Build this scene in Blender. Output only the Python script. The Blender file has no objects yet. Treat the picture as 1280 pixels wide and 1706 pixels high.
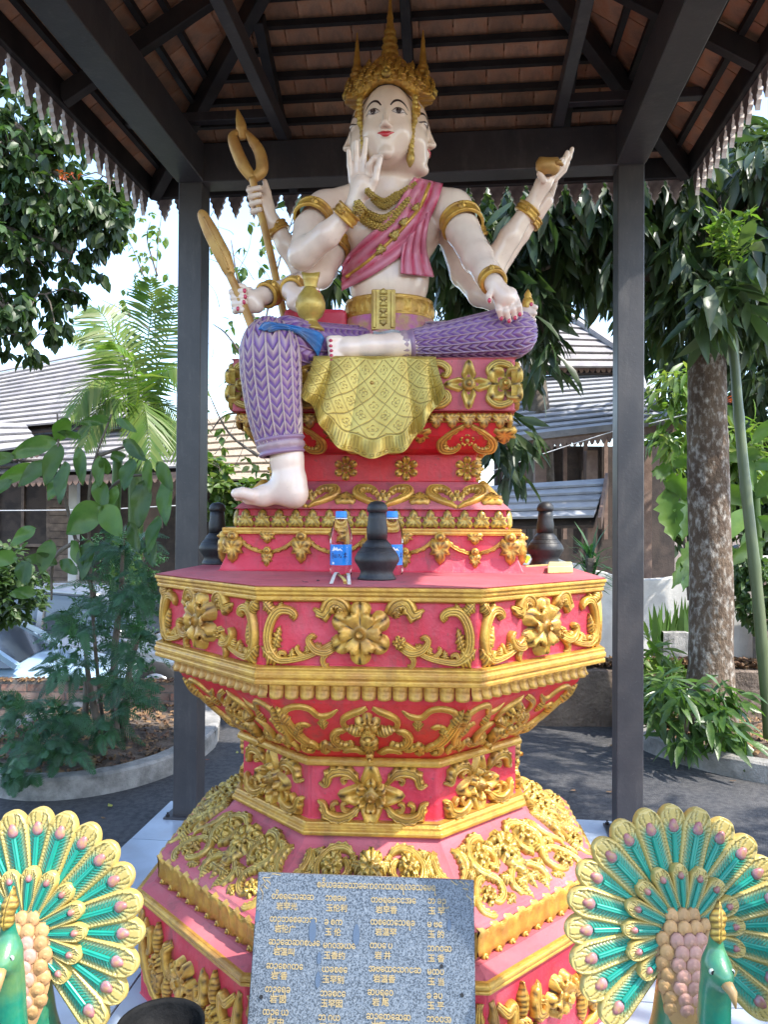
import bpy, math, random
import numpy as np
from mathutils import Vector, Matrix, noise
from mathutils.bvhtree import BVHTree
R = math.radians
rnd = random.Random(7)
SC = bpy.context.scene
COL = SC.collection
# ---------------------------------------------------------------- camera
F_PX = 1290.0
cam_d = bpy.data.cameras.new('camera'); cam = bpy.data.objects.new('camera', cam_d); COL.objects.link(cam)
cam_d.sensor_fit = 'VERTICAL'; cam_d.sensor_height = 24.0; cam_d.lens = 24.0*F_PX/1706.0
cam_d.clip_start = 0.05; cam_d.clip_end = 900
cam.location = (0, 0, 1.6)
PITCH = math.degrees(math.atan(17/F_PX)); ROLL = 0.35
cam.rotation_euler = (Matrix.Rotation(R(90+PITCH), 3, 'X') @ Matrix.Rotation(R(ROLL), 3, 'Z')).to_euler()
SC.camera = cam
CM = cam.rotation_euler.to_matrix()
# ---------------------------------------------------------------- world, sun, exposure
SUN_EL, SUN_AZ = 54.0, 118.0        # azimuth clockwise from +Y: high on the right, a little behind the viewer
wd = bpy.data.worlds.new('World'); SC.world = wd; wd.use_nodes = True
nt = wd.node_tree
bg = nt.nodes['Background']
sky = nt.nodes.new('ShaderNodeTexSky'); sky.sky_type = 'NISHITA'; sky.sun_disc = False
sky.sun_elevation = R(SUN_EL); sky.sun_rotation = R(SUN_AZ)
sky.air_density = 1.0; sky.dust_density = 1.2; sky.ozone_density = 1.0
nt.links.new(sky.outputs[0], bg.inputs[0]); bg.inputs[1].default_value = 0.15
sl = bpy.data.lights.new('sun', 'SUN'); so = bpy.data.objects.new('sun', sl); COL.objects.link(so)
sl.energy = 2.0; sl.angle = R(0.6); sl.color = (1.0, 0.95, 0.87)
_d = Vector((math.sin(R(SUN_AZ))*math.cos(R(SUN_EL)), math.cos(R(SUN_AZ))*math.cos(R(SUN_EL)), math.sin(R(SUN_EL))))
so.rotation_euler = _d.to_track_quat('Z', 'Y').to_euler(); so.location = _d*30
SC.view_settings.view_transform = 'Standard'; SC.view_settings.look = 'None'
SC.view_settings.exposure = 2.12; SC.view_settings.gamma = 1.0
SC.cycles.max_bounces = 7; SC.cycles.diffuse_bounces = 4; SC.cycles.glossy_bounces = 3
SC.cycles.transparent_max_bounces = 8; SC.cycles.transmission_bounces = 6
SC.cycles.use_denoising = True
try: SC.cycles.denoiser = 'OPENIMAGEDENOISE'
except Exception: pass
SC.cycles.sample_clamp_indirect = 6

def P(px, py, Y):
    """world point seen at photo pixel (px,py) at distance Y in front of the viewer"""
    d = CM @ Vector(((px-640)/F_PX, (853-py)/F_PX, -1.0))
    return Vector((0, 0, 1.6)) + d*(Y/d.y)
def mpp(Y): return Y/F_PX
def proj(v):
    l = CM.transposed() @ (Vector(v)-Vector((0, 0, 1.6)))
    return (640-l.x/l.z*F_PX, 853+l.y/l.z*F_PX)
def ground(px, py, z=0.0):
    d = CM @ Vector(((px-640)/F_PX, (853-py)/F_PX, -1.0))
    return Vector((0, 0, 1.6)) + d*((z-1.6)/d.z)

# ---------------------------------------------------------------- materials
MATS = {}
def srgb(r, g, b):
    f = lambda c: (c/255/12.92) if c/255 <= 0.04045 else ((c/255+0.055)/1.055)**2.4
    return (f(r), f(g), f(b))
def mat(name, col, rough=0.6, col2=None, scale=8.0, bump=0.0, bscale=40.0, metal=0.0, spec=0.5, detail=5.0,
        col3=None, scale3=3.0, amt3=0.5, coat=0.0, stretch=None, transl=0.0, attr=None, objrand=0.0, lo=0.35, hi=0.65, bdist=0.01, attr2=None, dirt=0.0, dirtcol=(0.10, 0.07, 0.055)):
    """procedural paint/stone/leaf: base, large blotches (col3), fine variation (col2), fine relief"""
    m = bpy.data.materials.new(name); m.use_nodes = True; N = m.node_tree.nodes; L = m.node_tree.links
    b = N['Principled BSDF']; out = N['Material Output']
    tc = N.new('ShaderNodeTexCoord'); src = tc.outputs['Object']
    if stretch:
        mp = N.new('ShaderNodeMapping'); mp.inputs['Scale'].default_value = stretch; L.new(src, mp.inputs[0]); src = mp.outputs[0]
    def noi(s, d=5.0):
        n = N.new('ShaderNodeTexNoise'); n.inputs['Scale'].default_value = s; n.inputs['Detail'].default_value = d
        n.inputs['Roughness'].default_value = 0.6; L.new(src, n.inputs['Vector']); return n.outputs['Fac']
    def ramp(fac, a, c):
        r = N.new('ShaderNodeMapRange'); r.inputs['From Min'].default_value = a; r.inputs['From Max'].default_value = c
        r.interpolation_type = 'SMOOTHSTEP'; L.new(fac, r.inputs['Value']); return r.outputs[0]
    def mix(fac, a, c):
        x = N.new('ShaderNodeMix'); x.data_type = 'RGBA'
        for sck, v in ((x.inputs[0], fac), (x.inputs[6], a), (x.inputs[7], c)):
            if isinstance(v, (int, float)): sck.default_value = v
            elif isinstance(v, tuple): sck.default_value = (*v, 1)
            else: L.new(v, sck)
        return x.outputs[2]
    c = tuple(col)
    if col2: c = mix(ramp(noi(scale, detail), lo, hi), c, tuple(col2))
    if col3:
        mm = N.new('ShaderNodeMath'); mm.operation = 'MULTIPLY'; mm.inputs[1].default_value = amt3
        L.new(ramp(noi(scale3, 6), 0.45, 0.75), mm.inputs[0]); c = mix(mm.outputs[0], c, tuple(col3))
    if dirt:
        mp2 = N.new('ShaderNodeMapping'); mp2.inputs['Scale'].default_value = (1, 1, .22); L.new(tc.outputs['Object'], mp2.inputs[0])
        n2 = N.new('ShaderNodeTexNoise'); n2.inputs['Scale'].default_value = 13; n2.inputs['Detail'].default_value = 8; n2.inputs['Roughness'].default_value = .72; L.new(mp2.outputs[0], n2.inputs['Vector'])
        n3 = N.new('ShaderNodeTexNoise'); n3.inputs['Scale'].default_value = 60; n3.inputs['Detail'].default_value = 4; L.new(tc.outputs['Object'], n3.inputs['Vector'])
        md = N.new('ShaderNodeMath'); md.operation = 'MAXIMUM'; L.new(ramp(n2.outputs['Fac'], .50, .72), md.inputs[0])
        m3 = N.new('ShaderNodeMath'); m3.operation = 'MULTIPLY'; m3.inputs[1].default_value = .9; L.new(ramp(n3.outputs['Fac'], .66, .72), m3.inputs[0]); L.new(m3.outputs[0], md.inputs[1])
        mm = N.new('ShaderNodeMath'); mm.operation = 'MULTIPLY'; mm.inputs[1].default_value = dirt; L.new(md.outputs[0], mm.inputs[0]); c = mix(mm.outputs[0], c, tuple(dirtcol))
    if attr:
        at = N.new('ShaderNodeAttribute'); at.attribute_name = attr[0]
        c = mix(at.outputs['Fac'], c, tuple(attr[1]))
    if attr2:
        at = N.new('ShaderNodeAttribute'); at.attribute_name = attr2[0]
        c = mix(at.outputs['Fac'], c, tuple(attr2[1]))
    if objrand:
        oi = N.new('ShaderNodeObjectInfo'); hs = N.new('ShaderNodeHueSaturation')
        r = N.new('ShaderNodeMapRange'); r.inputs['To Min'].default_value = 1-objrand; r.inputs['To Max'].default_value = 1+objrand
        L.new(oi.outputs['Random'], r.inputs['Value']); L.new(r.outputs[0], hs.inputs['Value'])
        if isinstance(c, tuple): hs.inputs['Color'].default_value = (*c, 1)
        else: L.new(c, hs.inputs['Color'])
        c = hs.outputs[0]
    if isinstance(c, tuple): b.inputs['Base Color'].default_value = (*c, 1)
    else: L.new(c, b.inputs['Base Color'])
    b.inputs['Roughness'].default_value = rough; b.inputs['Metallic'].default_value = metal
    b.inputs['Specular IOR Level'].default_value = spec; b.inputs['Coat Weight'].default_value = coat
    b.inputs['Coat Roughness'].default_value = 0.15
    if bump:
        bn = N.new('ShaderNodeBump'); bn.inputs['Strength'].default_value = bump; bn.inputs['Distance'].default_value = bdist
        L.new(noi(bscale, 6), bn.inputs['Height']); L.new(bn.outputs[0], b.inputs['Normal'])
    if transl:
        t = N.new('ShaderNodeBsdfTranslucent'); x = N.new('ShaderNodeMixShader'); x.inputs[0].default_value = transl
        if isinstance(c, tuple): t.inputs[0].default_value = (*[min(1, v*1.6) for v in c], 1)
        else:
            g = N.new('ShaderNodeMix'); g.data_type = 'RGBA'; g.blend_type = 'MULTIPLY'; g.inputs[0].default_value = 1
            L.new(c, g.inputs[6]); g.inputs[7].default_value = (1.7, 1.9, 0.9, 1); L.new(g.outputs[2], t.inputs[0])
        L.new(b.outputs[0], x.inputs[1]); L.new(t.outputs[0], x.inputs[2]); L.new(x.outputs[0], out.inputs[0])
    MATS[name] = m
    return m

# ---------------------------------------------------------------- objects
def tag(o, label=None, cat=None, group=None, kind=None):
    if label: o['label'] = label
    if cat: o['category'] = cat
    if group: o['group'] = group
    if kind: o['kind'] = kind
    return o
def thing(name, loc, label, cat, group=None):
    o = bpy.data.objects.new(name, None); COL.objects.link(o); o.location = loc; o.empty_display_size = 0.1
    return tag(o, label, cat, group)
def wmat(o):
    m = Matrix.LocRotScale(o.location, o.rotation_euler.to_quaternion(), o.scale)
    return wmat(o.parent) @ m if o.parent else m
class MB:
    """collects vertices and faces in world coordinates"""
    def __init__(s): s.v = []; s.f = []; s.att = []; s.uv = []
    def add(s, vs, fs):
        n = len(s.v); s.v.extend([tuple(v) for v in vs]); s.f.extend([tuple(i+n for i in f) for f in fs]); return n
    def box(s, c, size, rot=None, taper=None):
        x, y, z = size[0]/2, size[1]/2, size[2]/2
        vs = [Vector((a*x, b*y, d*z)) for d in (-1, 1) for b in (-1, 1) for a in (-1, 1)]
        if taper:
            for v in vs[4:]: v.x *= taper; v.y *= taper
        if rot: vs = [rot @ v for v in vs]
        s.add([v+Vector(c) for v in vs], [(0, 2, 3, 1), (4, 5, 7, 6), (0, 1, 5, 4), (2, 6, 7, 3), (0, 4, 6, 2), (1, 3, 7, 5)])
    def bar(s, a, b, w, h=None, up=(0, 0, 1)):
        a = Vector(a); b = Vector(b); h = h or w; d = (b-a); L = d.length; d.normalize(); up = Vector(up)
        x = d.cross(up)
        if x.length < 1e-4: x = d.cross(Vector((1, 0, 0)))
        x.normalize(); u = x.cross(d)
        vs = [p+x*(sx*w/2)+u*(su*h/2) for p in (a, b) for su in (-1, 1) for sx in (-1, 1)]
        s.add(vs, [(0, 2, 3, 1), (4, 5, 7, 6), (0, 1, 5, 4), (2, 6, 7, 3), (0, 4, 6, 2), (1, 3, 7, 5)])
    def tube(s, pts, rad, n=8, cap=True, flat=1.0, up=None):
        pts = [Vector(p) for p in pts]; m = len(pts)
        rad = rad if isinstance(rad, (list, tuple)) else [rad]*m
        vs = []; ref = Vector(up) if up else None
        for i, p in enumerate(pts):
            t = (pts[min(i+1, m-1)]-pts[max(i-1, 0)]).normalized()
            if ref is None: ref = t.orthogonal()
            u = (ref-t*ref.dot(t))
            u = u.normalized() if u.length > 1e-5 else t.orthogonal().normalized()
            w = t.cross(u); ref = u
            for k in range(n):
                a = 2*math.pi*k/n; vs.append(p+(u*math.cos(a)*flat+w*math.sin(a))*rad[i])
        fs = [(i*n+k, i*n+(k+1) % n, (i+1)*n+(k+1) % n, (i+1)*n+k) for i in range(m-1) for k in range(n)]
        if cap: fs += [tuple(reversed(range(n))), tuple(range((m-1)*n, m*n))]
        s.add(vs, fs)
    def lathe(s, prof, c, n=24, ang=None, sx=1.0, sy=1.0):
        """prof: list of (radius, z)"""
        c = Vector(c); vs = []
        for r, z in prof:
            for k in range(n):
                a = 2*math.pi*k/n; vs.append(c+Vector((r*math.cos(a)*sx, r*math.sin(a)*sy, z)))
        m = len(prof)
        fs = [(i*n+k, i*n+(k+1) % n, (i+1)*n+(k+1) % n, (i+1)*n+k) for i in range(m-1) for k in range(n)]
        fs += [tuple(reversed(range(n))), tuple(range((m-1)*n, m*n))]
        s.add(vs, fs)
    def sheet(s, rows, thick=0.0, close=False):
        """grid of points; with thickness it becomes a closed slab"""
        m, n = len(rows), len(rows[0])
        vs = [Vector(p) for r in rows for p in r]
        nn = n if close else n-1
        fs = [(i*n+j, i*n+(j+1) % n, (i+1)*n+(j+1) % n, (i+1)*n+j) for i in range(m-1) for j in range(nn)]
        s.add(vs, fs)
        if thick:
            nrm = [Vector((0, 0, 0)) for _ in vs]
            for f in fs:
                q = (vs[f[2]]-vs[f[0]]).cross(vs[f[3]]-vs[f[1]])
                if q.length > 0: q.normalize()
                for i in f: nrm[i] += q
            bk = [v-(q.normalized() if q.length > 0 else q)*thick for v, q in zip(vs, nrm)]
            base = len(s.v)-len(vs)
            n2 = s.add(bk, [tuple(reversed(f)) for f in fs])
            if not close:
                bd = [i for i in range(n)]+[i*n+n-1 for i in range(1, m)]+[(m-1)*n+j for j in range(n-2, -1, -1)]+[i*n for i in range(m-2, 0, -1)]
            else: bd = None
            if bd:
                for a, b in zip(bd, bd[1:]+bd[:1]): s.f.append((base+b, base+a, n2+a, n2+b))
    def poly(s, outline, thick, M=Matrix.Identity(4)):
        """flat outline [(u,v)] in the XZ plane of M, given thickness along +-Y"""
        n = len(outline)
        vs = [M @ Vector((u, -thick/2, v)) for u, v in outline]+[M @ Vector((u, thick/2, v)) for u, v in outline]
        fs = [tuple(range(n)), tuple(reversed(range(n, 2*n)))]+[(i, (i+1) % n+0, (i+1) % n+n, i+n)[::-1] for i in range(n)]
        s.add(vs, fs)
    def mesh(s, name, inv=None, smooth=False):
        me = bpy.data.meshes.new(name)
        vs = s.v if inv is None else [tuple(inv @ Vector(v)) for v in s.v]
        me.from_pydata(vs, [], s.f); me.update()
        if smooth: me.polygons.foreach_set('use_smooth', [True]*len(me.polygons))
        return me
    def build(s, name, m, parent=None, smooth=False, bevel=0.0, bseg=1):
        me = s.mesh(name, wmat(parent).inverted() if parent else None, smooth)
        return link(name, me, m, parent, bevel, bseg)
def link(name, me, m, parent=None, bevel=0.0, bseg=1):
    o = bpy.data.objects.new(name, me); COL.objects.link(o)
    if parent: o.parent = parent
    if m is not None:
        mm = m if not isinstance(m, str) else MATS[m]
        if not me.materials: me.materials.append(mm)
    if bevel:
        bv = o.modifiers.new('bevel', 'BEVEL'); bv.width = bevel; bv.segments = bseg; bv.limit_method = 'ANGLE'; bv.angle_limit = R(35)
        bv.harden_normals = False
    return o
def np_mesh(name, V, Fq, smooth=True, m=None, parent=None, tint=None):
    """fast mesh from numpy arrays; Fq is (n,3) or (n,4)"""
    me = bpy.data.meshes.new(name); V = np.asarray(V, dtype=np.float32); Fq = np.asarray(Fq, dtype=np.int32)
    if parent is not None:
        I = np.array(wmat(parent).inverted()); V = V @ I[:3, :3].T + I[:3, 3]
    k = Fq.shape[1]
    me.vertices.add(len(V)); me.vertices.foreach_set('co', V.astype(np.float32).ravel())
    me.loops.add(Fq.size); me.loops.foreach_set('vertex_index', Fq.ravel())
    me.polygons.add(len(Fq)); me.polygons.foreach_set('loop_start', np.arange(0, Fq.size, k, dtype=np.int32))
    me.polygons.foreach_set('loop_total', np.full(len(Fq), k, dtype=np.int32))
    if smooth: me.polygons.foreach_set('use_smooth', np.ones(len(Fq), dtype=bool))
    me.update(calc_edges=True); me.validate()
    if tint is not None:
        a = me.attributes.new('tint', 'FLOAT', 'POINT'); a.data.foreach_set('value', np.asarray(tint, dtype=np.float32))
    return link(name, me, m, parent)
def cat_rom(pts, k=6):
    pts = [Vector(p) for p in pts]
    if len(pts) < 3: return [pts[0].lerp(pts[-1], i/k) for i in range(k+1)]
    P_ = [pts[0]*2-pts[1]]+pts+[pts[-1]*2-pts[-2]]; out = []
    for i in range(1, len(P_)-2):
        a, b, c, d = P_[i-1:i+3]
        for j in range(k):
            t = j/k; out.append(0.5*((2*b)+(c-a)*t+(2*a-5*b+4*c-d)*t*t+(3*b-a-3*c+d)*t**3))
    out.append(pts[-1]); return out
def lerp_list(a, n):
    a = list(a); out = []
    for i in range(n):
        t = i/(n-1)*(len(a)-1); k = min(int(t), len(a)-2); out.append(a[k]+(a[k+1]-a[k])*(t-k))
    return out

# ---------------------------------------------------------------- implicit sculpting (smooth union on a grid, surface nets)
class Clay:
    def __init__(s, lo, hi, h):
        s.lo = np.array(lo, float); s.h = h; s.n = np.ceil((np.array(hi)-s.lo)/h).astype(int)+1
        s.f = np.full(tuple(s.n), 0.2, dtype=np.float32)
    def box(s, lo, hi):
        a = np.maximum(0, np.floor((np.array(lo)-s.lo)/s.h).astype(int)); b = np.minimum(s.n, np.ceil((np.array(hi)-s.lo)/s.h).astype(int)+1)
        if np.any(b <= a): return None, None
        g = [(s.lo[i]+s.h*np.arange(a[i], b[i])).astype(np.float32) for i in range(3)]
        return (slice(a[0], b[0]), slice(a[1], b[1]), slice(a[2], b[2])), (g[0][:, None, None], g[1][None, :, None], g[2][None, None, :])
    def put(s, sl, d, k, sub=False):
        if sl is None: return
        a = s.f[sl]
        if sub:
            d = -d
            if k > 0:
                h = np.clip(0.5-0.5*(d-a)/-k*-1, 0, 1); h = np.clip(0.5-0.5*(a-d)/k, 0, 1); s.f[sl] = a+(d-a)*h+k*h*(1-h)
            else: s.f[sl] = np.maximum(a, d)
        elif k > 0:
            h = np.clip(0.5+0.5*(a-d)/k, 0, 1); s.f[sl] = a+(d-a)*h-k*h*(1-h)
        else: s.f[sl] = np.minimum(a, d)
    def cone(s, a, b, ra, rb, k=0.02, sub=False):
        a = np.array(a, float); b = np.array(b, float); r = max(ra, rb)+k*1.5+s.h*3
        sl, g = s.box(np.minimum(a, b)-r, np.maximum(a, b)+r)
        if sl is None: return
        ab = b-a; L2 = max(float(ab @ ab), 1e-9)
        px, py, pz = g[0]-a[0], g[1]-a[1], g[2]-a[2]
        t = np.clip((px*ab[0]+py*ab[1]+pz*ab[2])/L2, 0, 1)
        d = np.sqrt((px-t*ab[0])**2+(py-t*ab[1])**2+(pz-t*ab[2])**2)-(ra+(rb-ra)*t)
        s.put(sl, d.astype(np.float32), k, sub)
    def chain(s, pts, rs, k=0.01):
        for i in range(len(pts)-1): s.cone(pts[i], pts[i+1], rs[i], rs[i+1], k if i == 0 else min(k, 0.004))
    def ell(s, c, r, k=0.02, rot=None, sub=False):
        c = np.array(c, float); r = np.array(r, float); R_ = max(r)+k*1.5+s.h*3
        sl, g = s.box(c-R_, c+R_)
        if sl is None: return
        x, y, z = g[0]-c[0], g[1]-c[1], g[2]-c[2]
        if rot is not None:
            q = np.array(rot.transposed()); x, y, z = (q[0][0]*x+q[0][1]*y+q[0][2]*z, q[1][0]*x+q[1][1]*y+q[1][2]*z, q[2][0]*x+q[2][1]*y+q[2][2]*z)
        k0 = np.sqrt((x/r[0])**2+(y/r[1])**2+(z/r[2])**2); k1 = np.sqrt((x/r[0]**2)**2+(y/r[1]**2)**2+(z/r[2]**2)**2)
        d = k0*(k0-1)/np.maximum(k1, 1e-6)
        d = np.where(k0 < 1e-3, -min(r), d)
        s.put(sl, d.astype(np.float32), k, sub)
    def fun(s, lo, hi, fn, k=0.0, sub=False):
        sl, g = s.box(lo, hi)
        if sl is not None: s.put(sl, fn(*g).astype(np.float32), k, sub)
    def mesh(s):
        f = s.f; ins = f < 0
        c = np.zeros(tuple(np.array(f.shape)-1), dtype=np.int8)
        for i in (0, 1):
            for j in (0, 1):
                for k in (0, 1): c += ins[i:f.shape[0]-1+i, j:f.shape[1]-1+j, k:f.shape[2]-1+k]
        act = np.argwhere((c > 0) & (c < 8)); idx = np.full(c.shape, -1, dtype=np.int32); idx[tuple(act.T)] = np.arange(len(act))
        acc = np.zeros((len(act), 3)); cnt = np.zeros(len(act))
        cor = {}
        for i in (0, 1):
            for j in (0, 1):
                for k in (0, 1): cor[i, j, k] = f[act[:, 0]+i, act[:, 1]+j, act[:, 2]+k]
        for ax in range(3):
            for u in (0, 1):
                for v in (0, 1):
                    a = [0, 0, 0]; o = [i for i in range(3) if i != ax]; a[o[0]] = u; a[o[1]] = v; b = list(a); b[ax] = 1
                    fa, fb = cor[tuple(a)], cor[tuple(b)]; m = (fa < 0) != (fb < 0); t = np.where(m, fa/np.where(m, fa-fb, 1), 0)
                    p = np.zeros((len(act), 3)); p[:] = a; p[:, ax] = t; acc[m] += p[m]; cnt[m] += 1
        V = s.lo+s.h*(act+acc/cnt[:, None])
        Q = []
        for ax in range(3):
            o = [i for i in range(3) if i != ax]
            A = [slice(None)]*3; B = [slice(None)]*3; A[ax] = slice(0, -1); B[ax] = slice(1, None)
            for q in o: A[q] = slice(1, -1); B[q] = slice(1, -1)
            x = ins[tuple(A)]; y = ins[tuple(B)]; e = np.argwhere(x != y)
            if not len(e): continue
            flip = x[tuple(e.T)]; off = np.zeros(3, int); off[o[0]] = 1; off[o[1]] = 1; e = e+off
            def at(du, dv):
                q = e.copy(); q[:, o[0]] += du; q[:, o[1]] += dv; return idx[tuple(q.T)]
            q = np.stack([at(-1, -1), at(0, -1), at(0, 0), at(-1, 0)], 1)
            if ax == 1: flip = ~flip
            q[~flip] = q[~flip][:, ::-1]; Q.append(q)
        return V.astype(np.float32), np.concatenate(Q)
def relax(V, Q, it=2, lam=0.5):
    V = V.astype(np.float64)
    e = np.concatenate([Q[:, [0, 1]], Q[:, [1, 2]], Q[:, [2, 3]], Q[:, [3, 0]]])
    cnt = np.bincount(e.ravel(), minlength=len(V)).astype(float)
    for _ in range(it):
        acc = np.stack([np.bincount(e[:, 0], V[e[:, 1], i], len(V))+np.bincount(e[:, 1], V[e[:, 0], i], len(V)) for i in range(3)], 1)
        V = V*(1-lam)+lam*acc/np.maximum(cnt, 1)[:, None]
    return V
# ================================================================ pavilion
mat('dark_steel', (0.046, 0.043, 0.045), 0.42, (0.060, 0.055, 0.055), 5, 0.12, 60, col3=(0.12, 0.11, 0.10), scale3=14, amt3=0.10, dirt=.35, dirtcol=(.13, .12, .11))
mat('dark_batten', (0.022, 0.019, 0.018), 0.6, (0.04, 0.032, 0.028), 8)
mat('clay_tile', (0.56, 0.25, 0.125), 0.85, (0.64, 0.36, 0.22), 9, 0.5, 90, col3=(0.12, 0.07, 0.05), scale3=5, amt3=0.7, objrand=0.28)
mat('weathered_wood', (0.36, 0.29, 0.25), 0.85, (0.22, 0.17, 0.15), 12, 0.4, 60, col3=(0.12, 0.09, 0.08), scale3=6, amt3=0.6, objrand=0.12)
mat('sunlit_edge_wood', (0.72, 0.62, 0.55), 0.8, (0.55, 0.45, 0.38), 20, 0.3, 60)  # paler wood for the valance board edges, sunlight painted into the colour
PA = R(6.0); PU = Vector((math.cos(PA), -math.sin(PA), 0)); PV_ = Vector((math.sin(PA), math.cos(PA), 0)); PO = Vector((-0.019, 2.974, 0))
def PV(x, y, z): return PO+PU*x+PV_*y+Vector((0, 0, z))
PR = Matrix((PU, PV_, Vector((0, 0, 1)))).transposed()
pav = thing('pavilion', PV(0, 0, 0), 'square open pavilion on dark steel posts with a clay tile roof over the statue', 'pavilion')
def pbox(name, c, size, m, parent=pav, bevel=0.004):
    b = MB(); b.box(PV(*c), size, PR); return b.build(name, m, parent, bevel=bevel)
def pbar(name, a, c, w, h, m='dark_steel', parent=pav, bevel=0.003):
    b = MB(); b.bar(PV(*a), PV(*c), w, h); return b.build(name, m, parent, bevel=bevel)
HB = 1.17
for sx in (-1, 1):
    for sy in (1, -1):
        pbox('post', (sx*HB, sy*HB, 1.722), (0.133, 0.133, 3.444), 'dark_steel')
for sx in (-1, 1):
    bp_ = pbox('base_plate', (sx*HB, HB, 0.006), (0.21, 0.21, 0.012), 'dark_steel', bevel=.002)
    for ax in (-1, 1):
        for ay in (-1, 1):
            q = MB(); q.lathe([(.011, .012), (.011, .022), (.005, .024), (.005, .034)], PV(sx*HB+ax*.086, HB+ay*.086, 0), 6); q.build('bolt', 'dark_batten', bp_)
pbox('roof_beam', (0, HB, 3.55), (2*HB+0.14, 0.13, 0.21), 'dark_steel')
pbox('roof_beam', (0, -HB, 3.55), (2*HB+0.14, 0.13, 0.21), 'dark_steel')
for sx in (-1, 1): pbox('roof_beam', (sx*HB, 0, 3.55), (0.15, 2*HB-0.136, 0.206), 'dark_steel')
for x in (-0.66, 0.80): pbar('tie_beam', (x, -1.1, 3.70), (x, 1.2, 3.70), 0.055, 0.085)
EH = 1.58
def zr(m): return 3.945+(HB-m)*0.60
for a, c in ((-1.5, -0.69), (0.83, 1.5)): pbar('tie_beam', (a, 1.0, 3.735), (c, 1.0, 3.735), 0.05, 0.05)
for sx in (-1, 1):
    for sy in (-1, 1):
        pbar('hip_rafter', (sx*EH, sy*EH, zr(EH)-0.10), (sx*0.03, sy*0.03, zr(0.03)-0.10), 0.06, 0.11, 'dark_batten')
for x in (-0.70, 0.03, 0.86): pbar('rafter', (x, EH, zr(EH)-0.10), (x, abs(x)+0.06, zr(abs(x)+0.06)-0.10), 0.05, 0.09, 'dark_batten')
for sx in (-1, 1):
    pbar('rafter', (sx*EH, 0.5, zr(EH)-0.10), (sx*0.56, 0.5, zr(0.56)-0.10), 0.05, 0.09, 'dark_batten')
# eave boards
for sx in (-1, 1): pbox('eave_board', (sx*(EH+0.01), 0, 3.63), (0.03, 2*EH-0.02, 0.12), 'dark_batten')
for sy in (-1, 1): pbox('eave_board', (0, sy*(EH+0.01), 3.63), (2*EH+0.05, 0.03, 0.12), 'dark_batten')
# roof body above the tiles
b = MB()
for q in (0.035,):
    e = EH+0.12
    vs = [PV(sx*e, sy*e, zr(e)+q) for sx, sy in ((-1, -1), (1, -1), (1, 1), (-1, 1))]+[PV(0, 0, zr(0)+q)]
    v2 = [v+Vector((0, 0, 0.05)) for v in vs]
    b.add(vs+v2, [(1, 0, 4), (2, 1, 4), (3, 2, 4), (0, 3, 4), (5, 6, 9), (6, 7, 9), (7, 8, 9), (8, 5, 9), (0, 1, 6, 5), (1, 2, 7, 6), (2, 3, 8, 7), (3, 0, 5, 8)])
roof = b.build('roof', 'clay_tile', pav)
# clay tiles and battens of the slopes that show (the rest of the roof is never seen from below)
TW, TS = 0.172, 0.128
sl_a = math.atan(0.60); cs = math.cos(sl_a)
tb = MB(); tb.box((0, 0, 0), (TW-0.006, TS*1.45, 0.014)); tb.box((0, -TS*0.70, -0.012), (0.05, 0.014, 0.014)); tile_me = tb.mesh('roof_tile'); tile_me.materials.append(MATS['clay_tile'])
nt_ = 0
def slope(side):
    global nt_
    # side 0: rear, 1: left, 2: right
    rot = {0: 0, 1: 90, 2: -90}[side]
    M0 = Matrix.Rotation(R(rot), 3, 'Z')
    for k in range(0, 9):
        m = EH+0.03-k*TS*cs
        if side and k > 5: break
        ymin = -0.75 if side else -99
        z = zr(m)-0.005
        # batten
        a = Vector((max(-m, -m if side != 1 else -m), m, z-0.03)); c = Vector((m, m, z-0.03))
        if side == 1: a.x = -0.75; 
        if side == 2: c.x = 0.75
        if side == 1: c.x = m; 
        a2 = M0 @ a; c2 = M0 @ c
        bb = MB(); bb.bar(PV(*a2), PV(*c2), 0.030, 0.032); bb.build('batten', 'dark_batten', roof)
        n = int(m/TW)+1
        for j in range(-n, n+1):
            x = (j+0.5*(k % 2))*TW
            if abs(x) > m+0.05: continue
            if side == 1 and x < -0.75: continue
            if side == 2 and x > 0.75: continue
            if nt_ >= 298: continue
            nt_ += 1
            o = bpy.data.objects.new('roof_tile', tile_me); COL.objects.link(o); o.parent = roof
            c = M0 @ Vector((x, m-TS*0.5*cs, zr(m-TS*0.5*cs)+0.006))
            rr = PR @ M0 @ Matrix.Rotation(-sl_a-R(3.5)+rnd.uniform(-.008, .008), 3, 'X') @ Matrix.Rotation(math.pi+rnd.uniform(-.02, .02), 3, 'Z')
            W = Matrix.Translation(PV(*c)) @ rr.to_4x4()
            o.matrix_basis = wmat(roof).inverted() @ W
slope(0); slope(1); slope(2)
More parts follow.
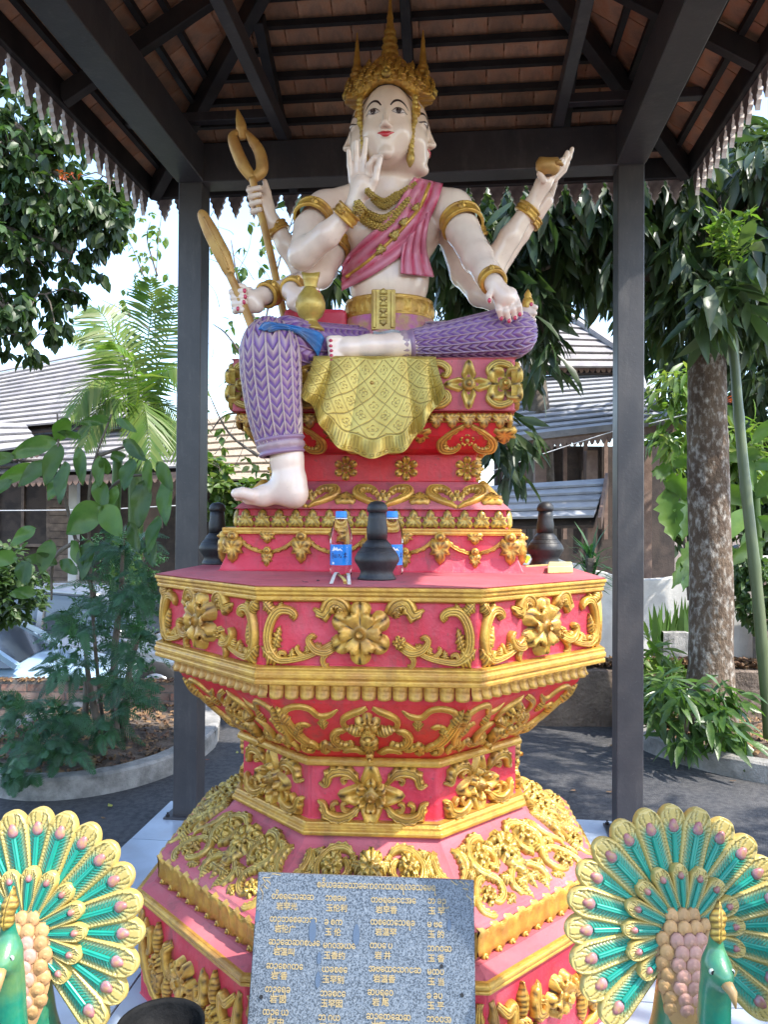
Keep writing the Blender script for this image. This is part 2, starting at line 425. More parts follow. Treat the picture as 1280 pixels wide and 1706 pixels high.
# hanging icicle-shaped valance boards
ico = [(-0.055, 0.14), (-0.055, 0.03), (-0.043, 0.012), (-0.046, -0.005), (-0.031, -0.02), (-0.034, -0.04), (-0.018, -0.055), (-0.020, -0.075), (-0.008, -0.09), (0, -0.115)]
ico = ico+[(-a, c) for a, c in reversed(ico[:-1])]
vb = MB(); vb.poly(ico, 0.022); val_me = vb.mesh('valance_board'); val_me.materials.append(MATS['weathered_wood']); val_me.materials.append(MATS['sunlit_edge_wood'])
for p in val_me.polygons[2:]: p.material_index = 1
def valance(side):
    M0 = Matrix.Rotation(R({0: 0, 1: 90, 2: -90, 3: 180}[side]), 3, 'Z')
    n = 28
    for j in range(n):
        x = -EH+0.057+j*(2*EH-0.114)/(n-1)
        if side == 3: continue
        if side == 1 and x < -0.9: continue
        if side == 2 and x > 0.9: continue
        o = bpy.data.objects.new('valance_board', val_me); COL.objects.link(o); o.parent = pav
        c = M0 @ Vector((x, EH+0.037, 3.555+rnd.uniform(-.004, .004)))
        W = Matrix.Translation(PV(*c)) @ (PR @ M0 @ Matrix.Rotation(rnd.uniform(-.03, .03), 3, 'Y')).to_4x4()
        o.matrix_basis = wmat(pav).inverted() @ W
for s_ in (0, 1, 2): valance(s_)
# ================================================================ setting
mat('asphalt', (0.040, 0.041, 0.046), 0.85, (0.085, 0.083, 0.084), 30, 1.0, 160, col3=(0.13, 0.12, 0.11), scale3=1.6, amt3=0.55, dirt=.6, dirtcol=(.018, .018, .019), bdist=0.012)
mat('floor_tile', (0.46, 0.53, 0.60), 0.22, (0.40, 0.46, 0.53), 3, 0.05, 30, col3=(0.34, 0.33, 0.32), scale3=2.5, amt3=0.6, objrand=0.06)
mat('grout', (0.07, 0.065, 0.06), 0.9)
mat('earth', (0.10, 0.07, 0.05), 0.95, (0.18, 0.13, 0.09), 9, 1.0, 60, bdist=.03)
mat('concrete', (0.36, 0.34, 0.31), 0.9, (0.22, 0.21, 0.19), 9, 0.8, 70, col3=(0.07, 0.07, 0.065), scale3=7, amt3=0.8, bdist=.012)
mat('brick', (0.24, 0.12, 0.085), 0.9, (0.15, 0.09, 0.07), 8, 0.7, 70, col3=(0.30, 0.27, 0.23), scale3=5, amt3=0.4, objrand=0.3, bdist=.008)
mat('white_wall', (0.62, 0.60, 0.55), 0.9, (0.50, 0.48, 0.44), 2.5, 0.3, 40, col3=(0.22, 0.20, 0.18), scale3=1.6, amt3=0.5)
mat('mortar', (0.17, 0.15, 0.13), 0.95, (0.10, 0.09, 0.08), 20, .6, 60)
def GP(px, py, z=-.06): return ground(px, py, z)
b = MB(); b.add([(-60, -14, -.06), (60, -14, -.06), (60, 6.9, -.06), (-60, 6.9, -.06)], [(0, 1, 2, 3)]); tag(b.build('road', 'asphalt'), kind='structure')
b = MB(); b.add([(-0.9, 6.9, -.06), (90, 6.9, -.06), (90, 160, -.06), (-0.9, 160, -.06), (-90, 6.9, -.72), (-.9, 6.9, -.72), (-.9, 160, -.72), (-90, 160, -.72)], [(0, 1, 2, 3), (4, 5, 6, 7), (5, 0, 3, 6)])
b.add([(-60, 6.9, -.06), (-.9, 6.9, -.06), (-.9, 6.9, -.72), (-60, 6.9, -.72)], [(3, 2, 1, 0)]); tag(b.build('ground', 'earth'), kind='structure')
fl = MB(); fl.box(PV(0, 0, -0.035), (2*1.34, 2*1.34, 0.06), PR); fl = fl.build('pavilion_floor', 'grout'); tag(fl, kind='structure')
tb_ = MB(); tb_.box((0, 0, 0), (.528, .528, .010)); tme = tb_.mesh('floor_tile'); tme.materials.append(MATS['floor_tile'])
for i in range(5):
    for j in range(5):
        o = bpy.data.objects.new('floor_tile', tme); COL.objects.link(o); o.parent = fl
        o.matrix_basis = Matrix.Translation(PV((i-2)*.536, (j-2)*.536, -.0035+rnd.uniform(-.0008, .0008))) @ PR.to_4x4()
# planters with curbs
def planter(name, c, rx, ry, a0, a1, seg, zg=-.06, h=.13, w=.13):
    b = MB(); rows = []
    for q, z in ((w/2, -.02), (w/2, h-.015), (w/2-.015, h), (-w/2+.015, h), (-w/2, h-.015), (-w/2, -.02)):
        rows.append([Vector((c[0]+(rx+q)*math.cos(a)+.008*noise.noise((a*5, z*9, q*9)), c[1]+(ry+q)*math.sin(a), zg+z+.006*noise.noise((a*9, q*20, 1)))) for a in [a0+(a1-a0)*k/seg for k in range(seg+1)]])
    b.sheet(rows); o = b.build(name, 'concrete', None); tag(o, kind='structure')
    s = MB(); g = []
    for q in (1, .8, .5, .2, .01):
        g.append([Vector((c[0]+rx*q*math.cos(a), c[1]+ry*q*math.sin(a), zg+h*.6+.05*(1-q)+.03*noise.noise((math.cos(a)*q*4, math.sin(a)*q*4, 3)))) for a in [2*math.pi*k/48 for k in range(48)]])
    s.sheet(g, close=True); tag(s.build('soil', 'earth', None, smooth=True), kind='structure')
planter('planter_curb', (-2.05, 5.72), .75, 1.06, 0, 2*math.pi, 96)
planter('bed_curb', (3.35, 6.05), 1.42, 1.28, 0, 2*math.pi, 110)
# brick walls: every brick its own
bk_me = MB(); bk_me.box((0, 0, 0), (.205, .10, .058)); bk_me = bk_me.mesh('brick'); bk_me.materials.append(MATS['brick'])
def brick_wall(name, a, c, z0, z1, label, cat='wall', cap=None):
    a = Vector(a); c = Vector(c); d = (c-a); L = d.length; d.normalize(); nrm = Vector((-d.y, d.x, 0)); rot = Matrix((d, nrm, Vector((0, 0, 1)))).transposed()
    t = thing(name, ((a+c)/2).to_tuple()[:2]+(z0,), label, cat)
    core = MB(); core.box(((a.x+c.x)/2, (a.y+c.y)/2, (z0+z1)/2), (L, .088, z1-z0-.004), rot); core.build('mortar_core', 'mortar', t)
    rows = int((z1-z0)/.07); n = int(L/.22)
    for r_ in range(rows):
        for k in range(n):
            o = bpy.data.objects.new('brick', bk_me); COL.objects.link(o); o.parent = t
            p = a+d*((k+.5+.5*(r_ % 2))*.22)+nrm*rnd.uniform(-.004, .004); p = Vector((p.x, p.y, z0+(r_+.5)*.07))
            if (p-Vector((a.x, a.y, p.z))).length > L: continue
            o.matrix_basis = wmat(t).inverted() @ (Matrix.Translation(p) @ rot.to_4x4() @ Matrix.Rotation(rnd.uniform(-.02, .02), 4, 'Z'))
    return t
brick_wall('brick_wall', (-4.0, 6.6, 0), (-1.15, 6.6, 0), -.06, .25, 'low reddish brick wall behind the round planter, dead leaves on top')
brick_wall('brick_pillar', (4.12, 8.6, 0), (4.75, 8.6, 0), -.06, 1.2, 'red brick pillar by the white wall behind the bamboo pole', 'pillar')
mat('mud_wall', (0.13, 0.095, 0.07), 0.95, (0.20, 0.15, 0.11), 6, 1.0, 25, col3=(0.06, 0.05, 0.045), scale3=2, amt3=.7, bdist=.03)
def rough_wall(name, x0, x1, y, th, z0, z1, m, label, cat, nx=40, top=lambda t: 0, cy=0):
    t = thing(name, ((x0+x1)/2, y, z0), label, cat); b = MB(); g = []
    for (dy, z) in ((0, z0), (0, z0+(z1-z0)*.35), (0, z0+(z1-z0)*.7), (0, z1-.01), (.02, z1), (th, z1), (th, z0)):
        g.append([Vector((x0+(x1-x0)*i/nx, y+dy+cy*math.sin(i/nx*math.pi)+.02*noise.noise((i*.5, z*6, 1)), z+(top(i/nx)+.015*noise.noise((i*.7, 1, 2)) if z > z0+.02 else 0)*((z-z0)/(z1-z0)))) for i in range(nx+1)])
    b.sheet(g); b.build('wall_body', m, t, smooth=False); return t
rough_wall('retaining_wall', .25, 3.6, 6.35, .3, -.06, .40, 'mud_wall', 'low rough brown retaining wall across the road behind the right post', 'wall')
ww = rough_wall('garden_wall', 1.6, 5.8, 8.9, .18, -.06, 1.10, 'white_wall', 'whitewashed garden wall with a dipping weathered top behind the trunk', 'wall', top=lambda t: .14*math.cos(t*9))
rough_wall('stone_planter', 2.55, 3.05, 7.05, .3, -.06, .62, 'concrete', 'dark grey stone block planter holding upright green blades', 'planter', nx=10)
# slatted roofs
mat('roof_slat', (0.30, 0.275, 0.26), 0.85, (0.22, 0.205, 0.20), 5, 0.4, 50, col3=(0.38, 0.35, 0.32), scale3=2, amt3=0.5, objrand=.10)
mat('roof_slat_blue', (0.33, 0.34, 0.36), 0.85, (0.24, 0.25, 0.27), 4, 0.4, 50, col3=(0.47, 0.47, 0.48), scale3=2, amt3=0.5, objrand=.10)
mat('dark_wood', (0.035, 0.026, 0.022), 0.8, (0.07, 0.05, 0.04), 5, .4, 40); mat('brown_wood', (0.16, 0.10, 0.075), 0.8, (0.24, 0.16, 0.12), 7, .4, 40)
mat('board_wood', (0.22, 0.16, 0.12), 0.85, (0.13, 0.095, 0.075), 7, .4, 40, objrand=.2)
def slat_roof(par, TL, TR_, BR, BL, n, m):
    TL, TR_, BR, BL = [Vector(v) for v in (TL, TR_, BR, BL)]; nr = (TR_-TL).cross(BL-TL).normalized(); nr = nr if nr.z > 0 else -nr
    base = MB(); base.sheet([[TL-nr*.14, TR_-nr*.14], [BL-nr*.14, BR-nr*.14]], .04); rf = base.build('roof', 'dark_wood', par)
    for k in range(n):
        t0, t1 = k/n, (k+1)/n+.10/n
        a, c = TL.lerp(BL, t0), TR_.lerp(BR, t0); e, f = TL.lerp(BL, t1), TR_.lerp(BR, t1); q = nr*(.040)
        jit = nr*rnd.uniform(-.004, .004); b = MB()
        up = [a+jit, c+jit, f+q+jit, e+q+jit]; lo = [v-nr*.03 for v in up]; b.add(up+lo, [(0, 1, 2, 3), (7, 6, 5, 4), (4, 5, 1, 0), (5, 6, 2, 1), (6, 7, 3, 2), (7, 4, 0, 3)]); b.build('roof_slat', m, rf)
    return rf
def fringe(par, A, B_, h, n, m='brown_wood'):
    A, B_ = Vector(A), Vector(B_); b = MB(); up = []; lo = []
    for i in range(n*4+1):
        t = i/(n*4); p = A.lerp(B_, t); up.append(p); lo.append(p-Vector((0, 0, h*(.55+.45*abs(math.sin(t*n*math.pi))))))
    b.sheet([up, lo], .03); b.build('fascia', m, par)
# ---- house at the right
hr = thing('wooden_house', P(960, 900, 12), 'dark wooden house with two tiers of pale slatted roof seen beside the right post', 'house')
slat_roof(hr, P(880, 520, 14.0), P(955, 530, 14.0), P(1075, 612, 12.2), P(840, 612, 12.2), 8, 'roof_slat')
b = MB(); b.bar(P(955, 528, 13.9), P(1072, 606, 12.15), .16, .08); b.build('hip_cap', 'roof_slat', hr)
fringe(hr, P(835, 606, 12.3), P(1075, 606, 12.3), .16, 26)
slat_roof(hr, P(850, 622, 12.6), P(1045, 612, 12.6), P(1125, 698, 10.8), P(800, 735, 10.8), 13, 'roof_slat_blue')
b = MB(); b.bar(P(1045, 608, 12.5), P(1122, 694, 10.75), .16, .08); b.build('hip_cap', 'roof_slat_blue', hr)
b = MB(); b.bar(P(800, 738, 10.75), P(1126, 700, 10.75), .05, .09); b.build('eave_board', 'roof_slat', hr)
fringe(hr, P(800, 742, 10.8), P(1126, 706, 10.8), .17, 34)
b = MB(); b.box((3.25, 12.6, 1.4), (2.9, .2, 2.9)); b.build('wall', 'dark_wood', hr)
for x in (900, 985, 1075): 
    b = MB(); a = P(x, 742, 11.2); b.box((a.x, a.y, 1.2), (.16, .16, 2.9)); b.build('veranda_post', 'brown_wood', hr)
for k in range(7):
    b = MB(); b.box(P(840+k*34, 800, 12.44), (.06, .04, 1.9)); b.build('wall_batten', 'brown_wood', hr)
aw = thing('awning', P(915, 900, 9.5), 'low awning of five broad grey-blue slats in front of the dark house', 'awning')
slat_roof(aw, P(780, 812, 10.2), P(1012, 797, 10.2), P(990, 862, 9.3), P(770, 866, 9.3), 5, 'roof_slat_blue')
b = MB(); b.bar(P(1012, 797, 10.2), P(1000, 872, 9.25), .04, .16); b.build('barge_board', 'brown_wood', aw)
for x in (800, 985):
    a = P(x, 868, 9.6); b = MB(); b.box((a.x, a.y, (a.z)/2), (.1, .1, a.z)); b.build('awning_post', 'brown_wood', aw)
# ---- house at the left
hl = thing('timber_house', P(100, 900, 13), 'timber house with large pale slatted roof and lace fascia behind the palm', 'house')
slat_roof(hl, P(-120, 640, 15.5), P(214, 571, 15.5), P(268, 690, 12.5), P(-120, 725, 12.5), 15, 'roof_slat')
slat_roof(hl, P(55, 722, 13.2), P(300, 700, 13.2), P(330, 778, 11.2), P(-10, 790, 11.2), 8, 'roof_slat')
slat_roof(hl, P(-80, 700, 12.3), P(40, 706, 12.3), P(66, 742, 10.9), P(-80, 762, 10.9), 4, 'roof_slat')
fringe(hl, P(-80, 768, 10.95), P(66, 748, 10.95), .12, 16); fringe(hl, P(-10, 796, 11.25), P(335, 785, 11.25), .15, 34)
b = MB(); b.box((-5.9, 13.6, .9), (5.6, .2, 3.3)); b.build('wall', 'dark_wood', hl)
for k in range(16):
    b = MB(); a = P(98, 800+k*13, 13.3); b.box(a, (.42, .05, .125), Matrix.Rotation(R(6), 3, 'X')); b.build('wall_board', 'board_wood', hl)
b = MB(); a = P(123, 870, 12.2); b.box((a.x, a.y, a.z-.1), (.13, .13, 1.9)); b.build('white_post', 'white_wall', hl)
b = MB(); b.box(P(38, 855, 13.35), (.85, .06, 1.1)); wn = b.build('window', 'dark_wood', hl)
for x in (-.44, 0, .44):
    b = MB(); b.box(P(38, 855, 13.3)+Vector((x, 0, 0)), (.05, .05, 1.1)); b.build('window_bar', 'board_wood', wn)
for z in (-.55, .55):
    b = MB(); b.box(P(38, 855, 13.3)+Vector((0, -.01, z)), (.95, .05, .05)); b.build('window_bar', 'board_wood', wn)
mat('thatch', (0.42, 0.34, 0.24), 0.95, (0.26, 0.20, 0.15), 18, .8, 50, stretch=(1, 4, 1))
ht = thing('thatched_shed', P(420, 850, 14), 'sunlit straw coloured shed roof seen between the left post and the throne', 'shed')
slat_roof(ht, P(330, 700, 15), P(545, 672, 15), P(560, 800, 12.8), P(320, 800, 12.8), 9, 'thatch')
b = MB(); b.box(P(430, 905, 13.6), (2.2, .2, 2.0)); b.build('wall', 'dark_wood', ht)
# ---- cars
mat('car_silver', (0.24, 0.25, 0.26), 0.25, metal=.6, coat=1.0); mat('car_blue', (0.36, 0.50, 0.62), 0.3, coat=1.0, metal=.2); mat('car_glass', (0.03, 0.04, 0.05), 0.05, coat=1.0, spec=.8)
mat('tyre', (0.015, 0.015, 0.015), 0.8); mat('lamp_glass', (0.7, 0.7, 0.7), 0.1, coat=1)
def car(loc, rz, m, label):
    t = thing('parked_car', loc, label, 'car', 'cars parked behind the round planter'); Mx = Matrix.Translation(loc) @ Matrix.Rotation(R(rz), 4, 'Z')
    st = [(-2.1, .55, .62, .45), (-2.0, .72, .80, .32), (-1.5, .80, .95, .25), (-.9, .83, .98, .24), (.6, .83, .96, .24), (1.3, .82, .90, .24), (1.9, .74, .78, .28), (2.1, .60, .62, .42)]
    g = []
    for x, w, zt_, zb in st: g.append([Mx @ Vector((x, w*cy_, zb+(zt_-zb)*cz_)) for cy_, cz_ in ((-.9, 0), (-1, .15), (-1, .6), (-.95, .88), (-.80, 1), (0, 1.03), (.80, 1), (.95, .88), (1, .6), (1, .15), (.9, 0))])
    b = MB(); b.sheet(g); n = 11; b.f += [tuple(range(n)), tuple(reversed(range(7*n, 8*n)))]; b.f += [tuple([i*n for i in range(8)][::-1]+[i*n+n-1 for i in range(8)])]; b.build('car_body', m, t, smooth=True)
    cab = [(-1.75, .66, .96, .70), (-1.15, .60, 1.40, .70), (-.2, .61, 1.46, .72), (.45, .60, 1.40, .72), (1.15, .70, .94, .74)]
    b = MB(); g = [[Mx @ Vector((x, y_, z_)) for y_, z_ in ((-wb, .92), (-w, zt_-.03), (-w+.08, zt_), (w-.08, zt_), (w, zt_-.03), (wb, .92))] for x, w, zt_, wb in cab]; b.sheet(g); b.build('cabin_glass', 'car_glass', t, smooth=False)
    b = MB(); g = [[Mx @ Vector((x, y_, z_)) for y_, z_ in ((-w-.01, zt_-.06), (-w+.02, zt_+.012), (0, zt_+.035), (w-.02, zt_+.012), (w+.01, zt_-.06))] for x, w, zt_ in ((-1.22, .60, 1.38), (-.7, .61, 1.44), (-.2, .615, 1.46), (.3, .61, 1.43), (.52, .60, 1.37))]; b.sheet(g, .02); b.build('car_roof', m, t, smooth=True)
    for s in (-1, 1):
        for a_, c_ in (((.48, s*.60, 1.39), (1.2, s*.73, .93)), ((-1.18, s*.60, 1.38), (-1.78, s*.70, .93)), ((-.25, s*.625, 1.43), (-.25, s*.735, .93))):
            b = MB(); b.bar(Mx @ Vector(a_), Mx @ Vector(c_), .07, .05); b.build('pillar', m, t)
        for x in (-1.3, 1.3):
            b = MB(); b.lathe([(.18, -.1), (.30, -.1), (.32, -.06), (.32, .06), (.30, .1), (.18, .1)], (0, 0, 0), 24); b.v = [tuple(Mx @ (Vector((x, s*.76, .32))+Matrix.Rotation(R(90), 3, 'X') @ Vector(v))) for v in b.v]; w_ = b.build('wheel', 'tyre', t, smooth=True)
            b = MB(); b.lathe([(.19, -.105), (.19, .105), (.05, .11)], (0, 0, 0), 20); b.v = [tuple(Mx @ (Vector((x, s*.76, .32))+Matrix.Rotation(R(90), 3, 'X') @ Vector(v))) for v in b.v]; b.build('rim', 'car_silver', w_, smooth=True)
        b = MB(); b.box(Mx @ Vector((2.0, s*.55, .66)), (.14, .3, .12), Matrix.Rotation(R(rz), 3, 'Z')); b.build('headlight', 'lamp_glass', t, bevel=.02)
        b = MB(); b.box(Mx @ Vector((.85, s*.86, .98)), (.10, .16, .10), Matrix.Rotation(R(rz), 3, 'Z')); b.build('wing_mirror', m, t, bevel=.02)
car((-4.75, 7.9, -.72), 8, 'car_blue', 'pale blue parked car at the far left, its windscreen pillar above the brick wall')
car((-3.9, 10.2, -.72), -6, 'car_silver', 'silver parked car behind the dark feathery shrub, glare on its glass')
# ---- wires
mat('wire', (0.5, 0.5, 0.5), 0.5)
def wire(pts, label):
    b = MB(); b.tube(cat_rom([P(*q) for q in pts], 8), .006, 5); tag(b.build('overhead_wire', 'wire', None, smooth=True), label, 'wire', 'wires strung across the garden')
wire([(-60, 851, 9), (150, 849, 9), (300, 842, 9)], 'thin pale wire running level in front of the timber house at the left')
wire([(820, 785, 9), (930, 748, 9), (1030, 716, 9)], 'thin white wire sloping up in front of the dark veranda')
wire([(1082, 706, 8), (1145, 690, 8)], 'short run of white wire between the right post and the trunk')
# ================================================================ ornaments
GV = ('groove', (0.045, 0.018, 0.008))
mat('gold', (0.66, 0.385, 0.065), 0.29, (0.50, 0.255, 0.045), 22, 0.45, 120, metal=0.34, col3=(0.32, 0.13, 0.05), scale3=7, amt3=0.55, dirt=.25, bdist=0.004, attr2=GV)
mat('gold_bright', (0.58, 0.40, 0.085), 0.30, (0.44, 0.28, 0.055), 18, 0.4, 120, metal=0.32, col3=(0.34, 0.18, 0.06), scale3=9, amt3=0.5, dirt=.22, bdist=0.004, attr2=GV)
mat('red_paint', (0.60, 0.018, 0.025), 0.42, (0.50, 0.012, 0.02), 14, 0.5, 70, col3=(0.66, 0.08, 0.10), scale3=4, amt3=0.5, bdist=0.004, dirt=.5)
mat('rose_paint', (0.58, 0.032, 0.062), 0.48, (0.54, 0.020, 0.042), 7, 0.6, 60, col3=(0.60, 0.12, 0.16), scale3=5, amt3=0.6, bdist=0.005, dirt=.5)
mat('dusty_pink', (0.50, 0.105, 0.125), 0.66, (0.43, 0.065, 0.085), 6, 0.4, 50, col3=(0.56, 0.25, 0.25), scale3=3, amt3=0.5, bdist=0.005, dirt=.55)
def scroll_mesh(path, widths, h, teeth=0, k=5, curl=True, groove=0.72, dome=1.0):
    """swept acanthus ribbon in the (u,v) plane, height along w; returns verts, faces"""
    p = cat_rom([(a, b, 0) for a, b in path], k); n = len(p); w = lerp_list(widths, n)
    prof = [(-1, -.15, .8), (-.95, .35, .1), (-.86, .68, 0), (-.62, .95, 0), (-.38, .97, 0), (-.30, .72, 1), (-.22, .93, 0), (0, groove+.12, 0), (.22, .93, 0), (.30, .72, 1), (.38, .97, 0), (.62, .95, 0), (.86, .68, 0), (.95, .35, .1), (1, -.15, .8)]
    V = []; G = []
    for i in range(n):
        t = (p[min(i+1, n-1)]-p[max(i-1, 0)]).normalized(); s = Vector((-t.y, t.x, 0)); e = min(1.0, 0.35+min(i, n-1-i)*0.25)
        tw = 1.0+(0.26*(1 if (i % 3) == 0 else -0.4) if teeth else 0)
        for a, b, gg in prof:
            side = (a > 0) == (teeth > 0)
            aa = a*(tw if teeth and side else 1); cut = teeth and side and abs(a) > .4 and i % 3 == 1
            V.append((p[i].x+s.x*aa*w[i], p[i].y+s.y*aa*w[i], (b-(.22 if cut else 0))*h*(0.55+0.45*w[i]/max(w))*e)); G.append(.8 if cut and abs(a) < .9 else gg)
    m = len(prof); Fc = [(i*m+j, (i+1)*m+j, (i+1)*m+j+1, i*m+j+1) for i in range(n-1) for j in range(m-1)]
    Fc += [tuple(range(m)), tuple(reversed(range((n-1)*m, n*m)))]
    return V, Fc, G
def bud_mesh(c, r, h, n=10, sy=1.0):
    V = []; prof = [(1, -.1), (.95, .45), (.7, .8), (.38, .72), (.30, 1.0), (.12, 1.12)]
    G = []
    for q, z in prof:
        for j in range(n): a = 2*math.pi*j/n; V.append((c[0]+r*q*math.cos(a), c[1]+r*q*math.sin(a)*sy, z*h)); G.append(.8 if q in (1, .38) else 0)
    Fc = [(i*n+j, i*n+(j+1) % n, (i+1)*n+(j+1) % n, (i+1)*n+j) for i in range(len(prof)-1) for j in range(n)]+[tuple(range((len(prof)-1)*n, len(prof)*n))]
    return V, Fc, G
def flower_mesh(R_, h, n=6, ph=0.0, layers=2, pointed=0.0, K=10):
    """radial petals, one skin: outline and height follow the petals"""
    rings = [0, .10, .2, .24, .34, .5, .62, .66, .78, .9, 1.0, 1.02]; N = n*K; V = []; G = []
    for q in rings:
        for j in range(N):
            a = 2*math.pi*j/N+ph; c = abs(math.cos(n*(a-ph)/2)); c2 = abs(math.sin(n*(a-ph)/2))
            out = (0.56+0.44*c**0.42)*(1+pointed*(c**6-.4)*.35); r = R_*q*(out if q > .3 else 1)
            if q <= .24: z = (1.25-2.2*q*q*6) if q < .2 else 0.75
            elif q <= .66 and layers == 2: z = 0.62+0.42*c2**.6*math.sin((q-.24)/.42*math.pi*.75)
            else: z = (0.25+0.55*c**.6*math.sin((min(q, 1)-.5)/.5*math.pi*.8)) if q < 1 else -.1
            if layers == 2 and .3 < q <= .62: r = R_*q*(0.80+0.30*c2**.6)
            vein = 1-0.25*(c > .985)*(q > .6)-(.35*(c < .30) if q > .6 else 0)
            V.append((r*math.cos(a), r*math.sin(a), z*h*vein)); G.append(.45 if abs(q-.22) < .03 else 1 if q > 1 or (q > .6 and (c < .2 or (c > .985 and .7 < q < .95))) or (.3 < q < .62 and layers == 2 and c2 < .2) or (.3 < q < .5 and layers == 1 and c > .985) else 0)
    m = len(rings)
    Fc = [(i*N+j, i*N+(j+1) % N, (i+1)*N+(j+1) % N, (i+1)*N+j) for i in range(1, m-1) for j in range(N)]+[tuple(range(N, 2*N))]
    return V, Fc, G
def leaf_mesh(L, w, h, lobes=4, bend=0.0, n=20):
    """serrated acanthus leaf from the origin along +v"""
    V = []; G = []; prof = [-1, -.94, -.7, -.35, -.09, 0, .09, .35, .7, .94, 1]
    for i in range(n+1):
        t = i/n; ww = w*math.sin(math.pi*(t**0.75))**0.8*(1+0.22*math.sin(t*lobes*2*math.pi)) if 0 < t < 1 else w*0.04
        cx = bend*math.sin(t*math.pi*.5)*L*t
        for a in prof:
            rib = i % 3 == 1 and .2 < abs(a) < .95
            z = (0.9-0.55*abs(a)**2.2-0.22*(a == 0)-.16*rib)*(0.45+0.75*math.sin(math.pi*min(1, t*.8+.15))); G.append(1 if a == 0 and .08 < t < .85 else .8 if abs(a) == 1 or rib else 0)
            if abs(a) == 1: z = -.1
            V.append((cx+a*ww, L*t-abs(a)*w*.15, z*h))
    m = len(prof); Fc = [(i*m+j, i*m+j+1, (i+1)*m+j+1, (i+1)*m+j) for i in range(n) for j in range(m-1)]
    Fc += [tuple(reversed(range(m))), tuple(range(n*m, (n+1)*m))]
    return V, Fc, G
def tri_leaf(L, w, h):
    """three-lobed leaf: a centre and two side lobes in one skin"""
    V = []; out = [(0, 0), (.35, .05), (.75, -.02), (1.0, .22), (.72, .42), (.95, .60), (.5, .62), (.42, .82), (0, 1.0)]
    out = out+[(-a, b) for a, b in reversed(out[1:-1])]; n = len(out)
    for q, z in ((1, -.1), (.93, .55), (.6, .95), (.2, .7)):
        for a, b in out: V.append((a*w*q, L*(.42+(b-.42)*q), z*h))
    Fc = [(i*n+j, i*n+(j+1) % n, (i+1)*n+(j+1) % n, (i+1)*n+j) for i in range(3) for j in range(n)]+[tuple(range(3*n, 4*n))]
    return V, Fc, [.9 if i < n or (2*n <= i < 3*n and i % 2) else 0 for i in range(4*n)]
def orn(name, vf, m='gold', mir=False, tap=None, at=(0, 0), rot=0.0, smooth=True):
    V, Fc = vf[0], vf[1]; c, s = math.cos(R(rot)), math.sin(R(rot)); out = []
    for x, y, z in V:
        x, y = at[0]+c*x-s*y, at[1]+s*x+c*y
        if mir: x = -x
        if tap: x *= tap(y)
        out.append((x, y, z))
    me = bpy.data.meshes.new(name)
    Fc = [tuple(reversed(f)) for f in Fc] if mir else Fc
    me.from_pydata(out, [], Fc); me.polygons.foreach_set('use_smooth', [True]*len(me.polygons)); me.materials.append(MATS[m])
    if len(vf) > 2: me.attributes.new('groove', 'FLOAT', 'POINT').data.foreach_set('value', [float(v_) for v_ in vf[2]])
    return (name, me)
def place(items, M, parent, sx=1.0):
    inv = wmat(parent).inverted(); S = Matrix.Diagonal((sx, 1, 1, 1))
    for name, me in items:
        o = bpy.data.objects.new(name, me); COL.objects.link(o); o.parent = parent; o.matrix_basis = inv @ M @ S
def frame(o, u, v):
    u = Vector(u).normalized(); v = Vector(v).normalized(); w = u.cross(v); M = Matrix((u, v, w)).transposed().to_4x4(); M.translation = Vector(o); return M

# ================================================================ octagonal pedestal
OC = Vector((-0.005, 2.938, 0)); OA = R(2.9); KA = 1.04   # turned a little clockwise
def OR(x, y, z=0): return OC+Vector((x*math.cos(OA)+y*math.sin(OA), -x*math.sin(OA)+y*math.cos(OA), z))
WK = 0.42; FHW = 0.437; DHW = 0.4265
def octa(A):
    A = A*KA; w = WK*A; return [(w, -A), (A, -w), (A, w), (w, A), (-w, A), (-A, w), (-A, -w), (-w, -A)]
ped = thing('octagonal_pedestal', OR(0, 0, 0), 'tall eight-sided red pedestal covered in gold floral relief under the seated figure', 'pedestal')
def tier(name, prof, m, wob=0.0):
    b = MB(); n = 8*1
    for A, z in prof: b.v += [tuple(OR(x, y, z)) for x, y in octa(A)]
    k = len(prof)
    b.f = [(i*8+j, (i+1)*8+j, (i+1)*8+(j+1) % 8, i*8+(j+1) % 8) for i in range(k-1) for j in range(8)]
    b.f = [tuple(reversed(f)) for f in b.f]
    b.f += [tuple(range(8)), tuple(reversed(range((k-1)*8, k*8)))]
    return b.build(name, m, ped, bevel=0.006, bseg=2)
tier('base_block', [(0.765, 0.0), (0.765, 0.32)], 'rose_paint')
tier('gold_band', [(0.768, 0.318), (0.782, 0.322), (0.782, 0.331), (0.776, 0.333), (0.784, 0.336), (0.784, 0.347), (0.772, 0.352)], 'gold')
tier('sloping_ledge', [(0.770, 0.350), (0.722, 0.372)], 'dusty_pink')
tier('frieze_block', [(0.706, 0.370), (0.700, 0.458)], 'dusty_pink')
tier('skirt', [(0.712, 0.456), (0.708, 0.468), (0.655, 0.495), (0.57, 0.545), (0.50, 0.595), (0.478, 0.618)], 'dusty_pink')
tier('gold_band', [(0.480, 0.616), (0.497, 0.620), (0.497, 0.634), (0.488, 0.637), (0.490, 0.648), (0.482, 0.652), (0.480, 0.660)], 'gold')
tier('neck_block', [(0.462, 0.658), (0.462, 0.832)], 'rose_paint')
tier('gold_band', [(0.468, 0.830), (0.482, 0.833), (0.482, 0.845), (0.476, 0.855), (0.468, 0.858)], 'gold')
tier('flared_block', [(0.462, 0.856), (0.475, 0.865), (0.538, 0.930), (0.602, 1.000), (0.655, 1.07), (0.668, 1.10), (0.668, 1.136)], 'red_paint')
